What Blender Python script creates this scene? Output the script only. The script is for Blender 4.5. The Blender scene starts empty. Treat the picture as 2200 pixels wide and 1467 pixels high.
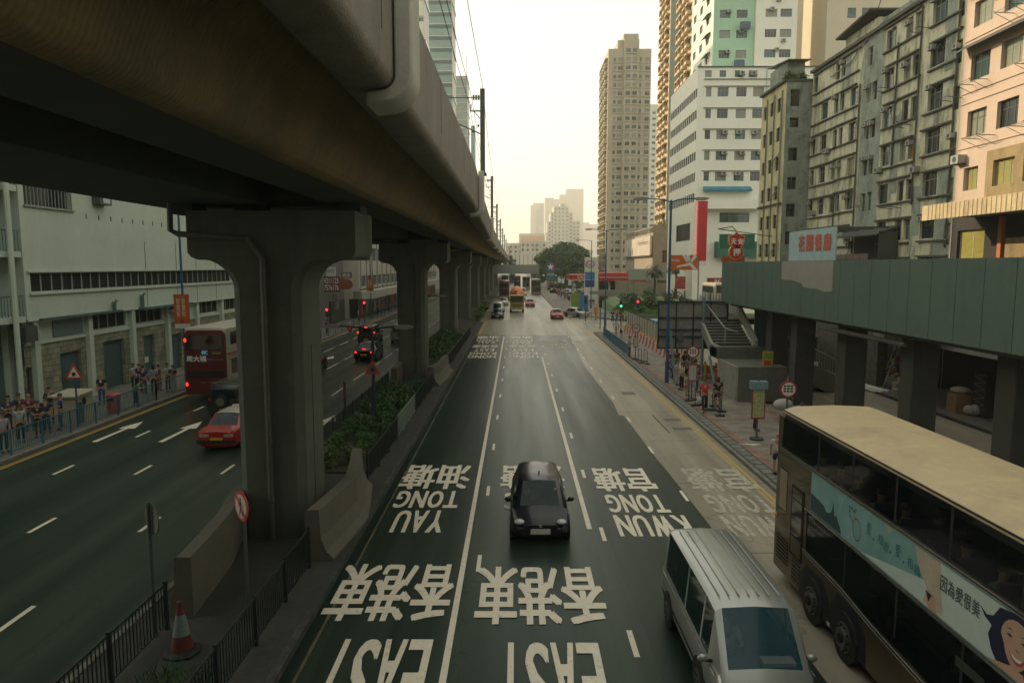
import bpy, bmesh, math, random
from mathutils import Vector, Matrix
random.seed(7)
SC = bpy.context.scene
COL = SC.collection
R = math.radians
# ------------------------------------------------------------------ camera, sky, sun, exposure
F, CH = 1500.0, 7.9                       # focal length in pixels of a 2200 px wide frame, eye height in metres
PITCH = math.atan(163.5 / F); YAW = math.atan(10 / F * math.cos(PITCH))
FW = Vector((-math.sin(YAW) * math.cos(PITCH), math.cos(YAW) * math.cos(PITCH), -math.sin(PITCH)))
RT = Vector((math.cos(YAW), math.sin(YAW), 0)); UP = RT.cross(FW)
cam = bpy.data.cameras.new('camera'); co = bpy.data.objects.new('camera', cam); COL.objects.link(co)
mw = Matrix((RT, UP, -FW)).transposed().to_4x4(); mw.translation = (0, 0, CH); co.matrix_world = mw
cam.sensor_width = 36; cam.lens = F / 2200 * 36; cam.clip_start = 0.1; cam.clip_end = 12000
SC.camera = co
SUN_EL, SUN_AZ = R(23), R(62)             # azimuth counted from straight ahead towards the left
w = bpy.data.worlds.new('World'); SC.world = w; w.use_nodes = True
nt = w.node_tree; bg = nt.nodes['Background']; sk = nt.nodes.new('ShaderNodeTexSky'); sk.sky_type = 'NISHITA'
sk.sun_disc = False; sk.sun_elevation = SUN_EL; sk.sun_rotation = -SUN_AZ; sk.air_density = 1.0; sk.dust_density = 3; sk.ozone_density = 1.0
hs = nt.nodes.new('ShaderNodeHueSaturation'); hs.inputs['Saturation'].default_value = 0.5
tint = nt.nodes.new('ShaderNodeMix'); tint.data_type = 'RGBA'; tint.blend_type = 'MULTIPLY'; tint.inputs[0].default_value = 1
tint.inputs[7].default_value = (1.0, 1.0, 0.90, 1)
nt.links.new(sk.outputs[0], hs.inputs['Color']); nt.links.new(hs.outputs[0], tint.inputs[6]); 
cst = nt.nodes.new('ShaderNodeMix'); cst.data_type = 'RGBA'; cst.inputs[0].default_value = 0.62; cst.inputs[7].default_value = (6.4, 6.35, 5.55, 1)   # bright overcast haze over the blue
nt.links.new(tint.outputs[2], cst.inputs[6]); nt.links.new(cst.outputs[2], bg.inputs[0])
bg.inputs[1].default_value = 0.125
sd = Vector((-math.sin(SUN_AZ) * math.cos(SUN_EL), math.cos(SUN_AZ) * math.cos(SUN_EL), math.sin(SUN_EL)))
sl = bpy.data.lights.new('sun', 'SUN'); sl.energy = 3.2; sl.angle = R(0.6); sl.color = (1.0, 0.80, 0.52)
so = bpy.data.objects.new('sun', sl); COL.objects.link(so); so.rotation_euler = (-sd).to_track_quat('-Z', 'Y').to_euler(); so.location = (-60, 60, 90)
SC.view_settings.view_transform = 'Standard'; SC.view_settings.look = 'None'; SC.view_settings.exposure = 0.85; SC.view_settings.gamma = 1
SC.render.resolution_x = 1024; SC.render.resolution_y = 682
SC.cycles.volume_bounces = 1; SC.cycles.max_bounces = 6; SC.cycles.diffuse_bounces = 3; SC.cycles.glossy_bounces = 2
# ------------------------------------------------------------------ pixel -> world (on a known plane)
def ray(u, v): return FW + RT * ((u - 1100) / F) - UP * ((v - 733.5) / F)
def G(u, v, z=0.0): q = ray(u, v); return Vector((0, 0, CH)) + q * ((z - CH) / q.z)
def onX(u, v, X): q = ray(u, v); return Vector((0, 0, CH)) + q * (X / q.x)
def onY(u, v, Y): q = ray(u, v); return Vector((0, 0, CH)) + q * (Y / q.y)
# ------------------------------------------------------------------ materials
MATS = {}
def lin(c): return tuple(c) + (1,) if len(c) == 3 else c
def mat(name, col, rough=0.7, metal=0.0, var=0.0, vs=1.0, dirt=None, da=0.5, ds=0.8, dth=0.5, stretch=1.0, bump=0.0, bs=30.0, spec=0.5, emit=0, coat=0):
    if name in MATS: return MATS[name]
    m = bpy.data.materials.new(name); m.use_nodes = True; n = m.node_tree.nodes; l = m.node_tree.links; b = n['Principled BSDF']
    b.inputs['Base Color'].default_value = lin(col); b.inputs['Roughness'].default_value = rough; b.inputs['Metallic'].default_value = metal
    b.inputs['Specular IOR Level'].default_value = spec
    if coat: b.inputs['Coat Weight'].default_value = coat; b.inputs['Coat Roughness'].default_value = 0.05
    if emit: b.inputs['Emission Color'].default_value = lin(col); b.inputs['Emission Strength'].default_value = emit
    out = None; tc = None
    def coord(st=1.0):
        nonlocal tc
        if tc is None: tc = n.new('ShaderNodeTexCoord')
        mp = n.new('ShaderNodeMapping'); mp.inputs['Scale'].default_value = (1, 1, st); l.new(tc.outputs['Object'], mp.inputs[0]); return mp.outputs[0]
    def mixc(a, bcol, fac):
        mx = n.new('ShaderNodeMix'); mx.data_type = 'RGBA'; l.new(fac, mx.inputs[0])
        if a is None: mx.inputs[6].default_value = lin(col)
        else: l.new(a, mx.inputs[6])
        mx.inputs[7].default_value = lin(bcol); return mx.outputs[2]
    def noise(sc, st=1.0, det=5, ro=0.6):
        t = n.new('ShaderNodeTexNoise'); t.inputs['Scale'].default_value = sc; t.inputs['Detail'].default_value = det; t.inputs['Roughness'].default_value = ro
        l.new(coord(st), t.inputs[0]); return t.outputs[0]
    def ramp(s, a, c):
        r = n.new('ShaderNodeMapRange'); r.inputs[1].default_value = a; r.inputs[2].default_value = c; l.new(s, r.inputs[0]); return r.outputs[0]
    if var:
        out = mixc(out, tuple(x * (1 - var) for x in col[:3]), ramp(noise(vs), .32, .72))
        out = mixc(out, tuple(min(1, x * (1 + var * .6)) for x in col[:3]), ramp(noise(vs * 4.7), .52, .8))
    if dirt is not None:
        f = ramp(noise(ds, stretch, 7, .7), dth, dth + .18)
        mm = n.new('ShaderNodeMath'); mm.operation = 'MULTIPLY'; l.new(f, mm.inputs[0]); mm.inputs[1].default_value = da
        out = mixc(out, dirt, mm.outputs[0])
    if out is not None: l.new(out, b.inputs['Base Color'])
    if bump:
        bp = n.new('ShaderNodeBump'); bp.inputs['Strength'].default_value = bump; bp.inputs['Distance'].default_value = 0.02
        l.new(noise(bs), bp.inputs['Height']); l.new(bp.outputs[0], b.inputs['Normal'])
    MATS[name] = m; return m
# ------------------------------------------------------------------ mesh builder
WM = {}
class MB:
    def __init__(s): s.v = []; s.f = []; s.m = []; s.mats = []; s.T = None
    def mi(s, m):
        if m not in s.mats: s.mats.append(m)
        return s.mats.index(m)
    def add(s, vs, fs, m):
        k = len(s.v)
        s.v += [tuple(s.T @ Vector(p)) if s.T is not None else tuple(p) for p in vs]
        i = s.mi(m)
        for f in fs: s.f.append([a + k for a in f]); s.m.append(i)
        return s
    def box(s, x0, x1, y0, y1, z0, z1, m):
        return s.add([(x0,y0,z0),(x1,y0,z0),(x1,y1,z0),(x0,y1,z0),(x0,y0,z1),(x1,y0,z1),(x1,y1,z1),(x0,y1,z1)],
                     [(3,2,1,0),(4,5,6,7),(0,1,5,4),(1,2,6,5),(2,3,7,6),(3,0,4,7)], m)
    def quad(s, a, b, c, d, m): return s.add([a, b, c, d], [(0, 1, 2, 3)], m)
    def poly(s, pts, m): return s.add(pts, [tuple(range(len(pts)))], m)
    def prism(s, pts, axis, c0, c1, m):
        # pts: 2D outline in the plane across the axis: x -> (y,z), y -> (x,z), z -> (x,y)
        def P(a, b, c): return {'x': (c, a, b), 'y': (a, c, b), 'z': (a, b, c)}[axis]
        n = len(pts); vs = [P(a, b, c0) for a, b in pts] + [P(a, b, c1) for a, b in pts]
        fs = [tuple(range(n)), tuple(range(2 * n - 1, n - 1, -1))] + [(i, i + n, (i + 1) % n + n, (i + 1) % n) for i in range(n)]
        return s.add(vs, fs, m)
    def tube(s, path, r, m, n=6, r2=None):
        path = [Vector(p) for p in path]; rings = []; k = len(path)
        for i, p in enumerate(path):
            d = (path[min(i + 1, k - 1)] - path[max(i - 1, 0)]).normalized()
            a = d.cross(Vector((0, 0, 1)) if abs(d.z) < .9 else Vector((1, 0, 0))).normalized(); b = d.cross(a)
            rr = r if r2 is None else r + (r2 - r) * i / (k - 1)
            rings.append([p + (a * math.cos(t) + b * math.sin(t)) * rr for t in [2 * math.pi * j / n for j in range(n)]])
        vs = [q for g in rings for q in g]
        fs = [(i*n+j, i*n+(j+1)%n, (i+1)*n+(j+1)%n, (i+1)*n+j) for i in range(k-1) for j in range(n)]
        fs += [tuple(range(n-1, -1, -1)), tuple(range((k-1)*n, k*n))]
        return s.add(vs, fs, m)
    def cyl(s, c, r, h, m, axis='z', n=16, r2=None):
        d = {'x': Vector((1,0,0)), 'y': Vector((0,1,0)), 'z': Vector((0,0,1))}[axis]; c = Vector(c)
        return s.tube([c, c + d * h], r, m, n, r2)
    def lathe(s, c, prof, m, n=16):
        vs = [(c[0] + r * math.cos(2*math.pi*j/n), c[1] + r * math.sin(2*math.pi*j/n), c[2] + z) for r, z in prof for j in range(n)]
        k = len(prof); fs = [(i*n+j, i*n+(j+1)%n, (i+1)*n+(j+1)%n, (i+1)*n+j) for i in range(k-1) for j in range(n)]
        fs += [tuple(range(n-1, -1, -1)), tuple(range((k-1)*n, k*n))]
        return s.add(vs, fs, m)
    def ball(s, c, rx, ry, rz, m, n=12, k=8):
        prof = [(math.sin(math.pi * i / k), -math.cos(math.pi * i / k)) for i in range(k + 1)]
        prof[0] = (.02, -1); prof[-1] = (.02, 1)
        vs = [(c[0] + rx*r*math.cos(2*math.pi*j/n), c[1] + ry*r*math.sin(2*math.pi*j/n), c[2] + rz*z) for r, z in prof for j in range(n)]
        fs = [(i*n+j, i*n+(j+1)%n, (i+1)*n+(j+1)%n, (i+1)*n+j) for i in range(k) for j in range(n)]
        fs += [tuple(range(n-1, -1, -1)), tuple(range(k*n, (k+1)*n))]
        return s.add(vs, fs, m)
    def text(s, body, o, xv, yv, w_, h_, m, emb=0.0):
        # bold strokes: a few copies shifted by a hair, each a hair further out
        o = Vector(o); xv = Vector(xv); yv = Vector(yv); nz = xv.cross(yv).normalized(); L = [len(q) for q in body.split('\n')]; k = emb * min(w_ / max(L), h_ / len(L))
        vs, fs = glyphs(body)
        for i, (dx, dy) in enumerate(((0, 0), (1, 1), (-1, -1), (1, -1), (-1, 1)) if k else ((0, 0),)):
            c = o + xv * dx * k + yv * dy * k + nz * (i * .0012)
            s.add([c + xv * (a * w_) + yv * (b * h_) for a, b in vs], fs, m)
        return s
    def build(s, name, parent=None, loc=None, world=True, smooth=0.0, bevel=0.0, rotz=0.0):
        # world=True: vertices are world coordinates; they are moved into the parent's (or the object's own) frame
        if parent is not None: inv = WM[parent.name].inverted() if world else Matrix()
        else:
            M0 = Matrix.Translation(Vector(loc) if loc is not None else Vector((0, 0, 0))) @ Matrix.Rotation(rotz, 4, 'Z')
            inv = M0.inverted() if world else Matrix()
        if smooth:                                   # weld, so that neighbouring faces shade as one surface
            ix = {}; mp = []; nv = []
            for p in s.v:
                k = (round(p[0], 4), round(p[1], 4), round(p[2], 4))
                if k not in ix: ix[k] = len(nv); nv.append(p)
                mp.append(ix[k])
            fs = []; ms = []
            for f, m_ in zip(s.f, s.m):
                q = []
                for a in f:
                    if mp[a] not in q: q.append(mp[a])
                if len(q) > 2: fs.append(q); ms.append(m_)
            s.v, s.f, s.m = nv, fs, ms
        me = bpy.data.meshes.new(name); me.from_pydata([tuple(inv @ Vector(p)) for p in s.v], [], s.f)
        for m in s.mats: me.materials.append(m)
        me.polygons.foreach_set('material_index', s.m)
        if smooth:
            me.polygons.foreach_set('use_smooth', [True] * len(me.polygons)); me.set_sharp_from_angle(angle=R(smooth))
        me.update(); o = bpy.data.objects.new(name, me); COL.objects.link(o)
        if parent is not None: o.parent = parent; WM[o.name] = WM[parent.name].copy()
        else: o.matrix_world = M0; WM[o.name] = M0.copy()
        if bevel:
            b = o.modifiers.new('bevel', 'BEVEL'); b.width = bevel; b.segments = 2; b.limit_method = 'ANGLE'; b.angle_limit = R(40)
        return o
GL = {}
def glyphs(body):
    emb = 0.0; k = (body, emb)
    if k not in GL:
        c = bpy.data.curves.new('t', 'FONT'); c.body = body; c.offset = emb; c.resolution_u = 3; c.align_x = 'LEFT'
        o = bpy.data.objects.new('t', c); COL.objects.link(o); bpy.context.view_layer.update()
        me = bpy.data.meshes.new_from_object(o.evaluated_get(bpy.context.evaluated_depsgraph_get()))
        P = [v.co for v in me.vertices]; x0 = min(p.x for p in P); x1 = max(p.x for p in P); y0 = min(p.y for p in P); y1 = max(p.y for p in P)
        GL[k] = ([((p.x - x0) / (x1 - x0), (p.y - y0) / (y1 - y0)) for p in P], [tuple(f.vertices) for f in me.polygons])
        bpy.data.objects.remove(o); bpy.data.curves.remove(c); bpy.data.meshes.remove(me)
    return GL[k]
def tag(o, label=None, cat=None, group=None, kind=None):
    if label: o['label'] = label
    if cat: o['category'] = cat
    if group: o['group'] = group
    if kind: o['kind'] = kind
    return o
def thing(name, label, cat, loc=(0, 0, 0), rotz=0, group=None):
    o = bpy.data.objects.new(name, None); COL.objects.link(o); o.empty_display_size = 0.2
    o.location = loc; o.rotation_euler = (0, 0, rotz); WM[o.name] = Matrix.Translation(Vector(loc)) @ Matrix.Rotation(rotz, 4, 'Z')
    return tag(o, label, cat, group)
def dup(root, loc, rotz=0, label=None, group=None, scale=None):
    r = root.copy(); COL.objects.link(r); r.location = loc; r.rotation_euler = (0, 0, rotz)
    if scale: r.scale = (scale,) * 3
    WM[r.name] = Matrix.Translation(Vector(loc)) @ Matrix.Rotation(rotz, 4, 'Z')
    if label: r['label'] = label
    if group: r['group'] = group
    for ch in list(root.children):
        c = ch.copy(); COL.objects.link(c); c.parent = r; WM[c.name] = WM[r.name]
        for g in list(ch.children):
            d = g.copy(); COL.objects.link(d); d.parent = c; WM[d.name] = WM[r.name]
    return r
def single(mb, name, label, cat, loc, group=None, smooth=0, bevel=0, kind=None):
    return tag(mb.build(name, None, loc, smooth=smooth, bevel=bevel), label, cat, group, kind)
def struct(mb, name, smooth=0): return tag(mb.build(name, None, (0, 0, 0), smooth=smooth), kind='structure')
# ------------------------------------------------------------------ walls with real openings
def wpt(fr, a, z, d=0.0):
    ox, oy, th = fr; ux, uy = math.cos(th), math.sin(th); ix, iy = -math.sin(th), math.cos(th)
    return (ox + ux * a + ix * d, oy + uy * a + iy * d, z)
def wall(mb, m, fr, a0, a1, z0, z1, holes, depth, mr=None):
    hs_ = [h for h in holes if h[0] >= a0 - 1e-6 and h[1] <= a1 + 1e-6 and h[2] >= z0 - 1e-6 and h[3] <= z1 + 1e-6]
    zs = sorted(set([z0, z1] + [h[2] for h in hs_] + [h[3] for h in hs_]))
    for i in range(len(zs) - 1):
        za, zb = zs[i], zs[i + 1]
        if zb - za < 1e-5: continue
        zm = (za + zb) / 2; cut = sorted([(h[0], h[1]) for h in hs_ if h[2] < zm < h[3]]); a = a0
        for c0, c1 in cut + [(a1, a1)]:
            if c0 - a > 1e-5: mb.quad(wpt(fr, a, za), wpt(fr, c0, za), wpt(fr, c0, zb), wpt(fr, a, zb), m)
            a = max(a, c1)
    mr = mr or m
    for (b0, b1, c0, c1) in hs_:
        for p, q in (((b0, c0), (b1, c0)), ((b1, c0), (b1, c1)), ((b1, c1), (b0, c1)), ((b0, c1), (b0, c0))):
            mb.quad(wpt(fr, p[0], p[1]), wpt(fr, p[0], p[1], depth), wpt(fr, q[0], q[1], depth), wpt(fr, q[0], q[1]), mr)
WC = {}
def window_mesh(w_, h_, nv, nh, mf, mg, fw=0.05, bars=False):
    k = (round(w_, 2), round(h_, 2), nv, nh, mf.name, mg.name, bars)
    if k in WC: return WC[k]
    w_, h_ = k[0], k[1]; f = MB(); x = w_ / 2
    f.box(-x, -x + fw, 0, .06, 0, h_, mf); f.box(x - fw, x, 0, .06, 0, h_, mf); f.box(-x + fw, x - fw, 0, .06, 0, fw, mf); f.box(-x + fw, x - fw, 0, .06, h_ - fw, h_, mf)
    for i in range(1, nv): c = -x + w_ * i / nv; f.box(c - fw * .4, c + fw * .4, .008, .052, fw, h_ - fw, mf)
    if nh: f.box(-x + fw, x - fw, .011, .049, h_ * .68, h_ * .68 + fw * .8, mf)
    if bars:
        for i in range(1, int(w_ / .14)): c = -x + w_ * i / int(w_ / .14); f.box(c - .008, c + .008, -.06, -.045, .02, h_ * .6, mf)
    g = MB(); g.box(-x + fw * .5, x - fw * .5, .028, .034, fw * .5, h_ - fw * .5, mg)
    a = f.build('window_mesh', None, (0, 0, 0)); b = g.build('pane_mesh', None, (0, 0, 0)); WC[k] = (a.data, b.data)
    bpy.data.objects.remove(a); bpy.data.objects.remove(b); return WC[k]
def put_window(parent, fr, a0, a1, z0, z1, mf, mg, nv=3, nh=1, depth=0.12, bars=False, sub=True, name='window'):
    fm, gm = window_mesh(a1 - a0, z1 - z0, nv, nh, mf, mg, bars=bars)
    o = bpy.data.objects.new(name, fm); COL.objects.link(o); o.parent = parent
    W = Matrix.Translation(Vector(wpt(fr, (a0 + a1) / 2, z0, depth))) @ Matrix.Rotation(fr[2], 4, 'Z')
    L = WM[parent.name].inverted() @ W; o.matrix_basis = L; WM[o.name] = W
    p = bpy.data.objects.new('pane', gm); COL.objects.link(p); p.parent = o; WM[p.name] = W
    return o
def window_flat(mb, fr, a0, a1, z0, z1, mf, mg, depth=0.1, nv=2):
    fw = .06
    mb.quad(wpt(fr, a0, z0, depth), wpt(fr, a1, z0, depth), wpt(fr, a1, z1, depth), wpt(fr, a0, z1, depth), mg)
    for i in range(nv + 1):
        c = a0 + (a1 - a0) * i / nv; c0 = max(a0, c - fw / 2); c1 = min(a1, c + fw / 2)
        mb.quad(wpt(fr, c0, z0, depth - .03), wpt(fr, c1, z0, depth - .03), wpt(fr, c1, z1, depth - .03), wpt(fr, c0, z1, depth - .03), mf)
    for zz in (z0, z1 - fw): mb.quad(wpt(fr, a0, zz, depth - .033), wpt(fr, a1, zz, depth - .033), wpt(fr, a1, zz + fw, depth - .033), wpt(fr, a0, zz + fw, depth - .033), mf)
def fbox(mb, fr, a0, a1, z0, z1, d0, d1, m):
    # box on a facade: d < 0 stands out of the wall
    P = [wpt(fr, a, z, d) for z in (z0, z1) for a, d in ((a0, d0), (a1, d0), (a1, d1), (a0, d1))]
    mb.add(P, [(3,2,1,0),(4,5,6,7),(0,1,5,4),(1,2,6,5),(2,3,7,6),(3,0,4,7)], m)
HAZE_D = 0.00036
# ------------------------------------------------------------------ road materials
def road_mat(name, base, dark, light, rough=0.32, joints=0, grain=0.35, along=0.05):
    m = bpy.data.materials.new(name); m.use_nodes = True; n = m.node_tree.nodes; l = m.node_tree.links; b = n['Principled BSDF']
    tc = n.new('ShaderNodeTexCoord')
    def noi(sc, vec=(1, 1, 1), det=5, ro=.6):
        mp = n.new('ShaderNodeMapping'); mp.inputs['Scale'].default_value = vec; l.new(tc.outputs['Object'], mp.inputs[0])
        t = n.new('ShaderNodeTexNoise'); t.inputs['Scale'].default_value = sc; t.inputs['Detail'].default_value = det; t.inputs['Roughness'].default_value = ro; l.new(mp.outputs[0], t.inputs[0]); return t.outputs[0]
    def rng(s, a, c, lo=0, hi=1):
        r = n.new('ShaderNodeMapRange'); r.inputs[1].default_value = a; r.inputs[2].default_value = c; r.inputs[3].default_value = lo; r.inputs[4].default_value = hi; l.new(s, r.inputs[0]); return r.outputs[0]
    def mx(a, c, f):
        x = n.new('ShaderNodeMix'); x.data_type = 'RGBA'; l.new(f, x.inputs[0])
        for i, q in ((6, a), (7, c)):
            if isinstance(q, tuple): x.inputs[i].default_value = lin(q)
            else: l.new(q, x.inputs[i])
        return x.outputs[2]
    c = mx(base, light, rng(noi(.75, (1, along * .5, 1), 3), .40, .62, 0, .95))
    c = mx(c, dark, rng(noi(1.6, (1, along * .8, 1)), .5, .75, 0, .75))
    c = mx(c, dark, rng(noi(.22, (1, .4, 1), 3), .5, .75, 0, .35))
    c = mx(c, light, rng(noi(55, det=2), .56, .78, 0, grain * .6))
    c = mx(c, dark, rng(noi(38, det=2), .56, .78, 0, grain * .6))
    if joints:
        br = n.new('ShaderNodeTexBrick'); br.offset = 0; br.inputs['Scale'].default_value = 1; br.inputs['Mortar Size'].default_value = .025; br.inputs['Brick Width'].default_value = 40; br.inputs['Row Height'].default_value = joints
        br.inputs['Color1'].default_value = (0, 0, 0, 1); br.inputs['Color2'].default_value = (0, 0, 0, 1); br.inputs['Mortar'].default_value = (1, 1, 1, 1); l.new(tc.outputs['Object'], br.inputs[0])
        c = mx(c, tuple(x * .35 for x in dark), br.outputs['Fac'] if 'Fac' in br.outputs else br.outputs[1])
    vo = n.new('ShaderNodeTexVoronoi'); vo.feature = 'DISTANCE_TO_EDGE'; vo.inputs['Scale'].default_value = .16; 
    wr = n.new('ShaderNodeVectorMath'); wr.operation = 'MULTIPLY_ADD'; wn = n.new('ShaderNodeTexNoise'); wn.inputs['Scale'].default_value = 1.3; l.new(tc.outputs['Object'], wn.inputs[0])
    l.new(wn.outputs['Color'], wr.inputs[0]); wr.inputs[1].default_value = (1.6, 1.6, 0); l.new(tc.outputs['Object'], wr.inputs[2]); l.new(wr.outputs[0], vo.inputs['Vector'])
    c = mx(c, tuple(x * .5 for x in dark), rng(vo.outputs['Distance'], .0, .004, .5, 0))
    l.new(c, b.inputs['Base Color']); l.new(rng(noi(.8, (1, along, 1), 3), .3, .7, rough - .04, rough + .08), b.inputs['Roughness']); b.inputs['Specular IOR Level'].default_value = .16; b.inputs['Specular Tint'].default_value = (.8, 1, .88, 1)
    bp = n.new('ShaderNodeBump'); bp.inputs['Strength'].default_value = .18; bp.inputs['Distance'].default_value = .01; l.new(noi(40, det=2), bp.inputs['Height']); l.new(bp.outputs[0], b.inputs['Normal'])
    MATS[name] = m; return m
ASPH = road_mat('asphalt', (.012, .027, .020), (.006, .015, .011), (.034, .050, .036))
ASPHN = road_mat('asphalt_new', (.010, .022, .017), (.006, .015, .011), (.022, .033, .025))
CONC = road_mat('concrete_road', (.22, .20, .155), (.13, .12, .095), (.31, .285, .22), joints=6.2, grain=.25)
JUNC = road_mat('junction_road', (.20, .185, .135), (.105, .100, .078), (.30, .275, .20), joints=0, grain=.2)
def paint_mat(name, col, under, th=.62, ds=9):
    return mat(name, col, .6, var=.12, vs=3, dirt=under, da=.85, ds=ds, dth=th, bump=.2, bs=60)
WHITE = paint_mat('road_paint', (.66, .62, .50), (.09, .09, .075), .57, 7)
WHITEF = paint_mat('road_paint_faded', (.40, .38, .30), (.20, .185, .14), .46, 5)
YELL = paint_mat('yellow_paint', (.46, .31, .07), (.12, .11, .08), .60, 5)
YELLF = paint_mat('yellow_paint_faded', (.33, .24, .08), (.16, .15, .11), .44, 4)
KERB = mat('kerb_concrete', (.17, .17, .145), .8, var=.3, vs=1.2, dirt=(.04, .045, .04), da=.7, ds=1.5, dth=.5, bump=.3)
KERBD = mat('kerb_dark', (.035, .042, .037), .8, var=.4, vs=2, dirt=(.11, .11, .09), da=.5, ds=2.3, dth=.5, bump=.3)
GROUND = mat('ground', (.14, .14, .12), .9, var=.3, vs=.01)
def brick_mat(name, c1, c2, mort, bw, bh, sc=1, ms=.03, plane='xy', rough=.8, irregular=0.0):
    m = bpy.data.materials.new(name); m.use_nodes = True; n = m.node_tree.nodes; l = m.node_tree.links; b = n['Principled BSDF']
    tc = n.new('ShaderNodeTexCoord'); mp = n.new('ShaderNodeMapping'); l.new(tc.outputs['Object'], mp.inputs[0])
    if plane == 'yz': mp.inputs['Rotation'].default_value = (R(90), 0, R(90)); mp.vector_type = 'TEXTURE'
    src = mp.outputs[0]
    if irregular:
        wn = n.new('ShaderNodeTexNoise'); wn.inputs['Scale'].default_value = 1.1; l.new(mp.outputs[0], wn.inputs[0]); va = n.new('ShaderNodeVectorMath'); va.operation = 'MULTIPLY_ADD'
        l.new(wn.outputs['Color'], va.inputs[0]); va.inputs[1].default_value = (irregular,) * 3; l.new(src, va.inputs[2]); src = va.outputs[0]
    br = n.new('ShaderNodeTexBrick'); l.new(src, br.inputs[0]); br.inputs['Scale'].default_value = sc; br.inputs['Brick Width'].default_value = bw; br.inputs['Row Height'].default_value = bh; br.inputs['Mortar Size'].default_value = ms
    br.inputs['Color1'].default_value = lin(c1); br.inputs['Color2'].default_value = lin(c2); br.inputs['Mortar'].default_value = lin(mort); br.inputs['Bias'].default_value = 0
    nz = n.new('ShaderNodeTexNoise'); nz.inputs['Scale'].default_value = 1.3; nz.inputs['Detail'].default_value = 6; l.new(tc.outputs['Object'], nz.inputs[0])
    mr = n.new('ShaderNodeMapRange'); mr.inputs[1].default_value = .35; mr.inputs[2].default_value = .7; mr.inputs[3].default_value = .75; mr.inputs[4].default_value = 1.25; l.new(nz.outputs[0], mr.inputs[0])
    mu = n.new('ShaderNodeMix'); mu.data_type = 'RGBA'; mu.blend_type = 'MULTIPLY'; mu.inputs[0].default_value = 1; l.new(br.outputs[0], mu.inputs[6]); l.new(mr.outputs[0], mu.inputs[7])
    l.new(mu.outputs[2], b.inputs['Base Color']); b.inputs['Roughness'].default_value = rough
    bp = n.new('ShaderNodeBump'); bp.inputs['Strength'].default_value = .5; bp.inputs['Distance'].default_value = .02; bp.invert = True; l.new(br.outputs[1], bp.inputs['Height']); l.new(bp.outputs[0], b.inputs['Normal'])
    MATS[name] = m; return m
PAVE = brick_mat('paving', (.20, .18, .145), (.16, .15, .125), (.09, .085, .07), .4, .2, ms=.008)
PAVER = brick_mat('paving_red', (.24, .125, .085), (.20, .11, .08), (.10, .08, .06), .2, .1, ms=.006)
# ------------------------------------------------------------------ ground, roads, kerbs
g = MB(); g.box(-540, 1480, -240, 4780, -1.0, -.06, GROUND); struct(g, 'ground')
g = MB(); g.box(-20.5, 9.05, -12, 79, -.06, 0, ASPH); g.box(-20.0, -5.2, 79, 700, -.06, 0, ASPH); struct(g, 'road')
g = MB(); g.box(-5.2, 9.05, 79.004, 112, -.06, .004, JUNC); g.box(9.05, 40, 82, 98.8, -.06, .004, JUNC); g.box(-5.2, 8.2, 112, 700, -.06, .004, CONC)
g.prism([(8.2, 98.8), (14, 98.8), (8.2, 118)], 'z', -.06, .006, JUNC); struct(g, 'junction_road')
edge = [(1245, 765), (1260, 792), (1282, 820), (1292, 832), (1318, 866), (1329, 891), (1340, 893), (1360, 918), (1408, 982), (1440, 1020), (1530, 1135)]
pts = [(G(u, v).x, G(u, v).y) for u, v in edge]
g = MB(); g.prism([(9.05, 78.9), (6.0, 78.9)] + pts + [(5.95, -10), (9.05, -10)], 'z', .0, .005, CONC); struct(g, 'concrete_lane')
g = MB(); g.prism([(2.75, 3), (5.9, 3), (5.9, 30), (5.7, 47), (2.9, 47), (2.62, 22), (2.8, 14)], 'z', .0, .003, ASPHN); struct(g, 'asphalt_patch')
g = MB(); g.box(9.05, 9.2, -12, 81.5, -.06, .15, KERB); g.box(9.2, 9.75, -12, 81.5, -.06, .146, KERBD)
for i in range(150): g.box(9.3, 9.68, -11 + i * .62, -11 + i * .62 + .5, .146, .151, KERB)
g.box(9.75, 13.9, -12, 81.5, -.06, .15, PAVE); g.box(9.76, 10.05, -12, 81.5, .15, .154, PAVER); g.box(13.2, 13.6, -12, 81, .15, .154, PAVER)
for i in range(12): g.box(10.05, 13.2, 2 + i * 6.5, 2.35 + i * 6.5, .15, .154, PAVER)
struct(g, 'pavement')
g = MB(); g.prism([(7.2, 112), (8.2, 112), (16, 99.2), (30, 99.2), (30, 240), (6.6, 240)], 'z', -.06, .14, PAVE); g.prism([(6.95, 112), (7.2, 112), (6.6, 240), (6.35, 240)], 'z', -.06, .15, KERB); struct(g, 'pavement')
g = MB(); g.box(-20.8, -20.5, -12, 260, -.06, .15, KERB); g.box(-27, -20.8, -12, 260, -.06, .146, mat('left_paving', (.13, .13, .105), .85, var=.25, vs=.8, bump=.3)); struct(g, 'pavement')
g = MB(); g.box(13.9, 22.2, -12, 81.5, -.06, .02, CONC); struct(g, 'side_street')
g = MB(); g.box(22.2, 22.4, -12, 81.5, -.06, .16, KERBD); g.box(22.4, 27.5, -12, 81.5, -.06, .155, mat('shop_paving', (.11, .105, .085), .8, var=.3, vs=1)); struct(g, 'pavement')
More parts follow.
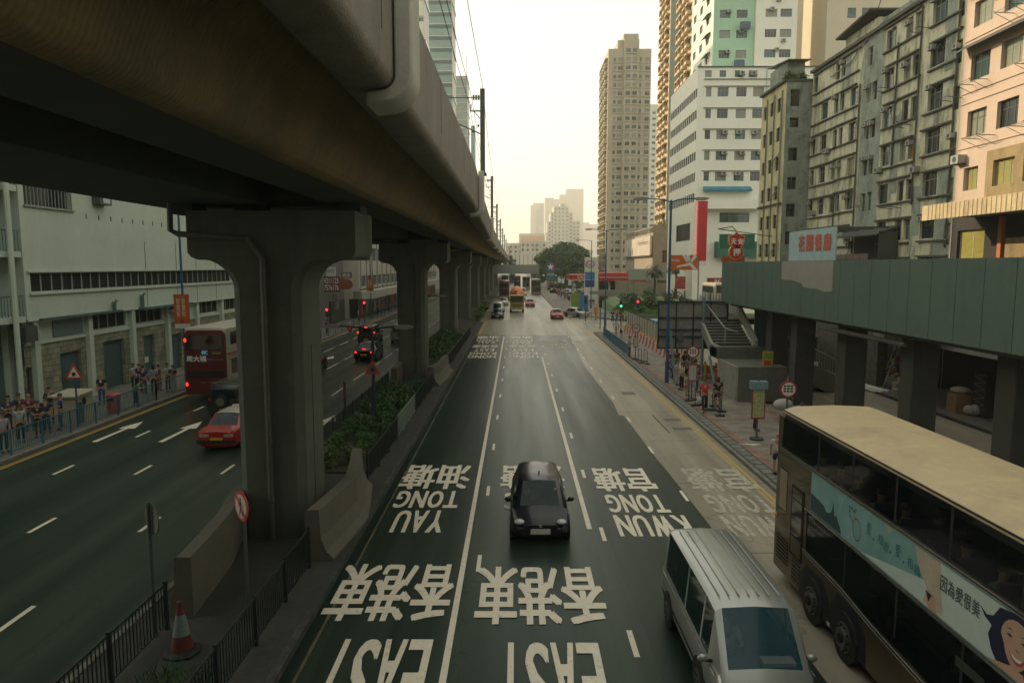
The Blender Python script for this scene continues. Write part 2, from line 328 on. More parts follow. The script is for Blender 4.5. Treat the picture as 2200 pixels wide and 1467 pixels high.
# markings
mk = MB(); ZM = .012
def line(x, y0, y1, w_=.1, m=WHITE, x1=None):
    x1 = x if x1 is None else x1
    mk.quad((x - w_/2, y0, ZM), (x + w_/2, y0, ZM), (x1 + w_/2, y1, ZM), (x1 - w_/2, y1, ZM), m)
line(-1.41, 6, 77.5, .14)
line(2.2, 20.3, 60, .15)
for k in range(-2, 11): y = 17.35 + 6 * k; line(-1.0, y, y + 1.05, .11)
for k in range(-2, 11): y = 13.4 + 6 * k; line(2.55 if k > 0 else 2.45, y, y + 1.05, .12)
for k in range(-2, 12): y = 22.85 + 6 * k - 6; line(5.78, y, y + 1.1, .11)
line(8.72, -8, 78.5, .1, YELL); line(8.54, -8, 78.5, .07, YELL); line(-4.25, 12, 77, .07, mat('yellow_paint_worn', (.12, .105, .05), .7, var=.3, vs=2, dirt=(.04, .05, .035), da=.9, ds=2, dth=.42))
line(8.55, 79, 104, .22, YELL, 7.6); line(-4.3, 79, 99, .22, YELL)
for k in range(13):
    y = 79.6 + k * 1.55; mk.quad((-4.2, y, ZM), (8.4, y + .3, ZM), (8.4, y + .42, ZM), (-4.2, y + .12, ZM), YELLF)
line(1.9, 100, 190, .12, WHITEF); line(-1.4, 103, 160, .12, WHITE)
for k in range(20): line(5.0 - k*.03, 100 + 6 * k, 102 + 6 * k, .12, WHITEF)
def LT(body, u0, u1, v0, v1, m=WHITE, emb=.03):
    # upside-down lettering: pixel box of the photograph -> box on the road
    vm = (v0 + v1) / 2; y0 = G(1100, v1).y; y1 = G(1100, v0).y; x0 = G(u0, vm).x; x1 = G(u1, vm).x
    LX(body, x0, x1, y0, y1, m, emb)
def LX(body, x0, x1, y0, y1, m=WHITE, emb=.03):
    if ord(body[0]) > 255: mk.text(body, (x1, y1, ZM), (-1, 0, 0), (0, -1, 0), x1 - x0, y1 - y0, m, .033); return
    W = {'W': 1.35, 'I': .5, 'N': 1.05, 'O': 1.05}; tot = sum(W.get(c, 1) for c in body); c0 = x1; cw = (x1 - x0) / tot
    for c in body:
        w_ = cw * W.get(c, 1) * .80; mk.text(c, (c0 - cw * .06, y1, ZM), (-1, 0, 0), (0, -1, 0), w_, y1 - y0, m, .06); c0 -= cw * W.get(c, 1)
E1 = .045
for (dx, m, ln) in ((0, WHITE, 1), (0, WHITE, 2), (0, WHITE, 3), (0, WHITEF, 4)):
    if ln == 1:
        LX('油塘', -4.22, -1.78, G(1100, 1051).y, G(1100, 1000).y, m, .035); LX('TONG', -4.15, -1.95, G(1100, 1091).y, G(1100, 1056).y, m, E1); LX('YAU', -3.85, -2.25, G(1100, 1144).y, G(1100, 1098).y, m, E1)
        LX('香港東', -4.45, -1.58, G(1100, 1334).y, G(1100, 1214).y, m, .035); LX('EAST', -3.85, -1.75, G(1100, 1560).y, G(1100, 1376).y, m, E1)
    if ln == 2:
        LX('油塘', -.55, 1.75, G(1100, 1050).y, G(1100, 1001).y, m, .035); LX('TONG', -.45, 1.6, G(1100, 1094).y, G(1100, 1060).y, m, E1); LX('YAU', -.2, 1.35, G(1100, 1148).y, G(1100, 1101).y, m, E1)
        LX('香港東', -.95, 2.08, G(1100, 1340).y, G(1100, 1219).y, m, .035); LX('EAST', -.4, 1.72, G(1100, 1566).y, G(1100, 1382).y, m, E1)
    if ln == 3:
        LX('官塘', 2.9, 5.02, G(1100, 1055).y, G(1100, 1006).y, m, .035); LX('TONG', 2.98, 5.0, G(1100, 1100).y, G(1100, 1063).y, m, E1); LX('KWUN', 3.0, 5.32, G(1100, 1151).y, G(1100, 1107).y, m, E1)
    if ln == 4:
        LX('官塘', 6.35, 8.65, G(1100, 1055).y, G(1100, 1006).y, m, .035); LX('TONG', 6.35, 8.5, G(1100, 1100).y, G(1100, 1063).y, m, E1); LX('KWUN', 6.35, 8.55, G(1100, 1151).y, G(1100, 1107).y, m, E1)
for x0, x1, tt in ((-4.3, -1.8, 0), (-.75, 1.9, 0), (2.85, 5.2, 1), (6.1, 8.3, 1)):
    m = WHITE if x0 < 2 else WHITEF
    rows = [('油塘', 722, 728), ('TONG', 729.2, 733), ('YAU', 734.2, 738.2), ('香港東', 741, 747.2), ('EAST', 749, 755), ('KONG', 757, 762), ('HONG', 763.5, 769.5)] if not tt else [('官塘', 731, 737), ('TONG', 738.5, 742.5), ('KWUN', 743.5, 748.5)]
    for t, va, vb in rows: LX(t, x0 + (.3 if t in ('YAU', 'EAST') else 0), x1 - (.3 if t in ('YAU', 'EAST') else 0), G(1100, vb).y, G(1100, va).y, m, .03)
# left carriageway
line(-20.1, -5, 200, .1, YELL); line(-20.27, -5, 200, .07, YELL)
for X in (-11.25, -14.5, -17.6):
    for k in range(-3, 4): y = 19.9 + 5.8 * k + (.0 if X < -12 else .1); line(X, y, y + 1.25, .13)
    for k in range(24): y = 41.9 + 5.7 * k + (X + 11) * .25; line(X, y, y + 3.7, .1)
def arrow(x, y0, y1, w_=.16):
    yh = y0 + (y1 - y0) * .62; mk.poly([(x - w_*.8, y0, ZM), (x + w_*.8, y0, ZM), (x + w_*.6, yh, ZM), (x - w_*.6, yh, ZM)], WHITE); mk.poly([(x - .42, yh, ZM), (x + .42, yh, ZM), (x, y1, ZM)], WHITE)
for X in (-19.0, -16.0, -12.9): arrow(X, 30.6, 34.8)
arrow(-9.6, 32, 36.4); arrow(-16.0, 56, 60.5); arrow(-19.0, 60, 64)
struct(mk, 'road_marking')
# manholes and cracks on the concrete lane
g = MB(); MH = mat('manhole_cover', (.10, .098, .08), .6, var=.3, vs=8)
for u, v, a, b in ((1445, 902, .8, .5), (1466, 921, .9, .5), (1350, 845, .8, .9)):
    p = G(u, v); g.box(p.x - a/2, p.x + a/2, p.y - b/2, p.y + b/2, .004, .014, MH)
p, q = G(1401, 892), G(1437, 930); g.poly([(p.x, p.y, .012), (p.x + .06, p.y, .012), (q.x + .06, q.y, .012), (q.x, q.y, .012)], KERBD); struct(g, 'manhole_covers')
# ------------------------------------------------------------------ viaduct
def ribmat():
    m = mat('ribbed_concrete', (.20, .155, .07), .8, var=.3, vs=.7, dirt=(.12, .11, .075), da=.6, ds=.35, dth=.45)
    n = m.node_tree.nodes; l = m.node_tree.links; tc = n.new('ShaderNodeTexCoord'); mp = n.new('ShaderNodeMapping'); l.new(tc.outputs['Object'], mp.inputs[0])
    wv = n.new('ShaderNodeTexWave'); wv.wave_type = 'BANDS'; wv.bands_direction = 'Y'; wv.inputs['Scale'].default_value = 3.6; wv.inputs['Distortion'].default_value = .15; l.new(mp.outputs[0], wv.inputs[0])
    wz = n.new('ShaderNodeTexWave'); wz.wave_type = 'BANDS'; wz.bands_direction = 'Z'; wz.inputs['Scale'].default_value = 3.0; wz.inputs['Distortion'].default_value = .1; l.new(mp.outputs[0], wz.inputs[0])
    mu = n.new('ShaderNodeMath'); mu.operation = 'MULTIPLY_ADD'; mu.inputs[1].default_value = .25; l.new(wz.outputs[1], mu.inputs[0]); l.new(wv.outputs[1], mu.inputs[2])
    bp = n.new('ShaderNodeBump'); bp.inputs['Strength'].default_value = .8; bp.inputs['Distance'].default_value = .03; l.new(mu.outputs[0], bp.inputs['Height']); l.new(bp.outputs[0], n['Principled BSDF'].inputs['Normal'])
    return m
RIB = ribmat()
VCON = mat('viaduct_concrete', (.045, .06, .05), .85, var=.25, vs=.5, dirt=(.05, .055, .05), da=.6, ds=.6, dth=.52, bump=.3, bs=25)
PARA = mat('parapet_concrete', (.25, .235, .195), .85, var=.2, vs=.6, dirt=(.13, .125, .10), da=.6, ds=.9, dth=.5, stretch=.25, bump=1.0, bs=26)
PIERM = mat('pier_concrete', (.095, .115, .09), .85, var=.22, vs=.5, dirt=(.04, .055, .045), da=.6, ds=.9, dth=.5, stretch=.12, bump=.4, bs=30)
def arc(cx, cz, r, a0, a1, n=5): return [(cx + r * math.cos(R(a0 + (a1 - a0) * i / n)), cz + r * math.sin(R(a0 + (a1 - a0) * i / n))) for i in range(n + 1)]
V = thing('viaduct', 'long dark railway viaduct with a tall grainy concrete parapet, above the central reservation', 'viaduct', (-7, 20, 0))
Y0, Y1 = -120, 640
r1 = MB(); out = arc(-3.95, 9.98, .38, -90, -10) + [(-3.2, 10.6), (-2.75, 11.25)] + [(-2.9, 11.6), (-5.0, 11.6), (-5.0, 10.4), (-5.3, 9.6)]
def DX(y): return -1.9 * (1 - math.exp(-(y - 30) / 80)) if y > 30 else 0.0   # the line bends gently to the left
YS = [Y0, 0, 30, 38, 46, 56, 68, 82, 100, 125, 160, 210, 280, 380, Y1]
def extr(mb, pts, m):
    n = len(pts); vs = []; fs = []; seg = len(YS) - 1
    for y in YS: vs += [(a + DX(y), y, b) for a, b in pts]
    for k in range(seg): fs += [(k*n+i, k*n+(i+1)%n, (k+1)*n+(i+1)%n, (k+1)*n+i) for i in range(n)]
    fs += [tuple(range(n-1, -1, -1)), tuple(seg*n+i for i in range(n))]
    mb.add(vs, fs, m)
web = arc(-3.95, 9.98, .38, -88, -8) + [(-3.3, 10.55), (-2.85, 11.0), (-2.6, 11.12)]
bk = [(a - .12, b + .08) for a, b in reversed(web)]
r1 = MB(); extr(r1, web + bk, RIB); r1.build('girder_web', V, smooth=50)
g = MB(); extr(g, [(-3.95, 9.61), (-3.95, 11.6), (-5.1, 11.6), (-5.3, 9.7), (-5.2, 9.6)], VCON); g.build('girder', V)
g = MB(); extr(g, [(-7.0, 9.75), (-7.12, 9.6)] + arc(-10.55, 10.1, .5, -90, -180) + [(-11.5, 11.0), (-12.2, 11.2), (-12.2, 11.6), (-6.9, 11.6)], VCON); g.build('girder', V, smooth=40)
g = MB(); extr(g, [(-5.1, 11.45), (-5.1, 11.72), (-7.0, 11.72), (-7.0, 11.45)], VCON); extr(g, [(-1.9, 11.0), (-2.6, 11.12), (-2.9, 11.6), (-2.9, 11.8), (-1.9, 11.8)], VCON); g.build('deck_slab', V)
pp = [(-1.75, 12.15), (-1.75, 10.58)] + arc(-1.93, 10.58, .18, 0, -90) + [(-2.4, 10.4), (-2.6, 10.55), (-2.62, 11.0), (-2.05, 11.1), (-2.05, 12.15)]
g = MB(); extr(g, pp, PARA)
for k in range(40): y = -5 + 7.2 * k; g.box(-1.753 + DX(y), -1.745 + DX(y), y, y + .035, 10.95, 12.15, KERBD)
g.build('parapet', V, smooth=50)
g = MB(); extr(g, [(-12.2, 10.9), (-12.4, 10.9), (-12.4, 12.2), (-12.2, 12.2)], PARA); g.build('parapet', V)
BRK = mat('bracket_concrete', (.46, .46, .40), .8, var=.15, vs=2, bump=.2)
MASTM = mat('mast_steel', (.10, .12, .09), .6, metal=.3, var=.2, vs=5); WIRE = mat('wire', (.03, .03, .03), .5)
BY = [10.2, 33.4, 66, 96, 127, 158, 190, 225, 260, 300, 340]
for k, y in enumerate(BY):
    o_ = [(-1.47, 12.3), (-1.47, 10.62)] + arc(-1.90, 10.62, .43, 0, -80) + [(-2.15, 10.16), (-2.15, 10.36)] + arc(-1.93, 10.58, .2, -80, 0) + [(-1.73, 12.3)]
    g = MB(); n = len(o_); g.prism([(a + DX(y), b) for a, b in o_], 'y', y, y + .8, BRK); g.build('mast_bracket', V, bevel=.04 if k < 3 else 0, smooth=40)
masts = [(y, z1) for y, z1 in [(12.4, 17.5)] + [(33.9 + 21.7 * k, 16.0) for k in range(9)]]
m0 = thing('catenary_mast', 'nearest square steel mast with cantilever arms on the viaduct parapet against the sky', 'mast', (-1.62, 34.0, 12.15), 0, 'overhead line masts along the viaduct')
g = MB(); g.box(-.11, .11, -.11, .11, .1, 4.0, MASTM); g.box(-.18, .18, -.18, .18, 0, .12, MASTM); g.build('post', m0, world=False)
g = MB(); g.tube([(0, 0, 3.62), (-1.9, 0, 3.6)], .025, MASTM, 5); g.tube([(0, 0, 1.9), (-1.9, 0, 2.75)], .03, MASTM, 5); g.tube([(0, 0, 3.0), (-.55, 0, 3.0), (-.55, 0, 3.3)], .04, MASTM, 5); g.tube([(-.12, 0, 2.65), (-.4, 0, 2.98)], .02, MASTM, 5)
for x in (-.18, -.3, -.42): g.tube([(x, 0, 3.5), (x, 0, 3.72)], .05, MASTM, 6)
for z in (1.95, 2.2): g.ball((-.45 + (z - 1.95), 0, z + .12), .05, .05, .07, MASTM, 6, 4)
g.build('cantilever_arm', m0, world=False)
for i, (y, z) in enumerate([(yy + .4, 0) for yy in BY[2:]], 2): dup(m0, (-1.62 + DX(y), y, 12.15), 0, ['', '', 'second nearest steel mast on the viaduct parapet, above the second bracket'][i] if i < 3 else 'small distant steel mast in the row receding along the viaduct parapet')
g = MB()
for x, z in ((-2.05, 15.8), (-2.15, 15.4), (-1.5, 16.1), (-3.4, 15.0)):
    path = []
    for y in BY: path += [(x + DX(y), y, z), (x + DX(y + 15), y + 15, z - .3)]
    g.tube(path, .012, WIRE, 4)
single(g, 'overhead_wires', 'thin overhead railway wires running along above the viaduct against the sky', 'wires', (-2, 34, 15.5))
# piers
def pier(y, lab):
    t = thing('viaduct_pier', lab, 'pier', (-6.95, y + 1.1, 0), 0, 'concrete piers under the viaduct'); t.location.x += DX(y) * .75
    xl, xr = -7.9, -6.02; g = MB(); ch = .22
    n = 7; levels = [(0, xl - .0, xr), (5.9, xl, xr)]
    # shaft with chamfered corners, then the flare of the head
    prof = [(0.0, 0.0), (7.2, 0.0), (7.42, .03), (7.62, .12), (7.8, .26), (7.94, .44), (8.02, .62), (8.06, .82)]
    vs = []
    for z, e in prof:
        a, b = xl - e, xr + e
        vs += [(a + ch, y, z), (b - ch, y, z), (b, y + ch, z), (b, y + 2.2 - ch, z), (b - ch, y + 2.2, z), (a + ch, y + 2.2, z), (a, y + 2.2 - ch, z), (a, y + ch, z)]
    fs = [(i*8+j, i*8+(j+1)%8, (i+1)*8+(j+1)%8, (i+1)*8+j) for i in range(len(prof)-1) for j in range(8)]
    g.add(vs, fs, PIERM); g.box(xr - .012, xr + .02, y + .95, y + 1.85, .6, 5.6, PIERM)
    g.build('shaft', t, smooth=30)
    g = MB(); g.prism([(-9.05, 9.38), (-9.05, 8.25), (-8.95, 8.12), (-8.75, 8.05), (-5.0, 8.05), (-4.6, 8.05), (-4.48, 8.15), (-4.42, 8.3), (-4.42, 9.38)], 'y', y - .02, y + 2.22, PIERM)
    g.build('head', t, smooth=25)
    g = MB()
    for x in (-9.5, -7.6, -4.75): g.box(x - .35, x + .35, y + .6, y + 1.5, 9.35, 9.64, VCON)
    g.box(-10.4, -4.0, y + .25, y + 1.95, 9.66, 11.4, VCON)
    g.build('bearings', t)
    return t
labs = ['nearest and largest concrete pier of the viaduct, with a drain pipe down its front', 'second concrete pier of the viaduct, pale with a crack down its face', 'third concrete pier of the viaduct, beyond the cracked pale one', 'fourth concrete pier of the viaduct, a distant narrow shaft']
PY = [19.3, 47.6, 77, 103, 130, 158, 186, 214, 242, 270]
piers = []
for i, y in enumerate(PY):
    piers.append(pier(y, labs[i] if i < 4 else 'far concrete pier merging into the row under the viaduct'))
PIPE = mat('drain_pipe', (.10, .10, .085), .6, var=.3, vs=3)
g = MB(); g.tube([(-6.98, 19.22, 0), (-6.98, 19.22, 8.1), (-7.35, 19.2, 8.62), (-9.25, 19.2, 8.75), (-9.45, 19.2, 8.85), (-9.45, 19.25, 9.7)], .08, PIPE, 8)
for z in (1.2, 2.9, 4.6, 6.3): g.tube([(-6.98, 19.22, z), (-6.98, 19.22, z + .12)], .1, PIPE, 8)
g.build('drain_pipe', piers[0])
g = MB(); g.tube([(-6.6, 47.5, z) if k % 2 else (-6.68, 47.5, z) for k, z in enumerate([0.5, 1.5, 2.8, 4.2, 5.5, 6.8, 8.0])], .035, KERBD, 5); g.build('crack', piers[1])
# ------------------------------------------------------------------ central reservation
MED = mat('median_paving', (.04, .046, .037), .9, var=.4, vs=1.3, dirt=(.03, .035, .03), da=.6, ds=2, dth=.5, bump=.5)
g = MB(); g.box(-8.35, -4.72, -12, 96, -.06, .13, MED); g.box(-4.72, -4.55, -12, 96, -.06, .16, KERBD); g.box(-8.5, -8.35, -12, 96, -.06, .15, KERB); g.box(-8.5, -5.2, 96, 300, -.06, .14, MED); struct(g, 'central_reservation')
SOIL = mat('soil', (.04, .035, .022), .95, var=.4, vs=4)
for a, b in ((25.5, 45.5), (52, 75), (82, 96)):
    g = MB(); g.box(-8.0, -5.45, a, b, .1, .2, SOIL); struct(g, 'planting_bed')
BARR = mat('barrier_concrete', (.105, .105, .08), .85, var=.2, vs=1.5, dirt=(.09, .09, .07), da=.55, ds=1.6, dth=.5, bump=.3)
def barrier(path, outs, lab, h=1.5):
    # New-Jersey wall: path = centre line of the top, outs = +1 / -1 side of the flare
    g = MB(); vs = []
    for i, (x, y) in enumerate(path):
        vs += [(x - outs * .17, y, 0), (x - outs * .17, y, h), (x + outs * .17, y, h), (x + outs * .2, y, .75), (x + outs * .34, y, .38), (x + outs * .52, y, .2), (x + outs * .52, y, 0)]
    n = 7; fs = [(i*n+j, i*n+(j+1)%n, (i+1)*n+(j+1)%n, (i+1)*n+j) for i in range(len(path)-1) for j in range(n)] + [tuple(range(n)), tuple((len(path)-1)*n+j for j in range(n-1, -1, -1))]
    g.add(vs, fs, BARR); return single(g, 'concrete_barrier', lab, 'barrier', (path[0][0], path[0][1], 0), 'concrete barriers shielding the piers', bevel=.02)
barrier([(-7.35, 14.7), (-7.62, 17.6), (-7.95, 19.0), (-8.1, 21.5), (-8.1, 24)], -1, 'long angled concrete barrier left of the nearest pier, behind the traffic cone')
barrier([(-5.38, 17.7), (-5.22, 19.0), (-5.08, 20.7), (-5.3, 22.2), (-5.62, 24.0)], 1, 'kinked concrete barrier right of the nearest pier, beside the YAU TONG lane')
barrier([(-7.85, 44.2), (-8.0, 47), (-8.1, 51)], -1, 'short concrete barrier left of the cracked second pier', 1.35)
barrier([(-5.55, 44.6), (-5.25, 47), (-5.2, 51)], 1, 'short concrete barrier right of the cracked second pier', 1.35)
RAILD = mat('railing_black', (.018, .028, .026), .45, metal=.2); RAILB = mat('railing_blue', (.03, .13, .17), .5, var=.2, vs=3); RAILG = mat('railing_grey', (.20, .24, .21), .5, var=.2, vs=3)
def railing(x0, y0, x1, y1, lab, grp, m, h=1.05, bay=2.0, bars=.12, z=.13, name='railing', mid=False):
    L = math.hypot(x1 - x0, y1 - y0); th = math.atan2(y1 - y0, x1 - x0); t = thing(name, lab, 'railing', (x0, y0, z), th, grp); n = max(1, round(L / bay))
    for i in range(n):
        g = MB(); a, b = L * i / n + .05, L * (i + 1) / n - .05
        g.box(a, b, -.02, .02, h - .04, h, m); g.box(a, b, -.015, .015, .12, .15, m); k = max(1, int((b - a) / bars))
        if mid: g.box(a, b, -.015, .015, .55, .58, m)
        for j in range(1, k): c = a + (b - a) * j / k; g.box(c - .009, c + .009, -.009, .009, .15, h - .04, m)
        g.build('rail_panel', t, world=False)
    for i in range(n + 1):
        g = MB(); a = L * i / n; g.box(a - .035, a + .035, -.035, .035, 0, h + .03, m); g.build('post', t, world=False)
    return t
RG = 'dark railings along the central reservation'
railing(-7.5, 8, -7.5, 14.2, 'dark railing on the left edge of the central reservation, in front of the traffic cone', RG, RAILD)
railing(-5.35, 8, -5.35, 17.3, 'dark railing right of the traffic cone, ending at the nearest pier', RG, RAILD)
railing(-5.35, 24.4, -5.35, 30.6, 'near dark railing on the road side of the shrub bed, behind the concrete barrier', RG, RAILD)
railing(-5.35, 30.6, -5.35, 36.4, 'pale grey railing panels between dark ones beside the shrub bed', RG, RAILG)
railing(-5.35, 36.4, -5.35, 44.2, 'dark railing on the road side of the shrub bed, ending at the second pier', RG, RAILD)
railing(-8.15, 24.6, -8.15, 43.8, 'dark railing on the far side of the shrub bed, beside the left carriageway', RG, RAILD)
railing(-5.2, 51, -5.2, 78, 'dark railing on the road side, between the second and third piers', RG, RAILD, bars=.2)
railing(-8.15, 52, -8.15, 78, 'dark railing on the far side between the second and third piers', RG, RAILD, bars=.2)
# signs, cone on the reservation
SIGNB = mat('sign_back', (.10, .11, .10), .5, var=.2, vs=4); SRED = mat('sign_red', (.50, .03, .025), .4); SWHITE = mat('sign_white', (.55, .55, .48), .4, var=.08, vs=6); POST = mat('post_grey', (.07, .085, .08), .5, var=.2, vs=3); BLK = mat('black_paint', (.012, .012, .012), .4)
t = thing('round_sign', 'round road sign seen from behind on a grey post, left of the long angled barrier', 'road sign', (-7.6, 13.9, .13))
g = MB(); g.tube([(-7.6, 13.9, .13), (-7.6, 13.9, 3.05)], .04, POST, 8); g.build('post', t)
g = MB(); g.T = Matrix.Translation((-7.6, 13.9, 2.68)) @ Matrix.Rotation(R(-42), 4, 'Z'); g.cyl((0, .05, 0), .34, .03, SIGNB, 'y', 24); g.T = None; g.build('sign_plate', t)
t = thing('no_pedestrians_sign', 'round red bordered sign with a crossed-out walker, on a thin post beside the nearest pier', 'road sign', (-5.95, 14.7, .13))
g = MB(); g.tube([(-5.95, 14.72, .13), (-5.95, 14.72, 3.0)], .04, POST, 8); g.build('post', t)
g = MB(); th = R(12); cx, cy, cz = -5.95, 14.62, 2.72
g.T = Matrix.Translation((cx, cy, cz)) @ Matrix.Rotation(R(-44), 4, 'Z')
g.cyl((0, -.02, 0), .33, .02, SRED, 'y', 28); g.cyl((0, -.028, 0), .265, .006, SWHITE, 'y', 28)
g.ball((.0, -.033, .155), .035, .004, .035, BLK); g.add([(-.035, -.034, .11), (.04, -.034, .11), (.045, -.034, -.03), (-.02, -.034, -.03)], [(0, 1, 2, 3)], BLK)
g.add([(-.02, -.0345, -.03), (.03, -.0345, -.03), (-.05, -.0345, -.22), (-.085, -.0345, -.22)], [(0, 1, 2, 3)], BLK); g.add([(0, -.0348, -.03), (.045, -.0348, -.03), (.11, -.0348, -.2), (.075, -.0348, -.22)], [(0, 1, 2, 3)], BLK)
g.add([(.03, -.0346, .09), (.05, -.0346, .06), (.12, -.0346, .0), (.1, -.0346, -.02)], [(0, 1, 2, 3)], BLK); g.add([(-.03, -.0346, .09), (-.05, -.0346, .06), (-.1, -.0346, -.02), (-.08, -.0346, -.03)], [(0, 1, 2, 3)], BLK)
g.add([(-.21, -.038, .17), (-.17, -.038, .21), (.21, -.038, -.17), (.17, -.038, -.21)], [(0, 1, 2, 3)], SRED); g.T = None
g.build('sign_plate', t)
t = thing('traffic_cone', 'dirty red and white traffic cone on a black base beside the angled barrier', 'traffic cone', (-6.75, 13.3, .13))
CR = mat('cone_red', (.11, .018, .014), .6, var=.3, vs=8); CW = mat('cone_white', (.15, .19, .18), .6, var=.25, vs=8); RUB = mat('rubber', (.012, .014, .013), .7)
g = MB(); g.lathe((-6.75, 13.3, .2), [(.22, 0), (.165, .33)], CR, 20); g.lathe((-6.75, 13.3, .53), [(.165, 0), (.085, .42)], CW, 20); g.lathe((-6.75, 13.3, .95), [(.085, 0), (.055, .12), (.05, .26), (.035, .27)], CR, 20); g.build('cone_body', t, smooth=40)
g = MB(); g.lathe((-6.75, 13.3, .13), [(.36, 0), (.37, .05), (.3, .09), (.23, .1)], RUB, 8); g.build('base', t)
# lamp standard on the reservation
def lamp_post(x, y, h, lab, m, arms=((1.8, 0),), grp='blue street lamps', z=.13, sign=False, rb=.11, head=.6):
    t = thing('street_lamp', lab, 'street lamp', (x, y, z), 0, grp)
    g = MB(); g.tube([(x, y, z), (x, y, 1.6)], rb, m, 10); g.tube([(x, y, 1.6), (x, y, h)], rb * .72, m, 10, rb * .5); g.build('pole', t, smooth=40)
    for dx, dy in arms:
        L = math.hypot(dx, dy); ux, uy = dx / L, dy / L
        g = MB(); g.tube([(x, y, h - .15), (x + dx * .3, y + dy * .3, h + .02), (x + dx, y + dy, h + .1)], .045, m, 6); g.build('arm', t)
        g = MB(); g.T = Matrix.Translation((x + dx, y + dy, h + .1)) @ Matrix.Rotation(math.atan2(uy, ux), 4, 'Z')
        g.prism([(0, -.05), (.1, -.11), (head, -.13), (head + .25, -.06), (head + .28, 0), (head, .07), (.1, .06), (0, .03)], 'y', -.14, .14, mat('lamp_housing', (.20, .21, .18), .5)); g.build('lamp_head', t, smooth=30); g.T = None
    return t
DKPOST = mat('dark_post', (.012, .022, .035), .5)
t = lamp_post(-6.9, 33.2, 4.9, 'dark twin-arm lamp standard rising from the shrub bed, with a triangular sign facing away', DKPOST, ((1.1, -.1), (-1.6, .3)), 'low dark lamps on the central reservation', rb=.13)
g = MB(); c = (-6.9, 33.08, 2.95)
def tri(g, c, s, y, m): g.prism([(c[0] - s, c[2] - s * .58), (c[0] + s, c[2] - s * .58), (c[0], c[2] + s * 1.15)], 'y', y, y + .012, m)
tri(g, c, .40, 33.06, SRED); tri(g, c, .27, 33.045, mat('tri_face', (.10, .12, .11), .5)); g.ball((-6.9, 33.03, 2.93), .09, .008, .09, BLK); g.build('triangular_sign', t)
t = thing('marker_post', 'short dark post standing in the shrub bed just behind the nearest pier', 'post', (-7.75, 31, .2)); g = MB(); g.tube([(-7.75, 31, .2), (-7.75, 31, 1.9)], .05, DKPOST, 8); g.build('post_shaft', t); g = MB(); g.tube([(-7.75, 31, 1.9), (-7.75, 31, 2.7)], .07, mat('post_red', (.08, .02, .02), .5), 8); g.build('post_cap', t)
lamp_post(-8.0, 60, 5.2, 'dark lamp standard seen through the gap between the second and third piers', DKPOST, ((1.2, .1), (-1.2, -.1)), 'low dark lamps on the central reservation')
# ------------------------------------------------------------------ building materials
FR_G = mat('frame_grey', (.22, .25, .22), .5, var=.1, vs=3); FR_D = mat('frame_dark', (.05, .06, .05), .5); FR_W = mat('frame_white', (.42, .44, .38), .5)
def glass(name, c, r=.12): return mat(name, c, r, var=.35, vs=.6, spec=.8)
GL_D = glass('glass_dark', (.012, .02, .02)); GL_M = mat('glass_matte', (.010, .016, .015), .45, var=.4, vs=.8, spec=.15); GL_T = glass('glass_teal', (.035, .075, .07)); GL_C = glass('glass_curtain', (.20, .21, .15), .3); GL_B = glass('glass_blue', (.05, .10, .12)); GL_O = glass('glass_orange', (.30, .13, .03), .3); GL_Y = glass('glass_yellow', (.30, .27, .07), .3)
L1W = mat('left_wall_paint', (.42, .48, .40), .85, var=.1, vs=.5, dirt=(.30, .36, .29), da=.5, ds=.5, dth=.52, stretch=.15, bump=.25)
STONE = brick_mat('stone_wall', (.24, .25, .165), (.15, .165, .11), (.10, .11, .08), .55, .32, ms=.02, plane='yz', irregular=.22)
TEALD = mat('teal_door', (.05, .10, .10), .6, var=.25, vs=2); CONCP = mat('concrete_plain', (.24, .24, .20), .85, var=.2, vs=.8, dirt=(.10, .105, .09), da=.5, ds=.9, dth=.5, stretch=.2, bump=.3)
def core(parent, x0, x1, y0, y1, z0, z1, m, name='wall'):
    g = MB(); g.box(x0, x1, y0, y1, z0, z1, m); return g.build(name, parent)
rnd = random.Random(3)
AC = mat('air_conditioner', (.30, .31, .27), .6, var=.25, vs=4); ACD = mat('ac_grille', (.03, .035, .03), .6)
ac_mesh = None
def put_ac(parent, fr, a, z, s=1.0):
    global ac_mesh
    if ac_mesh is None:
        g = MB(); g.box(-.36, .36, -.5, 0, 0, .5, AC); g.cyl((0, -.505, .25), .19, .01, ACD, 'y', 12); g.box(-.4, -.36, -.5, .02, -.05, 0, ACD); g.box(.36, .4, -.5, .02, -.05, 0, ACD)
        o = g.build('air_conditioner', None, (0, 0, 0)); ac_mesh = o.data; bpy.data.objects.remove(o)
    o = bpy.data.objects.new('air_conditioner', ac_mesh); COL.objects.link(o); o.parent = parent
    W = Matrix.Translation(Vector(wpt(fr, a, z, -.02))) @ Matrix.Rotation(fr[2], 4, 'Z') @ Matrix.Scale(s, 4); o.matrix_basis = WM[parent.name].inverted() @ W; WM[o.name] = W
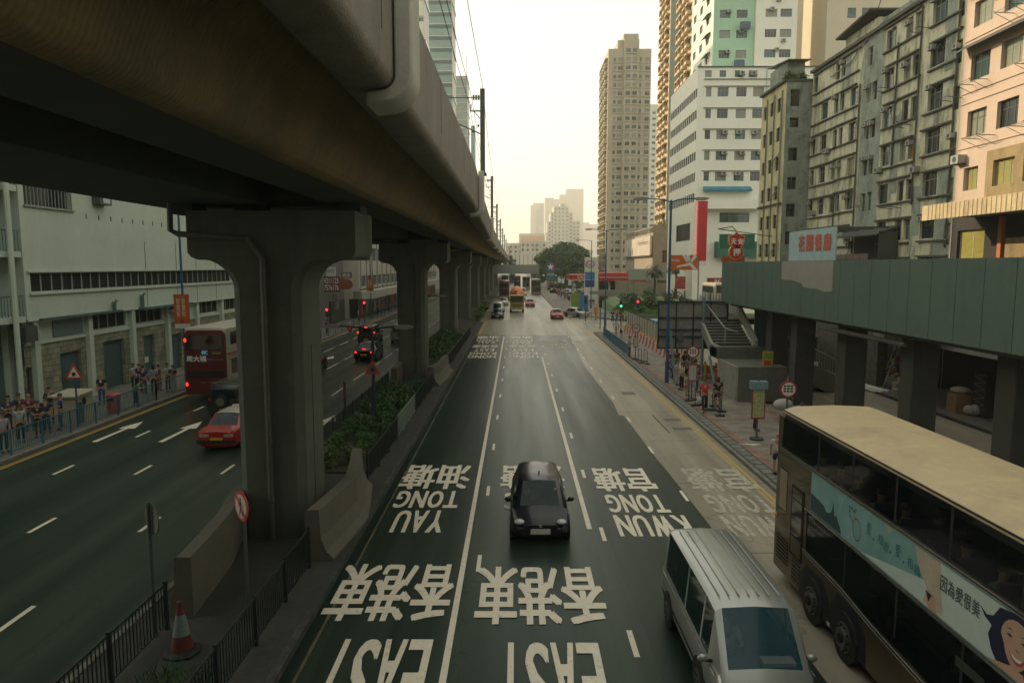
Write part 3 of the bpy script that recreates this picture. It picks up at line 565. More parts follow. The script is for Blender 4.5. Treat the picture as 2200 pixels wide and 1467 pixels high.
# ------------------------------------------------------------------ left industrial building
FL = (-25.2, 0, R(90)); FL2 = (-25.5, 0, R(90))
B = thing('industrial_building', 'pale grey industrial building with a long dark window band above a stone base', 'building', (-40, 50, 0))
holes = [(36.15, 61.6, 6.5, 7.5)]; barred = (36.1, 40.0, 11.0, 14.0)
g = MB(); wall(g, L1W, FL, 35.7, 72, 5.1, 29, holes + [barred], .3); fbox(g, FL, 35.7, 72, 5.0, 5.1, -.06, .3, L1W); g.quad((-25.2, 35.7, 5.0), (-40, 35.7, 5.0), (-40, 35.7, 29), (-25.2, 35.7, 29), L1W); g.box(-55, -26.3, 35.72, 72, 0, 28.9, L1W); g.box(-55, -25.3, 35.74, 71.9, 28.9, 29.2, L1W)
g.box(-26.4, -25.21, 71.6, 72, 0, 29, L1W)
for y in (47.5, 51.8, 55, 58.5): g.box(-25.195, -25.18, y, y + .03, 5.1, 9.5, KERBD)
for k in range(9): y = 41.2 + k * 1.25; g.box(-25.2, -25.17, y, y + .05, 10.6, 10.9, KERBD)
g.build('wall', B)
g = MB(); fbox(g, FL, 36.0, 61.9, 6.36, 6.48, -.12, .3, L1W); fbox(g, FL, 35.9, 61.9, 7.52, 7.62, -.14, .02, L1W); g.build('sill', B)
for i in range(29): put_window(B, FL, 36.2 + .876 * i, 36.2 + .876 * (i + 1), 6.5, 7.5, FR_G, GL_M, 1, 0, .1)
o = MB()
for i in range(14): c = 36.1 + 3.9 * (i + .5) / 14; o.box(-25.16, -25.12, c - .015, c + .015, 11.0, 13.8, FR_G)
o.box(-25.2, -25.08, 36, 40.1, 10.9, 11.0, FR_G); o.build('window_grille', B)
g = MB(); g.quad((-25.9, 36.1, 11), (-25.9, 40, 11), (-25.9, 40, 14), (-25.9, 36.1, 14), GL_D); g.build('barred_window', B)
g = MB(); g.box(-25.2, -24.7, 41.9, 43.1, 11.5, 13.0, FR_D); g.box(-24.7, -24.68, 42.2, 42.9, 11.6, 12.9, mat('lightbox', (.35, .42, .45), .4)); g.build('light_box', B)
bays = [36.4 + 4.68 * k for k in range(8)]
g = MB()
hol2 = []
for k, b in enumerate(bays[:7]):
    if k in (1, 2, 4, 5, 6): hol2.append((b + .45, b + 4.2, 4.0, 4.95))
drs = [(38.5, 40.4, .6, 3.0), (42.6, 44.9, .2, 3.2), (47.3, 48.7, .3, 3.1), (35.75, 36.25, .15, 2.6), (50.9, 52.6, .15, 2.8)]
wall(g, L1W, FL2, 35.7, 72, 3.8, 5.1, hol2, .2); g.build('lower_wall', B)
g = MB(); wall(g, STONE, FL2, 35.7, 72, .1, 3.8, drs, .25); g.build('stone_base', B)
g = MB(); fbox(g, FL2, 35.7, 72, 3.72, 3.85, -.08, .02, L1W); g.build('sill', B)
for b in bays: g = MB(); g.box(-25.5, -25.23, b - .2, b + .2, 0, 5.0, L1W); g.build('pillar', B)
for h in hol2:
    for j in range(4): w_ = (h[1] - h[0]) / 4; put_window(B, FL2, h[0] + w_ * j, h[0] + w_ * (j + 1), h[2], h[3], FR_G, GL_M, 1, 0, .1)
for i, d in enumerate(drs):
    g = MB(); m = TEALD if i != 3 else FR_D
    g.quad((-25.7, d[0], d[2]), (-25.7, d[1], d[2]), (-25.7, d[1], d[3]), (-25.7, d[0], d[3]), m)
    for k in range(int((d[3] - d[2]) / .2)) if i == 1 else []: g.box(-25.7, -25.68, d[0], d[1], d[2] + k * .2, d[2] + k * .2 + .04, TEALD)
    if i in (0, 2): g.box(-25.7, -25.66, d[0] + .3, d[0] + .8, 1.2, 1.6, FR_D if i == 0 else SWHITE)
    g.build('door' if i != 1 else 'roller_shutter', B)
g = MB(); g.box(-25.49, -25.42, 38.0, 40.6, 4.0, 4.9, mat('teal_panel', (.10, .16, .15), .5, var=.1)); g.build('panel', B)
for y, z in ((43.3, 5.6), (46.6, 5.9)): g = MB(); g.tube([(-25.05, y, 5.0), (-25.05, y, z), (-24.85, y, z + .15)], .12, mat('vent_pipe', (.06, .10, .10), .5), 8); g.build('vent_pipe', B)
g = MB(); g.prism([(50.3, 4.7), (51.0, 4.9), (51.7, 4.75), (52.1, 4.3), (51.8, 4.3), (51.4, 4.6), (50.9, 4.7), (50.3, 4.55)], 'x', -25.5, -24.6, L1W); g.build('duct', B)
g = MB(); fbox(g, FL, 36.5, 44.0, 5.0, 5.12, -.3, -.07, TEALD); fbox(g, FL, 46.2, 53.2, 4.95, 5.1, -.5, -.07, TEALD); g.build('awning', B)
put_ac(B, FL2, 52.9, 2.6)
# stair tower at its near end
B = thing('stair_tower', 'teal railed concrete stair tower with a drain pipe at the left frame edge', 'building', (-28, 33, 0))
core(B, -40, -26.6, 24, 35.65, 0, 26, mat('stair_wall', (.10, .15, .14), .85, var=.2, vs=.7))
for z in (5.3, 8.6, 11.9):
    g = MB(); g.box(-26.6, -25.2, 33.5, 35.6, z - .3, z, L1W); g.prism([(33.5, z - .3), (33.5, z), (29.5, z + 2.2), (29.5, z + 1.9)], 'x', -26.6, -25.3, L1W); g.build('landing', B)
    g = MB()
    for k in range(10): y = 33.6 + k * .21; g.box(-25.26, -25.23, y, y + .02, z, z + 1.05, mat('rail_teal', (.05, .14, .15), .5))
    g.box(-25.27, -25.22, 33.5, 35.6, z + 1.02, z + 1.07, MATS['rail_teal']); g.tube([(-25.3, 33.5, z + 1.05), (-25.3, 29.5, z + 3.2)], .03, MATS['rail_teal'], 5)
    for k in range(9): y = 33.3 - k * .45; g.box(-25.31, -25.28, y, y + .02, z + .55 * (33.5 - y), z + 1.05 + .55 * (33.5 - y), MATS['rail_teal'])
    g.build('balustrade', B)
g = MB(); g.tube([(-25.0, 34.6, 0), (-25.0, 34.6, 20)], .13, L1W, 8); g.build('drain_pipe', B)
g = MB(); g.box(-25.5, -24.9, 35.1, 36.0, 4.0, 4.8, FR_D); g.build('junction_box', B)
# second left building (market block) and unseen tall blocks behind the viaduct, added to cast shade
B = thing('market_building', 'white and teal glazed block with a canopy over dark shops, seen beyond the nearest pier', 'building', (-35, 130, 0))
MW = mat('market_white', (.42, .41, .34), .8, var=.12, vs=.4, dirt=(.2, .2, .16), da=.4, ds=.5)
FM = (-23.0, 0, R(90)); hm = []
for k in range(24):
    y = 103.2 + k * 4.1; hm += [(y, y + 3.8, 4.75, 6.35), (y, y + 3.8, 8.6, 10.6), (y, y + 3.8, 12.6, 14.6)]
g = MB(); wall(g, MW, FM, 102, 202, 4.4, 28, hm, .35); g.box(-50, -23.9, 102.02, 202, 0, 27.9, MW); g.quad((-50, 102, 4), (-23, 102, 4), (-23, 102, 28), (-50, 102, 28), MW); g.build('wall', B)
for k, h in enumerate(hm[:45]): put_window(B, FM, *h, FR_G, GL_T if k % 3 else GL_B, 5, 1, .15, sub=False)
g = MB()
for h in hm[45:]: window_flat(g, FM, *h, FR_G, GL_T)
tag(g.build('windows', B), kind='stuff')
for k in range(24): g = MB(); y = 103.2 + k * 4.1 - .3; g.box(-23.0, -22.85, y, y + .25, 4.0, 16, FR_G); g.build('fin', B)
g = MB(); g.prism([(-24, 102.5), (-22.4, 101), (-21.2, 104), (-21.2, 200), (-24, 200)], 'z', 3.0, 4.15, MW); g.build('canopy', B)
g = MB(); g.box(-24.5, -23.2, 102, 200, 0, 3.0, mat('shopfront_dark', (.03, .035, .03), .3, var=.6, vs=.7))
for k in range(30): y = 104 + k * 3.2; g.box(-23.2, -23.1, y, y + rnd.uniform(.3, 1.6), rnd.uniform(0.3, 1), rnd.uniform(1.6, 2.9), rnd.choice([MATS['teal_door'], L1W, PIERM, GL_Y, SRED, GL_T]))
g.build('shopfront', B)
for nm, lab, (x0, x1, y0, y1, h) in (('corner_building', 'dark corner block carrying stacked shop signs, seen beside the nearest pier', (-27.9, -24.5, 84, 99, 34)), ('residential_block', 'tall plain block hidden behind the viaduct, by the market block', (-34, -28, 128, 150, 68)), ('office_block', 'tall plain block behind the viaduct, between the industrial and market buildings', (-34, -28, 76.4, 101, 56))):  # the last two are unseen, put in to keep sun off buildings opposite
    B = thing(nm, lab, 'building', ((x0 + x1) / 2, y0, 0)); core(B, x0, x1, y0, y1, 0, h, mat('hidden_wall', (.12, .125, .11), .85, var=.3, vs=.5))
    if nm == 'corner_building':
        BS = B
        g = MB(); g.box(-24.5, -24.3, 91, 98.5, .2, 3.2, MATS['shopfront_dark']); g.build('shopfront', B)
g = MB(); g.box(-60, -26, 204, 300, 0, 40, MW); single(g, 'apartment_block', 'plain block far down the left side, mostly behind the viaduct', 'building', (-40, 204, 0))
g = MB(); g.box(-60, -26, 310, 560, 0, 60, MW); single(g, 'apartment_block', 'farthest plain block on the left, behind the row of viaduct piers', 'building', (-40, 310, 0))
# signs hanging beside the first pier
def board(name, lab, x0, x1, z0, z1, y, m, texts=(), th=.2, grp=None, post=None):
    t = thing(name, lab, 'sign', ((x0 + x1) / 2, y, z0), 0, grp); g = MB(); g.box(x0, x1, y, y + th, z0, z1, m); g.build('panel', t)
    for i, (body, a0, a1, b0, b1, tm) in enumerate(texts):
        g = MB(); g.text(body, (x0 + (x1 - x0) * a0, y - .012, z0 + (z1 - z0) * b0), (1, 0, 0), (0, 0, 1), (x1 - x0) * (a1 - a0), (z1 - z0) * (b1 - b0), tm, .01); g.build('lettering', t)
    return t
def pxboard(name, lab, u0, u1, v0, v1, Y, m, texts=(), **k):
    a = onY(u0, v1, Y); b = onY(u1, v0, Y); return board(name, lab, a.x, b.x, a.z, b.z, Y, m, texts, **k)
SGN_R = mat('sign_dark_red', (.10, .02, .02), .5, var=.2, vs=1); SGN_W = mat('sign_pale', (.45, .47, .42), .5, var=.1); TXW = mat('lettering_white', (.62, .62, .56), .5); TXK = mat('lettering_black', (.02, .025, .02), .5); TXR = mat('lettering_red', (.45, .035, .02), .5)
pxboard('shop_sign', 'pale hanging sign reading CONVEY beside the nearest pier', 686, 720, 574, 597, 90, SGN_W, [('CONVEY', .12, .95, .45, .8, TXK)])
pxboard('shop_sign', 'dark red hanging sign with two rows of phone digits beside the nearest pier', 688, 729, 594, 627, 89, SGN_R, [('24211125', .1, .95, .55, .9, TXW), ('97576176', .1, .95, .1, .45, TXW)])
pxboard('shop_sign', 'tall black and white poster board below the phone number sign', 704, 727, 630, 665, 93, mat('poster_bw', (.25, .26, .24), .5, var=.8, vs=2.2), ())
pxboard('shop_sign', 'small dark framed sign projecting above the brown half-round sign', 733, 755, 585, 597, 98, FR_D, [('酒店', .1, .9, .15, .85, TXW)])
g = MB(); a = onY(728, 622, 94); b = onY(757, 599, 94); rr = (b.z - a.z) / 2
g.prism([(a.x, b.z), (a.x, a.z), (b.x - rr, a.z)] + arc(b.x - rr, (a.z + b.z) / 2, rr, -90, 90, 8)[1:], 'y', 94, 94.4, mat('brown_sign', (.22, .075, .045), .5, var=.2)); single(g, 'shop_sign', 'blank brown sign with a rounded end beside the phone number sign', 'sign', (a.x, 94, a.z))
# ------------------------------------------------------------------ pink building, nearest right
FRT = (27.0, 0, R(-90))                     # a = -Y
PINK = mat('pink_paint', (.50, .385, .30), .8, var=.1, vs=.6, dirt=(.30, .22, .15), da=.5, ds=.8, dth=.55, stretch=.2, bump=.3)
BAREY = mat('bare_render', (.30, .22, .11), .85, var=.3, vs=1.2, dirt=(.14, .12, .07), da=.7, ds=1.3, dth=.5, stretch=.4, bump=.5)
B = thing('pink_building', 'sunlit pink tenement with steel windows and laundry racks, at the right edge', 'building', (30, 34, 0))
cols = [(-43.2, -41.5), (-40.6, -38.9), (-38.2, -36.4), (-35.7, -33.9), (-33.0, -31.2)]
rows = [(21.8, 23.25), (18.75, 20.25), (15.5, 17.0), (12.35, 13.8), (25.0, 26.5)]
H1 = [(a, b, z0, z1) for (z0, z1) in rows for (a, b) in cols if not (z0 == 12.35 and a < -40.7)] + [(-43.2, -41.9, 12.35, 13.7)]
g = MB(); wall(g, PINK, FRT, -44, -26, 14.4, 36, H1, .35); wall(g, PINK, FRT, -44, -41.2, 10.9, 14.4, H1, .35); wall(g, BAREY, FRT, -41.2, -26, 10.9, 14.4, H1, .35)
g.box(27.36, 42, 26, 43.98, 0, 36, PINK); g.quad((27, 44, 8), (27.4, 44, 8), (27.4, 44, 36), (27, 44, 36), PINK); g.build('wall', B)
for i, h in enumerate(H1): put_window(B, FRT, *h, FR_D if i % 3 else FR_G, [GL_C, GL_T, GL_C, GL_D][i % 4] if h[2] > 13 else GL_Y, 3, 1, .22, bars=(i % 5 == 2))
g = MB()
for z in (24.3, 21.15, 18.1, 14.85, 17.5): g.box(26.93, 27, 26, 43.9, z, z + .07, PINK)
g.build('ledge', B)
g = MB(); g.prism([(27, 20.9), (26.2, 20.45), (26.2, 20.5), (27, 21.0)], 'y', 36, 43.8, FR_D); g.prism([(27, 24.0), (26.5, 23.7), (26.5, 23.75), (27, 24.1)], 'y', 40, 43.8, FR_D); g.build('awning', B)
RK = MB()
for y, z in ((42.9, 18.5), (41.3, 24.9), (39.8, 21.5), (37.9, 18.3), (38.2, 15.2), (36.6, 21.6), (41.9, 15.2), (36.2, 15.3)):
    for dy in (0, 1.3): RK.tube([(27, y - dy, z), (25.9, y - dy, z + .05)], .022, FR_D, 4); RK.tube([(27, y - dy, z - .5), (25.95, y - dy, z)], .016, FR_D, 4)
    for k in range(3): RK.tube([(26.0 + k * .3, y, z + .05), (26.0 + k * .3, y - 1.3, z + .05)], .012, FR_D, 4)
RK.build('laundry_racks', B)
g = MB(); g.tube([(27, 41.9, 23.1), (26.1, 41.9, 23.4)], .04, FR_D, 5); g.box(25.7, 26.1, 41.75, 42.05, 23.3, 23.45, FR_D); g.build('wall_lamp', B)
CORR = mat('canopy_striped', (.50, .40, .24), .7, var=.25, vs=1.5, dirt=(.20, .14, .07), da=.7, ds=3, dth=.5, stretch=.15)
g = MB(); g.box(24.0, 27, 27, 41.9, 10.7, 10.9, CONCP); g.box(23.9, 24, 27, 41.9, 10.5, 11.35, CORR)
for k in range(40): y = 27.2 + k * .36; g.box(23.87, 23.9, y, y + .12, 10.52, 11.33, CORR)
g.build('canopy', B)
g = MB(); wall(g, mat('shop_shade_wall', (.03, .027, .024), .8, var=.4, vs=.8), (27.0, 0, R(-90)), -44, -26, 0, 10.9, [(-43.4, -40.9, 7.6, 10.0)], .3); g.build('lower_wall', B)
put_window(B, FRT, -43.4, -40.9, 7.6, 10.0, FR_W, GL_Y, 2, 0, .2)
g = MB(); g.box(26.8, 27.0, 39.2, 39.5, 7, 10.6, mat('orange_pillar', (.45, .14, .05), .7, var=.2)); g.build('pillar', B)
g = MB()
for k in range(24): g.box(26.9, 26.98, 33.5, 36.8, 7 + k * .15, 7.09 + k * .15, FR_G)
g.build('roller_shutter', B)
g = MB(); g.box(26.9, 26.97, 37.2, 39.0, 7.2, 9.4, BAREY); g.build('panel', B)
put_ac(B, FRT, -43.4, 14.0); put_ac(B, FRT, -33.4, 8.6)
# ------------------------------------------------------------------ old grey-yellow tenement
OLD = mat('old_facade', (.54, .53, .37), .88, var=.22, vs=.5, dirt=(.11, .125, .09), da=.9, ds=1.3, dth=.47, stretch=.3, bump=.6, bs=14)
OLDG = mat('old_facade_grey', (.27, .31, .25), .9, var=.3, vs=.8, dirt=(.09, .10, .08), da=.8, ds=1.5, dth=.48, stretch=.5, bump=.5)
LEDGE = mat('stained_ledge', (.085, .09, .065), .9, var=.5, vs=2)
B = thing('old_tenement', 'weathered yellow-grey tenement with many small windows and stained ledges, left of the pink building', 'building', (30, 55, 0))
cols = [(-65.8, -64.9), (-63.9, -62.6), (-61.4, -60.6), (-60.3, -59.6), (-58.5, -57.2), (-55.9, -55.1), (-54.95, -54.2), (-53.2, -51.9), (-50.6, -49.8), (-49.5, -48.7), (-47.5, -45.9), (-44.8, -44.15)]
H2 = []
for r in range(8):
    for i, (a, b) in enumerate(cols):
        z = 23.4 - 2.75 * r; h = 1.4
        if i in (5, 6): z -= .35
        if i == 11: z -= .5
        if (r, i) in ((0, 4), (0, 6), (6, 7), (6, 8), (0, 1), (7, 6), (7, 7), (7, 5), (6, 5), (6, 6), (1, 0)): continue
        H2.append((a, b, z, z + h + (.15 if i == 10 else 0)))
g = MB(); wall(g, OLD, FRT, -66, -44.02, 0, 25.2, H2, .3); g.box(27.31, 42, 44.04, 66, 0, 25.2, OLD); g.build('wall', B)
# grey patches keep clear of the windows: cut them with the same openings
g = MB()
for a, b, c, d in ((-56.5, -53.4, 9.0, 25.1), (-48.6, -47.6, 9.9, 13.2), (-45.8, -44.1, 7.0, 13.9), (-45.8, -44.9, 20.0, 25.0), (-60.3 + .8, -58.6, 21.8, 24.9), (-51.8, -50.7, 13, 18.5)):
    hh = [(max(h[0], a), min(h[1], b), max(h[2], c), min(h[3], d)) for h in H2 if h[0] < b and h[1] > a and h[2] < d and h[3] > c]
    g = MB(); wall(g, OLDG, (26.985, 0, R(-90)), a, b, c, d, hh, .01); g.build('render_patch', B)
wr_ = random.Random(11)
for i, h in enumerate(H2):
    put_window(B, FRT, *h, wr_.choice([FR_G, FR_D, FR_G]), GL_O if i == 41 else wr_.choice([GL_D, GL_D, GL_T, GL_D, GL_T, GL_C]), 2 if h[1] - h[0] < 1.1 else 3, 1, .16) if i < 88 else None
    if wr_.random() < .28: put_ac(B, FRT, h[0] + wr_.uniform(.25, .5), h[3] - wr_.uniform(.2, .55), .62)
g = MB()
for r in range(9):
    z = 23.4 - 2.75 * r
    for a, b in ((44.1, 48.0), (48.4, 53.6), (56.9, 60.9), (60.2, 66)):
        dz = wr_.uniform(-.08, .08); g.box(26.84, 27, a + wr_.uniform(0, .3), b - wr_.uniform(0, .5), z - .22 + dz, z - .12 + dz, LEDGE); g.box(26.82, 27, a + wr_.uniform(0, .6), b - wr_.uniform(0, .6), z + 1.5 + dz, z + 1.62 + dz, LEDGE)
g.box(26.7, 27.6, 44.05, 66, 25.2, 25.45, LEDGE); g.build('ledge', B)
g = MB()
for y, z0, z1 in ((49.05 - .5, 12, 25), (56.75, 8, 22), (51.4, 14.8, 23.5), (44.02 + .45, 9, 25), (60.7 - .3, 8, 14)): g.tube([(26.9, y, z0), (26.9, y, z1)], .06, LEDGE, 6)
g.tube([(26.9, 62, 23.9), (26.85, 58, 24.2), (26.85, 57, 24.9), (26.9, 53, 25.8)], .05, FR_G, 5); g.build('drain_pipe', B)
for a, z in ((-64.3, 12.4), (-60.4, 9.2), (-57.0, 9.4), (-48.2, 14.1), (-45.6, 7.6), (-50.0, 6.0), (-53.0, 14.7), (-62.0, 17.5)): put_ac(B, FRT, a, z, .8)
g = MB(); g.box(28, 34, 56.6, 62, 25.2, 27.0, OLD); g.prism([(56.4, 27.6), (56.4, 27.45), (62.2, 26.95), (62.2, 27.1)], 'x', 27.2, 34.5, LEDGE); g.build('rooftop_shack', B)
for k in range(5): put_window(B, (28, 0, R(-90)), -62 + .3 + k * 1.05, -62 + 1.1 + k * 1.05, 25.6, 26.6, FR_G, GL_T, 2, 0, .0)
g = MB(); g.box(28, 36, 44.5, 55.6, 25.4, 26.6, OLDG); g.box(30, 38, 46, 52, 26.6, 29, CONCP); g.build('rooftop_room', B)
RK = MB()
for y, z in ((48.5, 23.2), (49.6, 17.6), (50.2, 17.4), (46.6, 12.2), (44.9, 18.0), (53.0, 20.5), (51.0, 11.9), (56.0, 12.4)):
    for dy in (0, 1.0): RK.tube([(27, y - dy, z), (26.1, y - dy, z + .1)], .025, FR_D, 4)
    RK.tube([(26.1, y, z + .1), (26.1, y - 1.0, z + .1)], .02, FR_D, 4)
RK.tube([(26.8, 55, 26), (25.8, 51, 27.8), (26, 46, 27.5)], .03, FR_D, 4); RK.build('laundry_racks', B)
# dark metal awning and balcony with peeling sign at first floor, old signs
g = MB(); a = onX(1797, 483, 25.6); b = onX(1915, 456, 25.6)
g.prism([(27, 10.6), (25.4, 10.0), (25.4, 10.1), (27, 10.75)], 'y', 50.0, 56.8, FR_D); g.box(25.6, 26.9, 50.0, 50.08, 6.9, 10.3, FR_D); g.box(26.92, 26.97, 50.1, 56.4, 7.2, 10.4, mat('grime_black', (.02, .025, .02), .8)); g.build('awning', B)  # near-black sheet on the wall below the awning
RUST = mat('rusty_sign', (.26, .20, .17), .8, var=.3, vs=2, dirt=(.16, .03, .02), da=.9, ds=1.4, dth=.48, stretch=.5)
g = MB(); g.box(25.45, 25.5, 51.2, 56.2, 7.6, 8.75, RUST); g.box(25.45, 26.9, 51.2, 56.2, 7.45, 7.58, FR_D); g.build('peeling_signboard', B)
g = MB(); g.box(25.0, 27, 44.1, 66, 6.2, 6.5, LEDGE); g.build('canopy', B)
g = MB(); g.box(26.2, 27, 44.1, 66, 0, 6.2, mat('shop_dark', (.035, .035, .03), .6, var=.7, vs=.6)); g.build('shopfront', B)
# blue-white restaurant signboard reading 花園餐廳
BL = mat('pale_blue_board', (.30, .42, .43), .6, var=.15, vs=1.2, dirt=(.20, .27, .27), da=.5, ds=1.5, dth=.5)
a = onX(1694, 556, 22.9); b = onX(1797, 487, 22.9)
t = thing('restaurant_sign', 'faded pale blue signboard with red characters 花園餐廳, above the footbridge', 'sign', (22.9, a.y, 6.5))
ya, yb = a.y, b.y; z0, z1 = 8.1, onX(1797, 487, 22.9).z
g = MB(); g.box(22.9, 23.0, yb, ya, z0, z1, BL); g.build('panel', t)
for i, ch in enumerate('花園餐廳'):
    g = MB(); yy = ya - (ya - yb) * (.24 + .18 * i); hgt = (z1 - z0) * .48
    g.text(ch, (22.86, yy, z0 + (z1 - z0) * .36 + i * .0), (0, -1, 0), (0, 0, 1), (ya - yb) * .14, hgt, mat('letter_orange_red', (.42, .09, .05), .6, var=.3, vs=4), .03); g.build('lettering', t)
g = MB()
for k in range(5): y = yb + (ya - yb) * k / 4; g.box(23.0, 27, y - .04, y + .04, z1 - .1, z1, FR_D); g.box(23.0, 27, y - .04, y + .04, z0 + .1, z0 + .2, FR_D)
g.build('bracket', t)
# ------------------------------------------------------------------ grey corner tenement B3
B = thing('corner_tenement', 'narrow grey tenement with a plain stained side wall and green plants on its roof', 'building', (27, 69, 0))
FF = (0, 66.2, 0); H3 = [(25.1, 25.95, z, z + h) for z, h in ((22.4, 1.5), (20.5, .9), (17.5, 1.2), (14.9, 1.15), (12.4, 1.2), (9.85, 1.2))] + [(25.1, 25.95, 7.0, 1.2 + 7)]
g = MB(); wall(g, OLDG, FF, 24.7, 27.2, 0, 24.6, H3, .25); g.box(24.95, 40, 66.5, 72.4, 0, 24.6, OLDG); g.build('wall', B)
FW3 = (24.7, 0, R(-90)); H4 = [(a, b, z, z + 1.3) for z in [22.2 - 2.7 * k for k in range(8)] for a, b in ((-72.0, -71.2), (-70.3, -69.3), (-68.4, -67.5))]
OLDY = mat('old_yellow', (.52, .48, .26), .88, var=.2, vs=.6, dirt=(.14, .14, .10), da=.8, ds=1.2, dth=.5, stretch=.3)
g = MB(); wall(g, OLDY, FW3, -72.6, -66.2, 0, 24.6, H4, .22); g.build('yellow_wall', B)
for h in H3: put_window(B, FF, *h, FR_D, GL_D, 2, 1, .12)
for h in H4: put_window(B, FW3, *h, FR_D, GL_D, 2, 1, .12)
g = MB(); g.box(24.5, 24.7, 66.3, 72.5, 13.6, 13.75, LEDGE); g.box(24.4, 27.3, 66.1, 72.6, 24.6, 24.8, LEDGE)
for y in (67.0, 68.9, 70.8): g.tube([(24.6, y, 6), (24.6, y, 24)], .07, CONCP, 6)
for z in (9.6, 15, 18.3): g.tube([(24.55, 67, z), (24.5, 68.9, z - .7)], .05, CONCP, 6)
g.build('drain_pipe', B)
g = MB(); g.box(25.2, 26.8, 67.5, 72, 24.8, 26.8, OLDG); g.prism([(66.6, 26.6), (72, 27.2), (72, 27.3), (66.6, 26.7)], 'x', 24.9, 27, FR_D); g.build('rooftop_shack', B)
# ------------------------------------------------------------------ big white building + green tower
WHT = mat('white_tower', (.74, .74, .62), .8, var=.06, vs=.3, dirt=(.55, .55, .46), da=.45, ds=.35, dth=.55, stretch=.2)
GRN = mat('mint_tower', (.34, .52, .36), .8, var=.08, vs=.3)
B = thing('white_factory_building', 'broad white block with sloping-corner ribbon windows and a blue awning, behind the red vertical sign', 'building', (33, 100, 0))
FF = (0, 100, 0); FS = (25, 0, R(-90))
c5 = [(26.2, 26.95), (27.8, 29.3), (30.4, 31.8), (32.7, 34.2), (35.2, 36.7), (37.6, 39)]
HB = [(a, b, z, z + 1.25) for z in (31.1, 28.2, 25.35, 22.5, 19.65) for a, b in c5] + [(a, b, 33.7, 34.6) for a, b in ((26.0, 26.9), (28, 28.9), (30.1, 31.2), (32, 33.2))]
HB += [(28.6, 32.8, 13.9, 15.3)]
g = MB(); wall(g, WHT, FF, 25, 42, 3, 35, HB, .3); HS = [(-116.8 + 1.2 * k + .05, -116.8 + 1.2 * k + 1.1, z, z + 1.2) for z in (31.1, 28.2, 25.35, 22.5, 19.65, 16.8) for k in range(14)] + [(-111, -102, 11.5, 14)]
wall(g, WHT, FS, -117, -100, 3, 35, HS, .3); g.box(25.35, 42, 100.35, 116.6, 0, 35, WHT); g.build('wall', B)
for i, h in enumerate(HB): put_window(B, FF, *h, FR_G, [GL_C, GL_T, GL_D, GL_C, GL_T][i % 5], 3, 1, .12)
g = MB()
for i, h in enumerate(HS): window_flat(g, FS, *h, FR_G, GL_M, .12)
tag(g.build('windows', B), kind='stuff')
g = MB()
for z in (33.4, 32.45, 29.55, 26.7, 23.85, 21.0): g.box(25.9, 40, 99.8, 100, z, z + .08, CONCP)
g.box(24.9, 42, 99.85, 100, 35, 35.15, FR_D); g.build('ledge', B)
for a, z in ((28.9, 26.1), (30.8, 26.1), (33, 26.1), (28.9, 23.3), (31.4, 23.3), (33.9, 23.3), (28.9, 20.5), (30.8, 20.5), (32.6, 34), (31, 34)): put_ac(B, FF, a, z - .1, 1.0)
g = MB(); g.prism([(99.0, 18.2), (99.0, 18.35), (100, 18.9), (100, 18.2)], 'x', 26.2, 32.8, mat('blue_awning', (.03, .17, .24), .5)); g.build('awning', B)
g = MB(); g.box(25.6, 34, 98.6, 100, 14.9 + .8, 16.4 + .6, WHT); g.build('balcony', B)
g = MB(); g.box(28, 40, 98.8, 99.95, 9.0, 11.2, mat('green_netting', (.03, .14, .10), .8, var=.3, vs=1)); g.build('green_netting', B)
g = MB(); g.tube([(34.5, 99.9, 19), (34.5, 99.9, 35)], .07, GRN, 5); g.build('drain_pipe', B)
TWR = mat('white_tower_paint', (.70, .69, .58), .8, var=.08, vs=.3)
B = thing('green_tower', 'tall apartment tower with mint green and white bands rising behind the broad white block', 'building', (33, 112, 0))
Z = [35.6 + 2.87 * k for k in range(7)]
HG = [(a, b, z, z + 1.15) for z in Z for a, b in ((30.0, 31.6), (32.5, 34.1), (36.6, 38.3), (38.8, 40.5))]
FG = (0, 108, 0); FGS = (29.1, 0, R(-90))
g = MB(); wall(g, GRN, FG, 29.1, 35.2, 33, 56, HG, .3); g.build('green_wall', B)
g = MB(); wall(g, TWR, (0, 107.6, 0), 35.2, 41.3, 30, 56, HG, .3); g.quad((35.2, 107.6, 30), (35.2, 108, 30), (35.2, 108, 56), (35.2, 107.6, 56), TWR)
HGS = [(a, b, z, z + 1.2) for z in Z for a, b in ((-120, -118.2), (-116, -114.2), (-112, -110.3))]; wall(g, TWR, FGS, -121, -108, 30, 56, HGS, .3); g.box(29.45, 41.3, 108.35, 121, 30, 56, TWR); g.build('wall', B)
for i, h in enumerate(HG): put_window(B, FG if h[0] < 35 else (0, 107.6, 0), *h, FR_G, [GL_T, GL_D, GL_C][i % 3], 4, 1, .1)
for i, h in enumerate(HGS): put_window(B, FGS, *h, FR_G, GL_D, 3, 1, .1)
g = MB()
for z in Z: g.prism([(29.1, z + 1.3), (28.4, z + .95), (28.4, z + 1.0), (29.1, z + 1.45)], 'y', 109.5, 112.5, mat('green_awning', (.04, .14, .09), .6))
g.build('awning', B)
for i, z in enumerate(Z): put_ac(B, FG, 31.3 if i % 2 else 33.2, z + .7, .8); put_ac(B, (0, 107.6, 0), 37.5 + (i % 3) * .9, z + (.9 if i % 2 else -.7), .8)
LN = mat('laundry', (.12, .16, .22), .8, var=.8, vs=4)
for x, z in ((33.6, 43.3), (32.9, 37.9), (33.9, 51.5)): g = MB(); g.box(x - .7, x + .7, 107, 107.5, z - .9, z + .1, LN); g.build('laundry', B)
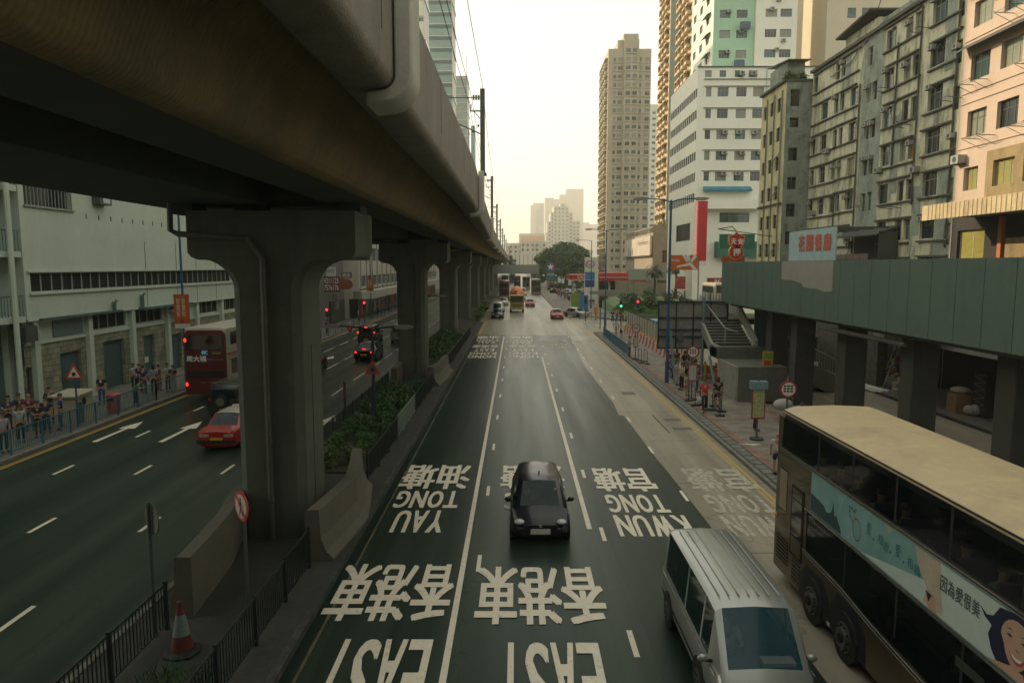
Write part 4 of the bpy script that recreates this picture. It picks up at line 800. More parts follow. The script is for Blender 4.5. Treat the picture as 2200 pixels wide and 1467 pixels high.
def simple_tower(name, lab, x0, x1, y0, y1, z1, m, cols, z0w, dz, hw, mf=FR_G, mg=(GL_T, GL_D), sidecols=(), zb=0, sidem=None, nobj=90, ledge=None, top=None, bay=0, sub=False):
    B = thing(name, lab, 'building', ((x0 + x1) / 2, y0, 0)); n = int((z1 - z0w - hw - .5) / dz) + 1
    FFr = (0, y0, 0); FSr = (x0, 0, R(-90)); HF = [(a, b, z0w + dz * k, z0w + dz * k + hw) for k in range(n - 1, -1, -1) for a, b in cols]; HSd = [(-b, -a, z0w + dz * k, z0w + dz * k + hw) for k in range(n - 1, -1, -1) for a, b in sidecols]
    g = MB(); wall(g, m, FFr, x0, x1, zb, z1, HF, .3); g.box(x0 + .4, x1, y0 + .4, y1, zb, z1 - .01, m); g.build('wall', B)
    g = MB(); wall(g, sidem or m, FSr, -y1, -y0, zb, z1, HSd, .3); g.build('side_wall', B)
    rs = MB(); cnt = 0
    for i, h in enumerate(HF):
        if cnt < nobj: put_window(B, FFr, *h, mf, mg[(i * 7 // 3) % len(mg)], 2, 1, .1); cnt += 1
        else: window_flat(rs, FFr, *h, mf, mg[(i * 7 // 3) % len(mg)])
    for i, h in enumerate(HSd): window_flat(rs, FSr, *h, mf, mg[i % len(mg)])
    if rs.f: tag(rs.build('windows', B), kind='stuff')
    if ledge:
        g = MB()
        for h in HF: fbox(g, FFr, h[0] - .15, h[1] + .15, h[2] - .5, h[2] - .08, -.28, 0, ledge)
        for h in HSd: fbox(g, FSr, h[0] - .15, h[1] + .15, h[2] - .6, h[2] - .05, -bay, 0, ledge); fbox(g, FSr, h[0] - .15, h[1] + .15, h[3] + .02, h[3] + .3, -bay, 0, ledge); fbox(g, FSr, h[0] - .13, h[0] + .02, h[2] - .05, h[3] + .02, -bay, 0, ledge)
        tag(g.build('bay_sills', B), kind='stuff')
    return B
PALE = mat('pale_tower', (.60, .60, .50), .8, var=.08, vs=.2); SUNOCHRE = mat('ochre_tower', (.46, .36, .22), .8, var=.1, vs=.2); TAN = mat('tan_tower', (.40, .36, .26), .85, var=.12, vs=.15, dirt=(.25, .22, .15), da=.4, ds=.15); BEIGE = mat('beige_tower', (.54, .48, .36), .8, var=.08, vs=.3); GREYB = mat('grey_blue_wall', (.24, .28, .27), .8, var=.1, vs=.2)  # ochre is for the towers' left sides: warm sunlight put into the colour
simple_tower('pale_apartment_tower', 'pale tower behind the green one, its wall lined with air conditioners and a dark slot', 53.5, 62, 145, 160, 90, PALE, [(55.2, 56.4), (61.2, 61.9)], 20, 2.87, 1.1, mg=(GL_D, GL_T))
g = MB(); g.box(57.0, 58.2, 144.7, 145.4, 20, 90, mat('slot_dark', (.03, .05, .05), .5)); single(g, 'ventilation_slot', 'dark vertical slot up the pale tower behind the green one', 'slot', (57.5, 144.7, 20))
bt = simple_tower('beige_apartment_tower', 'beige tower with dark square windows behind the old tenement roofs', 47.5, 64, 112, 126, 75, BEIGE, [(50.6, 51.9), (52.8, 54.6), (55.8, 57.4), (59.5, 61)], 24.5, 3.0, 1.5, mf=FR_D, mg=(GL_T, GL_D), nobj=70)
B5 = simple_tower('slab_tower', 'tall slim tower with golden bay windows down its side and a blank grey end wall', 31.6, 44, 150, 161, 95, GREYB, [(35.3, 36.4)], 12, 2.9, 1.0, sidecols=((151, 152.6), (154, 155.6), (157, 158.6)), sidem=SUNOCHRE, nobj=28, ledge=SUNOCHRE, bay=.7)
B5 = simple_tower('slab_tower', 'golden bay-windowed tower side between the slim tower and the green tower', 31.2, 44, 130, 140, 95, TWR, [(32, 33)], 30, 2.9, 1.0, sidecols=((130.6, 132), (133.2, 134.6), (136, 137.4), (138, 139.4)), sidem=SUNOCHRE, nobj=20, ledge=SUNOCHRE, bay=.8)
# tan tower
x0 = 31.2; Y = 247
tc_ = [(x0 + 1.8, x0 + 2.7), (x0 + 3.3, x0 + 4.9), (x0 + 5.8, x0 + 7.3), (x0 + 8.1, x0 + 9.7), (x0 + 10.6, x0 + 11.4), (x0 + 12.6, x0 + 14.2)]
BT = simple_tower('tan_apartment_tower', 'isolated tall tan apartment tower with golden bay windows on its left side', x0, x0 + 14.6, Y, Y + 20, 81, TAN, tc_, 4, 2.8, 1.3, sidecols=((Y + 1.5, Y + 3.5), (Y + 5, Y + 7), (Y + 9, Y + 11), (Y + 13, Y + 15), (Y + 16.5, Y + 18.5)), ledge=TAN, bay=.9, nobj=94, mg=(GL_T, GL_D, GL_C), sidem=SUNOCHRE)
g = MB(); g.box(x0 + 5.3, x0 + 10.3, Y - .9, Y + .02, 2, 84, TAN); g.box(x0 + 3.2, x0 + 10.4, Y + .5, Y + 14, 81, 84, TAN); g.box(x0 + 5.2, x0 + 10.2, Y + .3, Y + 12, 84, 86, TAN); g.build('roof_tower', BT)
g = MB()
for k in range(28):
    for a in (x0 + 5.9, x0 + 8.2): window_flat(g, (0, Y - .92, 0), a, a + 1.5, 4 + 2.8 * k, 5.3 + 2.8 * k, FR_G, [GL_T, GL_D, GL_C][k % 3], -.01); fbox(g, (0, Y - .92, 0), a - .1, a + 1.6, 3.5 + 2.8 * k, 3.9 + 2.8 * k, -.3, 0, TAN)
tag(g.build('bay_windows', BT), kind='stuff')
simple_tower('pale_far_tower', 'pale slab with tiny windows just right of the tan tower', 64.5, 82, 350, 370, 85.5, PALE, [(66, 67.6), (69, 70.2), (72.5, 74)], 4, 2.85, 1.2, nobj=80)
# podium with billboard
B = thing('podium_building', 'low beige podium with slanting parapet, planted terrace and a large faded billboard', 'building', (35, 160, 0))
POD = mat('podium_beige', (.30, .26, .20), .85, var=.2, vs=.3, dirt=(.16, .15, .12), da=.5, ds=.4)
hp = [(-178 + 4 * k, -178 + 4 * k + 3.6, 4.6, 6.4) for k in range(8)]
g = MB(); wall(g, POD, (28, 0, R(-90)), -181, -145, -1, 14.6, hp, .4); fp = [(30, 34.4, 8.5, 11), (29, 34, 4.2, 5.8), (34.5, 36, 8.5, 11)]; wall(g, POD, (0, 145, 0), 28, 40, -1, 14.6, fp, .4); g.box(28.45, 40, 145.5, 181, 0, 14.5, POD); g.build('wall', B)
for h in hp: put_window(B, (28, 0, R(-90)), *h, FR_D, GL_T, 4, 0, .2)
for h in fp: put_window(B, (0, 145, 0), *h, FR_D, GL_D, 5, 1, .2)
BB = mat('billboard', (.48, .44, .37), .6, var=.12, vs=.4, dirt=(.36, .30, .24), da=.6, ds=.35, dth=.5)
g = MB(); a = onX(1344, 554, 27.7); b = onX(1400, 506, 27.7); g.box(27.4, 27.8, b.y, a.y, 10.0, 14.0, BB); g.box(27.5, 28, b.y + .3, a.y - .3, 9.7, 10, FR_D)
g.text('Residence', (27.36, b.y + (a.y - b.y) * .42, 12.3), (0, -1, 0), (0, 0, 1), (a.y - b.y) * .36, 1.0, mat('bill_text', (.30, .2, .15), .6), 0)
for k, (dy, hh) in enumerate(((.62, 1.6), (.7, 1.1), (.78, 1.9))): g.box(27.37, 27.4, b.y + (a.y - b.y) * dy, b.y + (a.y - b.y) * dy + 1.3, 10.2, 10.2 + hh, mat('bill_fig', (.16, .17, .15), .6))
g.build('billboard', B)
g = MB()
for k in range(30): y = 146 + k * 1.15; g.box(27.9, 28.0, y, y + .12, 14.6, 15.6, POD)
g.box(27.85, 28.05, 145, 181, 15.6, 15.8, POD); g.box(28, 40, 149, 149.3, 14.6, 16.4, POD); g.build('balustrade', B)
# left glass towers above the viaduct
GTW = mat('glass_tower', (.16, .27, .25), .25, var=.15, vs=.15, spec=.7); GTD = mat('glass_tower_dark', (.04, .10, .11), .2); GWH = mat('tower_white', (.5, .5, .46), .6)
def band_tower(name, lab, x0, x1, y0, y1, z1, side=True, dz=3.9, m1=GTW, m2=GTD, sm=GWH):
    B = thing(name, lab, 'building', ((x0 + x1) / 2, y0, 0)); g = MB(); g.box(x0, x1, y0, y1, 0, z1, m1); g.box(x1, x1 + .2, y0 - .2, y1, 0, z1, sm); g.build('wall', B)
    n = int(z1 / dz)
    g = MB()
    for k in range(n): z = 3 + k * dz; g.box(x0 - .05, x1 + .0, y0 - .12, y0, z, z + .9, m2); g.box(x0, x1, y0 - .35, y0 - .12, z + 1.2, z + 1.45, sm)
    g.build('window_bands', B)
    g = MB()
    for k in range(n // 2): z = 3 + k * dz * 2; g.box(x1 + .2, x1 + .5, y0, y1, z, z + .7, m2)
    g.build('side_fins', B); return B
band_tower('glass_office_tower', 'tall teal glass tower with horizontal bands, above the viaduct at top', -30.3, -22.3, 250, 262, 160)
band_tower('glass_office_tower', 'blue windowed tower edge at the very top, touching the viaduct bracket', -33, -25.6, 200, 210, 160, dz=5.5, m1=PALE, m2=GL_B)
band_tower('glass_office_tower', 'shorter grey-green tower with an antenna, behind the first overhead mast', -30.0, -24.1, 350, 362, 99, m1=mat('tower_grey', (.22, .26, .23), .5, var=.3, vs=.1), m2=GTW)
g = MB(); g.tube([(-24.2, 350, 99), (-24.2, 350, 108)], .15, FR_D, 5); single(g, 'antenna', 'thin antenna on the shorter grey-green tower', 'antenna', (-24.2, 350, 99))
g = MB(); g.box(-22.5, -20.6, 352, 360, 0, 76, GTW); single(g, 'glass_office_tower', 'very thin distant tower just left of the first overhead mast', 'building', (-21.5, 352, 0))
# ------------------------------------------------------------------ far hazy city
def far(name, lab, boxes, y, m, d=60, rowsp=None, cat='building', colsp=14):
    t = thing(name, lab, cat, (onY(boxes[0][0], 570, y).x, y, 0)); g = MB(); w_ = MB()
    for j, (u0, u1, v0) in enumerate(boxes):
        a = onY(u0, v0, y + j * 3); b = onY(u1, v0, y + j * 3); g.box(a.x, b.x, y + j * 3, y + d, 0, a.z, m)
        if rowsp:
            nx = max(1, int((b.x - a.x) / colsp)); z = a.z - rowsp
            while z > 20:
                for i in range(nx): c = a.x + (b.x - a.x) * (i + .5) / nx; w_.quad((c - colsp * .22, y + j*3 - .5, z), (c + colsp * .22, y + j*3 - .5, z), (c + colsp * .22, y + j*3 - .5, z + rowsp * .5), (c - colsp * .22, y + j*3 - .5, z + rowsp * .5), GL_D)
                z -= rowsp
    g.build('wall', t)
    if rowsp: tag(w_.build('windows', t), kind='stuff')
FARG = mat('far_grey', (.16, .17, .15), .8); FARP = mat('far_pale', (.33, .32, .28), .8, var=.1, vs=.01); FARB = mat('far_cream', (.36, .35, .28), .8)
far('distant_slab', 'tallest distant grey slab fading in haze above the big tree', [(1217, 1254, 406), (1203, 1217, 418)], 2300, FARG)
far('distant_block', 'distant pale hazy block with two dark vertical strips, left of the slab', [(1140, 1173, 441), (1145, 1170, 436)], 2100, FARP)
g = MB(); 
for u, v0, v1 in ((1153, 450, 540), (1160, 440, 484)): a = onY(u, v0, 2095); b = onY(u + 5, v1, 2095); g.box(a.x, b.x, 2094, 2096, max(b.z, 5), a.z, FARG)
single(g, 'window_strips', 'two dark vertical strips on the distant pale block', 'facade strips', (0, 2094, 20))
far('distant_block', 'distant pale hazy block with a curved flared roof edge, behind the stepped tower', [(1173, 1204, 428), (1171, 1190, 425)], 1900, FARP)
far('distant_stepped_tower', 'distant cream stepped tower with rows of tiny windows above the tree', [(1190, 1222, 443), (1204, 1216, 437), (1183, 1231, 456), (1176, 1196, 476), (1173, 1184, 500), (1222, 1246, 474)], 1150, FARB, rowsp=6, colsp=6)
far('distant_mall', 'distant low block with a long orange-pink band below its flat roof', [(1115, 1174, 502), (1117, 1173, 506)], 1250, FARB)
a = onY(1120, 508, 1248); b = onY(1172, 518, 1248); g = MB(); g.box(a.x, b.x, 1246, 1248, b.z, a.z, mat('orange_band', (.45, .13, .05), .7)); single(g, 'orange_band', 'long orange-pink band on the distant low block', 'facade band', (a.x, 1246, b.z))
far('distant_low_block', 'distant grey-beige low blocks beyond the far footbridge', [(1118, 1150, 519), (1092, 1124, 523), (1146, 1176, 519)], 750, FARB, rowsp=5, colsp=5)
far('distant_block', 'faint distant blocks just left of the tan tower', [(1253, 1266, 478), (1266, 1300, 482)], 2400, FARP)
g = MB(); pts = [(-500, 0), (-500, 130), (-250, 120), (120, 160), (420, 175), (900, 230), (1400, 240), (1400, 0)]
g.prism(pts, 'y', 4300, 4700, mat('hill_green', (.07, .10, .06), .9)); struct(g, 'hills')

# ------------------------------------------------------------------ the footbridge the photographer stands on (behind and under the camera)
t = thing('footbridge', 'covered footbridge the view is taken from, just behind the camera', 'footbridge', (0, -3, 5.6))
g = MB(); g.box(-30, 22, -5.2, -.35, 5.5, 6.3, CONCP); g.box(-30, 22, -.6, -.4, 6.3, 7.3, CONCP); g.build('deck', t)
g = MB(); g.box(-30, 22, -5.4, -.3, 9.6, 9.9, CONCP)
for x in range(-30, 23, 4): g.box(x - .1, x + .1, -.6, -.4, 7.3, 9.6, CONCP); g.box(x - .1, x + .1, -5.2, -5.0, 6.3, 9.6, CONCP)
g.build('roof', t)
for x in (-6.5, 12): g = MB(); g.box(x - .5, x + .5, -3.5, -2.5, 0, 5.5, CONCP); g.build('pillar', t)

for i, (x0, x1, y0, y1, h) in enumerate(((-60, -27, -110, -12, 45), (24, 60, -110, -12, 50), (-20, 20, -190, -150, 60))):  # unseen blocks, added to cut sky light from behind the camera
    g = MB(); g.box(x0, x1, y0, y1, 0, h, MATS['hidden_wall']); single(g, 'apartment_block', ['block behind the photographer on the left', 'block behind the photographer on the right', 'block behind the photographer closing the road'][i], 'building', ((x0 + x1) / 2, y0, 0))
# ------------------------------------------------------------------ vehicles
TYRE = mat('tyre', (.012, .012, .012), .75); RIM = mat('wheel_rim', (.16, .17, .16), .35, metal=.7); ARCH = mat('arch_black', (.006, .007, .007), .8)
CGL = mat('car_glass', (.006, .022, .024), .06, spec=.35); CGL.node_tree.nodes['Principled BSDF'].inputs['Alpha'].default_value = .72; DASH = mat('car_trim', (.015, .016, .017), .8); LENS = mat('headlamp_lens', (.35, .37, .35), .15, spec=1.0); PLW = mat('plate_white', (.45, .45, .40), .4); PLY = mat('plate_yellow', (.45, .30, .03), .4)
def lampm(name, c, e): return mat(name, c, .3, emit=e)
TAILR = lampm('tail_lamp_lit', (1.0, .03, .015), 1.6); TAILD = mat('tail_lamp', (.22, .01, .01), .3); CHROME = mat('chrome', (.35, .36, .34), .25, metal=.8)
def paintm(name, c, rough=.3): return mat(name, c, rough, coat=.3, spec=.3)
def ring(st):
    y, zb, zs, zt, wb, wt = st; zm = zb + (zs - zb) * .45
    h = [(0, zb), (wb - .14, zb), (wb - .02, zb + .12), (wb, zm), (wb - .02, zs - .06), (wb - .05, zs), (wt + .02, zt - .07), (wt - .1, zt - .01), (0, zt + .02)]
    return [(x, y, z) for x, z in h] + [(-x, y, z) for x, z in h[7:0:-1]]
def loft_car(name, lab, x, y, fwd, sts, panes, paint, wheels, rw=.3, cat='car', grp=None, roof=None, low=None, tail=False, front=True, plate=None, lamps=(.6, .66), lit=False, extra=None, ang=0, z=0):
    """sts: stations rear -> front (local +y = forward). panes: list of (name, station index, strips)"""
    t = thing(name, lab, cat, (x, y, z), (0 if fwd else math.pi) + ang, grp); rs = [ring(s) for s in sts]; used = {}
    for pi, (nm, j, ks) in enumerate(panes):
        for k in ks: used[(j, k)] = pi
    body = MB(); pm = [MB() for _ in panes]
    for j in range(len(rs) - 1):
        for k in range(16):
            a = rs[j][k]; b = rs[j][(k + 1) % 16]; c = rs[j + 1][(k + 1) % 16]; d = rs[j + 1][k]
            if (j, k) in used: pm[used[(j, k)]].quad(a, d, c, b, CGL)
            else:
                m = paint
                if roof is not None and k in (6, 7, 8, 9) and min(sts[j][3] - sts[j][2], sts[j + 1][3] - sts[j + 1][2]) > .3: m = roof
                if roof is not None and k in (5, 10) and sts[j][3] - sts[j][2] > .3: m = roof
                if low is not None and k in (0, 1, 14, 15): m = low
                body.quad(a, d, c, b, m)
    body.poly(rs[0], paint); body.poly(list(reversed(rs[-1])), low or paint)
    W = max(s[4] for s in sts)
    for wy in wheels:
        for s in (-1, 1): body.cyl((s * (W - .1), wy, rw + .02), rw + .07, s * .112, ARCH, 'x', 20)
    body.build('body', t, world=False, smooth=35)
    for (nm, j, ks), g in zip(panes, pm): g.build(nm, t, world=False, smooth=35)
    for wy in wheels:
        for s in (-1, 1):
            g = MB(); g.cyl((s * (W - .18), wy, rw), rw, s * .205, TYRE, 'x', 20); wo = g.build('wheel', t, world=False, smooth=40)
            g = MB(); g.cyl((s * (W + .0), wy, rw), rw * .62, s * .032, RIM, 'x', 14)
            for q in range(5): a = q * 1.2566; g.box(s * (W + .03) - .004, s * (W + .03) + .006, wy + math.cos(a) * rw * .35 - .03, wy + math.cos(a) * rw * .35 + .03, rw + math.sin(a) * rw * .35 - .03, rw + math.sin(a) * rw * .35 + .03, ARCH)
            g.build('rim', wo, world=False)
    yf = sts[-1][0]; yr = sts[0][0]; lx, lz = lamps
    for s in (-1, 1):
        g = MB(); g.ball((s * lx, yf - .10, lz), .15, .14, .075, LENS); g.build('headlight', t, world=False, smooth=60)
        g = MB(); g.ball((s * (lx + .04), yr + .06, lz + .1), .1, .09, .1, TAILR if lit else TAILD); g.build('tail_light', t, world=False, smooth=60)
    zm = .45
    g = MB(); g.box(-.26, .26, yf + .0, yf + .03, zm - .06, zm + .06, PLW); g.build('number_plate', t, world=False)
    g = MB(); g.box(-.26, .26, yr - .03, yr + .0, zm + .06, zm + .17, PLY); g.build('number_plate', t, world=False)
    g = MB(); g.box(-.5, .5, yf - .03, yf + .018, lz - .14, lz - .06, ARCH); g.build('grille', t, world=False)
    for s in (-1, 1):
        yc = [st for st in sts if st[3] - st[2] > .3][-1][0] + .22
        zz = sts[len(sts) // 2][2]
        g = MB(); g.ball((s * (W + .1), yc, zz + .06), .1, .055, .07, low or paint); g.box(min(s * (W - .06), s * (W + .05)), max(s * (W - .06), s * (W + .05)), yc - .02, yc + .02, zz - .01, zz + .03, ARCH); g.build('mirror', t, world=False, smooth=50)
    g = MB(); cb = [st for st in sts if st[3] - st[2] > .3]; ya_, yb_ = cb[0][0], cb[-1][0]; zb_ = cb[0][2]
    g.box(-W + .1, W - .1, ya_, yb_ + .35, .3, .4, DASH); g.box(-W + .12, W - .12, yb_ + .05, yb_ + .5, zb_ - .3, zb_ - .02, DASH)
    for yy in [yb_ - .75 - k * .95 for k in range(max(1, int((yb_ - ya_ - .3) / .95)))]:
        for s in (-1, 1): g.box(s * .38 - .24, s * .38 + .24, yy - .5, yy - .38, .4, zb_ + .3, DASH); g.box(s * .38 - .24, s * .38 + .24, yy - .4, yy + .1, .4, .6, DASH)
    g.build('interior', t, world=False)
    if extra: extra(t)
    return t
def shape(kind, L, W, H):
    h = L / 2; w_ = W / 2
    if kind == 'hatch':
        s = [(-h, .40, .88, .92, w_ - .12, w_ - .2), (-h + .06, .22, .93, 1.02, w_ - .04, w_ - .16), (-h + .38, .2, .94, H - .06, w_, w_ - .26), (-h + .95, .19, .92, H, w_, w_ - .25), (-h + 1.03, .19, .92, H, w_, w_ - .25), (-.05, .19, .91, H + .01, w_, w_ - .24), (.03, .19, .91, H + .01, w_, w_ - .24), (.5, .19, .90, H - .05, w_, w_ - .26),
             (1.22, .19, .86, .95, w_, w_ - .17), (1.25, .19, .85, .93, w_, w_ - .18), (h - .32, .2, .72, .77, w_ - .03, w_ - .25), (h - .1, .22, .62, .67, w_ - .1, w_ - .3), (h, .32, .52, .56, w_ - .2, w_ - .36)]
        p = [('rear_window', 1, (7, 8)), ('side_window', 2, (5,)), ('side_window', 2, (10,)), ('side_window', 4, (5,)), ('side_window', 4, (10,)), ('side_window', 6, (5,)), ('side_window', 6, (10,)), ('windshield', 7, (7, 8)), ('quarter_window', 7, (5,)), ('quarter_window', 7, (10,))]
    elif kind == 'sedan':
        s = [(-h, .38, .80, .86, w_ - .12, w_ - .2), (-h + .08, .22, .88, .94, w_ - .03, w_ - .14), (-h + .75, .2, .93, 1.0, w_, w_ - .15), (-h + 1.3, .2, .93, H - .02, w_, w_ - .25), (-h + 1.7, .2, .92, H, w_, w_ - .25), (-h + 1.78, .2, .92, H, w_, w_ - .25), (.15, .2, .91, H, w_, w_ - .24), (.23, .2, .91, H, w_, w_ - .24), (.6, .2, .90, H - .04, w_, w_ - .26),
             (1.2, .2, .86, .95, w_, w_ - .17), (h - .35, .2, .76, .80, w_ - .03, w_ - .22), (h - .08, .22, .66, .70, w_ - .1, w_ - .28), (h, .32, .56, .6, w_ - .2, w_ - .34)]
        p = [('rear_window', 2, (7, 8)), ('side_window', 3, (5,)), ('side_window', 3, (10,)), ('side_window', 5, (5,)), ('side_window', 5, (10,)), ('side_window', 7, (5,)), ('side_window', 7, (10,)), ('windshield', 8, (7, 8))]
    else:   # van / suv: upright tail
        s = [(-h, .42, 1.02, H - .25, w_ - .08, w_ - .2), (-h + .05, .28, 1.05, H - .12, w_ - .02, w_ - .17), (-h + .14, .26, 1.06, H - .03, w_, w_ - .16), (-h + .30, .24, 1.06, H, w_, w_ - .15), (-.35, .24, 1.05, H + .01, w_, w_ - .15), (-.25, .24, 1.05, H + .01, w_, w_ - .15), (h - 1.95 if kind != 'hiace' else h - 1.55, .24, 1.04, H, w_, w_ - .16), (h - 1.87 if kind != 'hiace' else h - 1.47, .24, 1.04, H, w_, w_ - .16), ]
        if kind == 'hiace':
            s += [(h - .98, .24, 1.03, H - .06, w_, w_ - .17), (h - .34, .25, 1.02, 1.14, w_ - .01, w_ - .12), (h - .12, .26, .78, .86, w_ - .06, w_ - .16), (h, .34, .6, .66, w_ - .14, w_ - .24)]
        else:
            s += [(h - 1.65, .24, 1.03, H - .05, w_, w_ - .18), (h - 1.05, .24, 1.0, 1.1, w_, w_ - .16), (h - .3, .24, .86, .92, w_ - .04, w_ - .22), (h, .36, .6, .66, w_ - .18, w_ - .3)]
        p = [('rear_window', 0, (5, 10, 6, 7, 8, 9)) if 0 else ('side_window', 3, (5,)), ('side_window', 3, (10,)), ('side_window', 5, (5,)), ('side_window', 5, (10,)), ('side_window', 7, (5,)), ('side_window', 7, (10,)), ('windshield', 8, (7, 8))]
    return s, p
def rear_glass(t, L, z0, z1, w_, y=None):
    y = -L / 2 - .012 if y is None else y
    g = MB(); g.prism([(-w_, z0), (w_, z0), (w_ - .08, z1), (-w_ + .08, z1)], 'y', y, y + .05, CGL); g.build('rear_window', t, world=False)
NAVY = paintm('paint_navy_black', (.006, .007, .014)); BLACKP = paintm('paint_black', (.008, .009, .010)); SILV = mat('paint_silver', (.30, .32, .30), .3, metal=.45, var=.05, vs=2, coat=.4); REDP = paintm('paint_taxi_red', (.30, .012, .012)); WROOF = paintm('paint_silver_white', (.42, .42, .37), .35); WHP = paintm('paint_white', (.5, .5, .46)); GRYP = paintm('paint_grey', (.10, .11, .11))
# dark hatchback, centre
s, p = shape('hatch', 3.85, 1.69, 1.52)
def ex(t):
    g = MB(); g.box(-.28, .28, 1.93, 1.95, .36, .5, PLW); g.box(-.04, .04, 1.935, 1.96, .56, .64, CHROME); g.build('badge', t, world=False)
    for sx in (-1, 1): g = MB(); g.ball((sx * .62, 1.82, .36), .07, .05, .05, LENS); g.build('fog_light', t, world=False)
    g = MB(); g.box(-.03, .01, .0, .02, 1.5, 1.62, ARCH); g.tube([(-.5, 1.1, .98), (.1, 1.16, .96)], .012, ARCH, 4); g.tube([(0, 1.14, .96), (.55, 1.1, .98)], .012, ARCH, 4); g.build('wiper', t, world=False)
    g = MB(); g.box(.42, .5, .78, .8, 1.32, 1.4, PLW) if 0 else g.box(-.50, -.44, .72, .75, 1.22, 1.3, PLW); g.build('windscreen_sticker', t, world=False)
loft_car('hatchback_car', 'small dark navy hatchback coming towards the camera over the middle lane lettering', .68, 20.95, False, s, p, NAVY, (-1.22, 1.25), .3, lamps=(.6, .68), extra=ex)
# silver van
s, p = shape('hiace', 4.75, 1.70, 1.97)
s = [list(q) for q in s]
def exv(t):
    g = MB()
    for k in range(7): xx = -.54 + k * .18; g.box(xx - .012, xx + .012, -2.0, 1.1, 1.985, 1.998, SILV)
    g.build('roof_ribs', t, world=False)
    for sx in (-1, 1):
        g = MB(); g.box(sx * .845, sx * .86, -2.2, 2.0, .98, 1.0, CHROME); g.box(sx * .85, sx * .862, -2.2, 1.9, .52, .56, ARCH); g.build('side_trim', t, world=False)
    g = MB(); g.box(-.55, .0, 1.72, 1.95, 1.13, 1.2, PLW); g.build('dashboard_papers', t, world=False)
loft_car('silver_van', 'silver ribbed-roof van with teal windscreen, coming towards the camera in front of the double-decker', 4.2, 13.15, False, s, p, SILV, (-1.55, 1.02), .33, cat='van', lamps=(.64, .78), extra=exv)
TG = mat('teal_windscreen', (.0, .06, .085), .08, spec=.5); TG.node_tree.nodes['Principled BSDF'].inputs['Alpha'].default_value = .6
for o in bpy.data.objects:
    if o.parent and o.parent.name == 'silver_van' and o.name.startswith('windshield'): o.data.materials[0] = TG
# red taxi, left
s, p = shape('sedan', 4.7, 1.70, 1.46)
def ext(t):
    g = MB(); g.box(-.2, .2, -.1, .06, 1.48, 1.6, mat('taxi_sign', (.5, .45, .42), .4)); g.build('roof_sign', t, world=False)
    for sx in (-1, 1): g = MB(); g.box(sx * .52 - .2, sx * .52 + .2, -2.375, -2.3, .66, .78, mat('taxi_lamp', (.28, .24, .2), .3)); g.build('tail_lamp_cluster', t, world=False)
    g = MB(); g.box(-.82, .82, -2.42, -2.33, .38, .52, ARCH); g.build('bumper', t, world=False)
taxi = loft_car('taxi', 'red taxi with a silver roof seen from behind, left of the nearest pier', -12.75, 31.3, True, s, p, REDP, (-1.35, 1.35), .31, cat='taxi', roof=WROOF, extra=ext, lamps=(.55, .68))
# SUV with spare wheel, left
s, p = shape('van', 4.3, 1.80, 1.78)
def exs(t):
    rear_glass(t, 4.3, 1.12, 1.58, .62)
    g = MB(); g.cyl((-.1, -2.38, .98), .36, .2, ARCH, 'y', 24); g.cyl((-.1, -2.4, .98), .22, .02, RIM, 'y', 18); g.build('spare_wheel', t, world=False)
    for sx in (-1, 1): g = MB(); g.tube([(sx * .68, -1.9, 1.84), (sx * .68, .6, 1.84)], .025, CHROME, 5); g.build('roof_rail', t, world=False)
    for k in range(4): g = MB(); g.box(-.66, .66, -1.7 + k * .6, -1.62 + k * .6, 1.83, 1.86, CHROME); g.build('roof_bar', t, world=False)
loft_car('black_suv', 'black off-roader with a rear spare wheel and roof rails, behind the red double-decker', -15.0, 37.3, True, s, p, BLACKP, (-1.35, 1.35), .37, cat='car', extra=exs, lamps=(.72, .95))
s, p = shape('van', 4.7, 1.75, 1.92)
def exw(t): rear_glass(t, 4.7, 1.15, 1.65, .62)
def exw2(t):
    exw(t); g = MB(); g.box(-.16, .16, -2.38, -2.32, 1.74, 1.8, TAILR); g.build('brake_light', t, world=False)
loft_car('dark_van', 'black van with lit red brake lights, left of the twin-arm lamp standard', -15.0, 71.4, True, s, p, BLACKP, (-1.4, 1.4), .33, cat='van', extra=exw2, lit=True, lamps=(.74, 1.15), grp='dark vans on the left carriageway')
loft_car('dark_van', 'dark grey van half hidden by the cracked second pier', -12.0, 72.9, True, s, p, GRYP, (-1.4, 1.4), .33, cat='van', extra=exw, lamps=(.74, 1.0), grp='dark vans on the left carriageway')
s, p = shape('sedan', 4.6, 1.75, 1.45)
def exb(t): g = MB(); g.box(-.15, .15, -2.1, -2.04, .99, 1.04, TAILR); g.build('brake_light', t, world=False)
loft_car('dark_saloon', 'black saloon with lit brake lights and a yellow plate, directly behind the twin-arm lamp standard', -12.65, 59.4, True, s, p, BLACKP, (-1.3, 1.35), .31, extra=exb, lit=True, roof=None)
loft_car('dark_saloon', 'black saloon mostly hidden behind the nearest pier, its front corner showing', -15.6, 52.0, True, s, p, BLACKP, (-1.3, 1.35), .31)
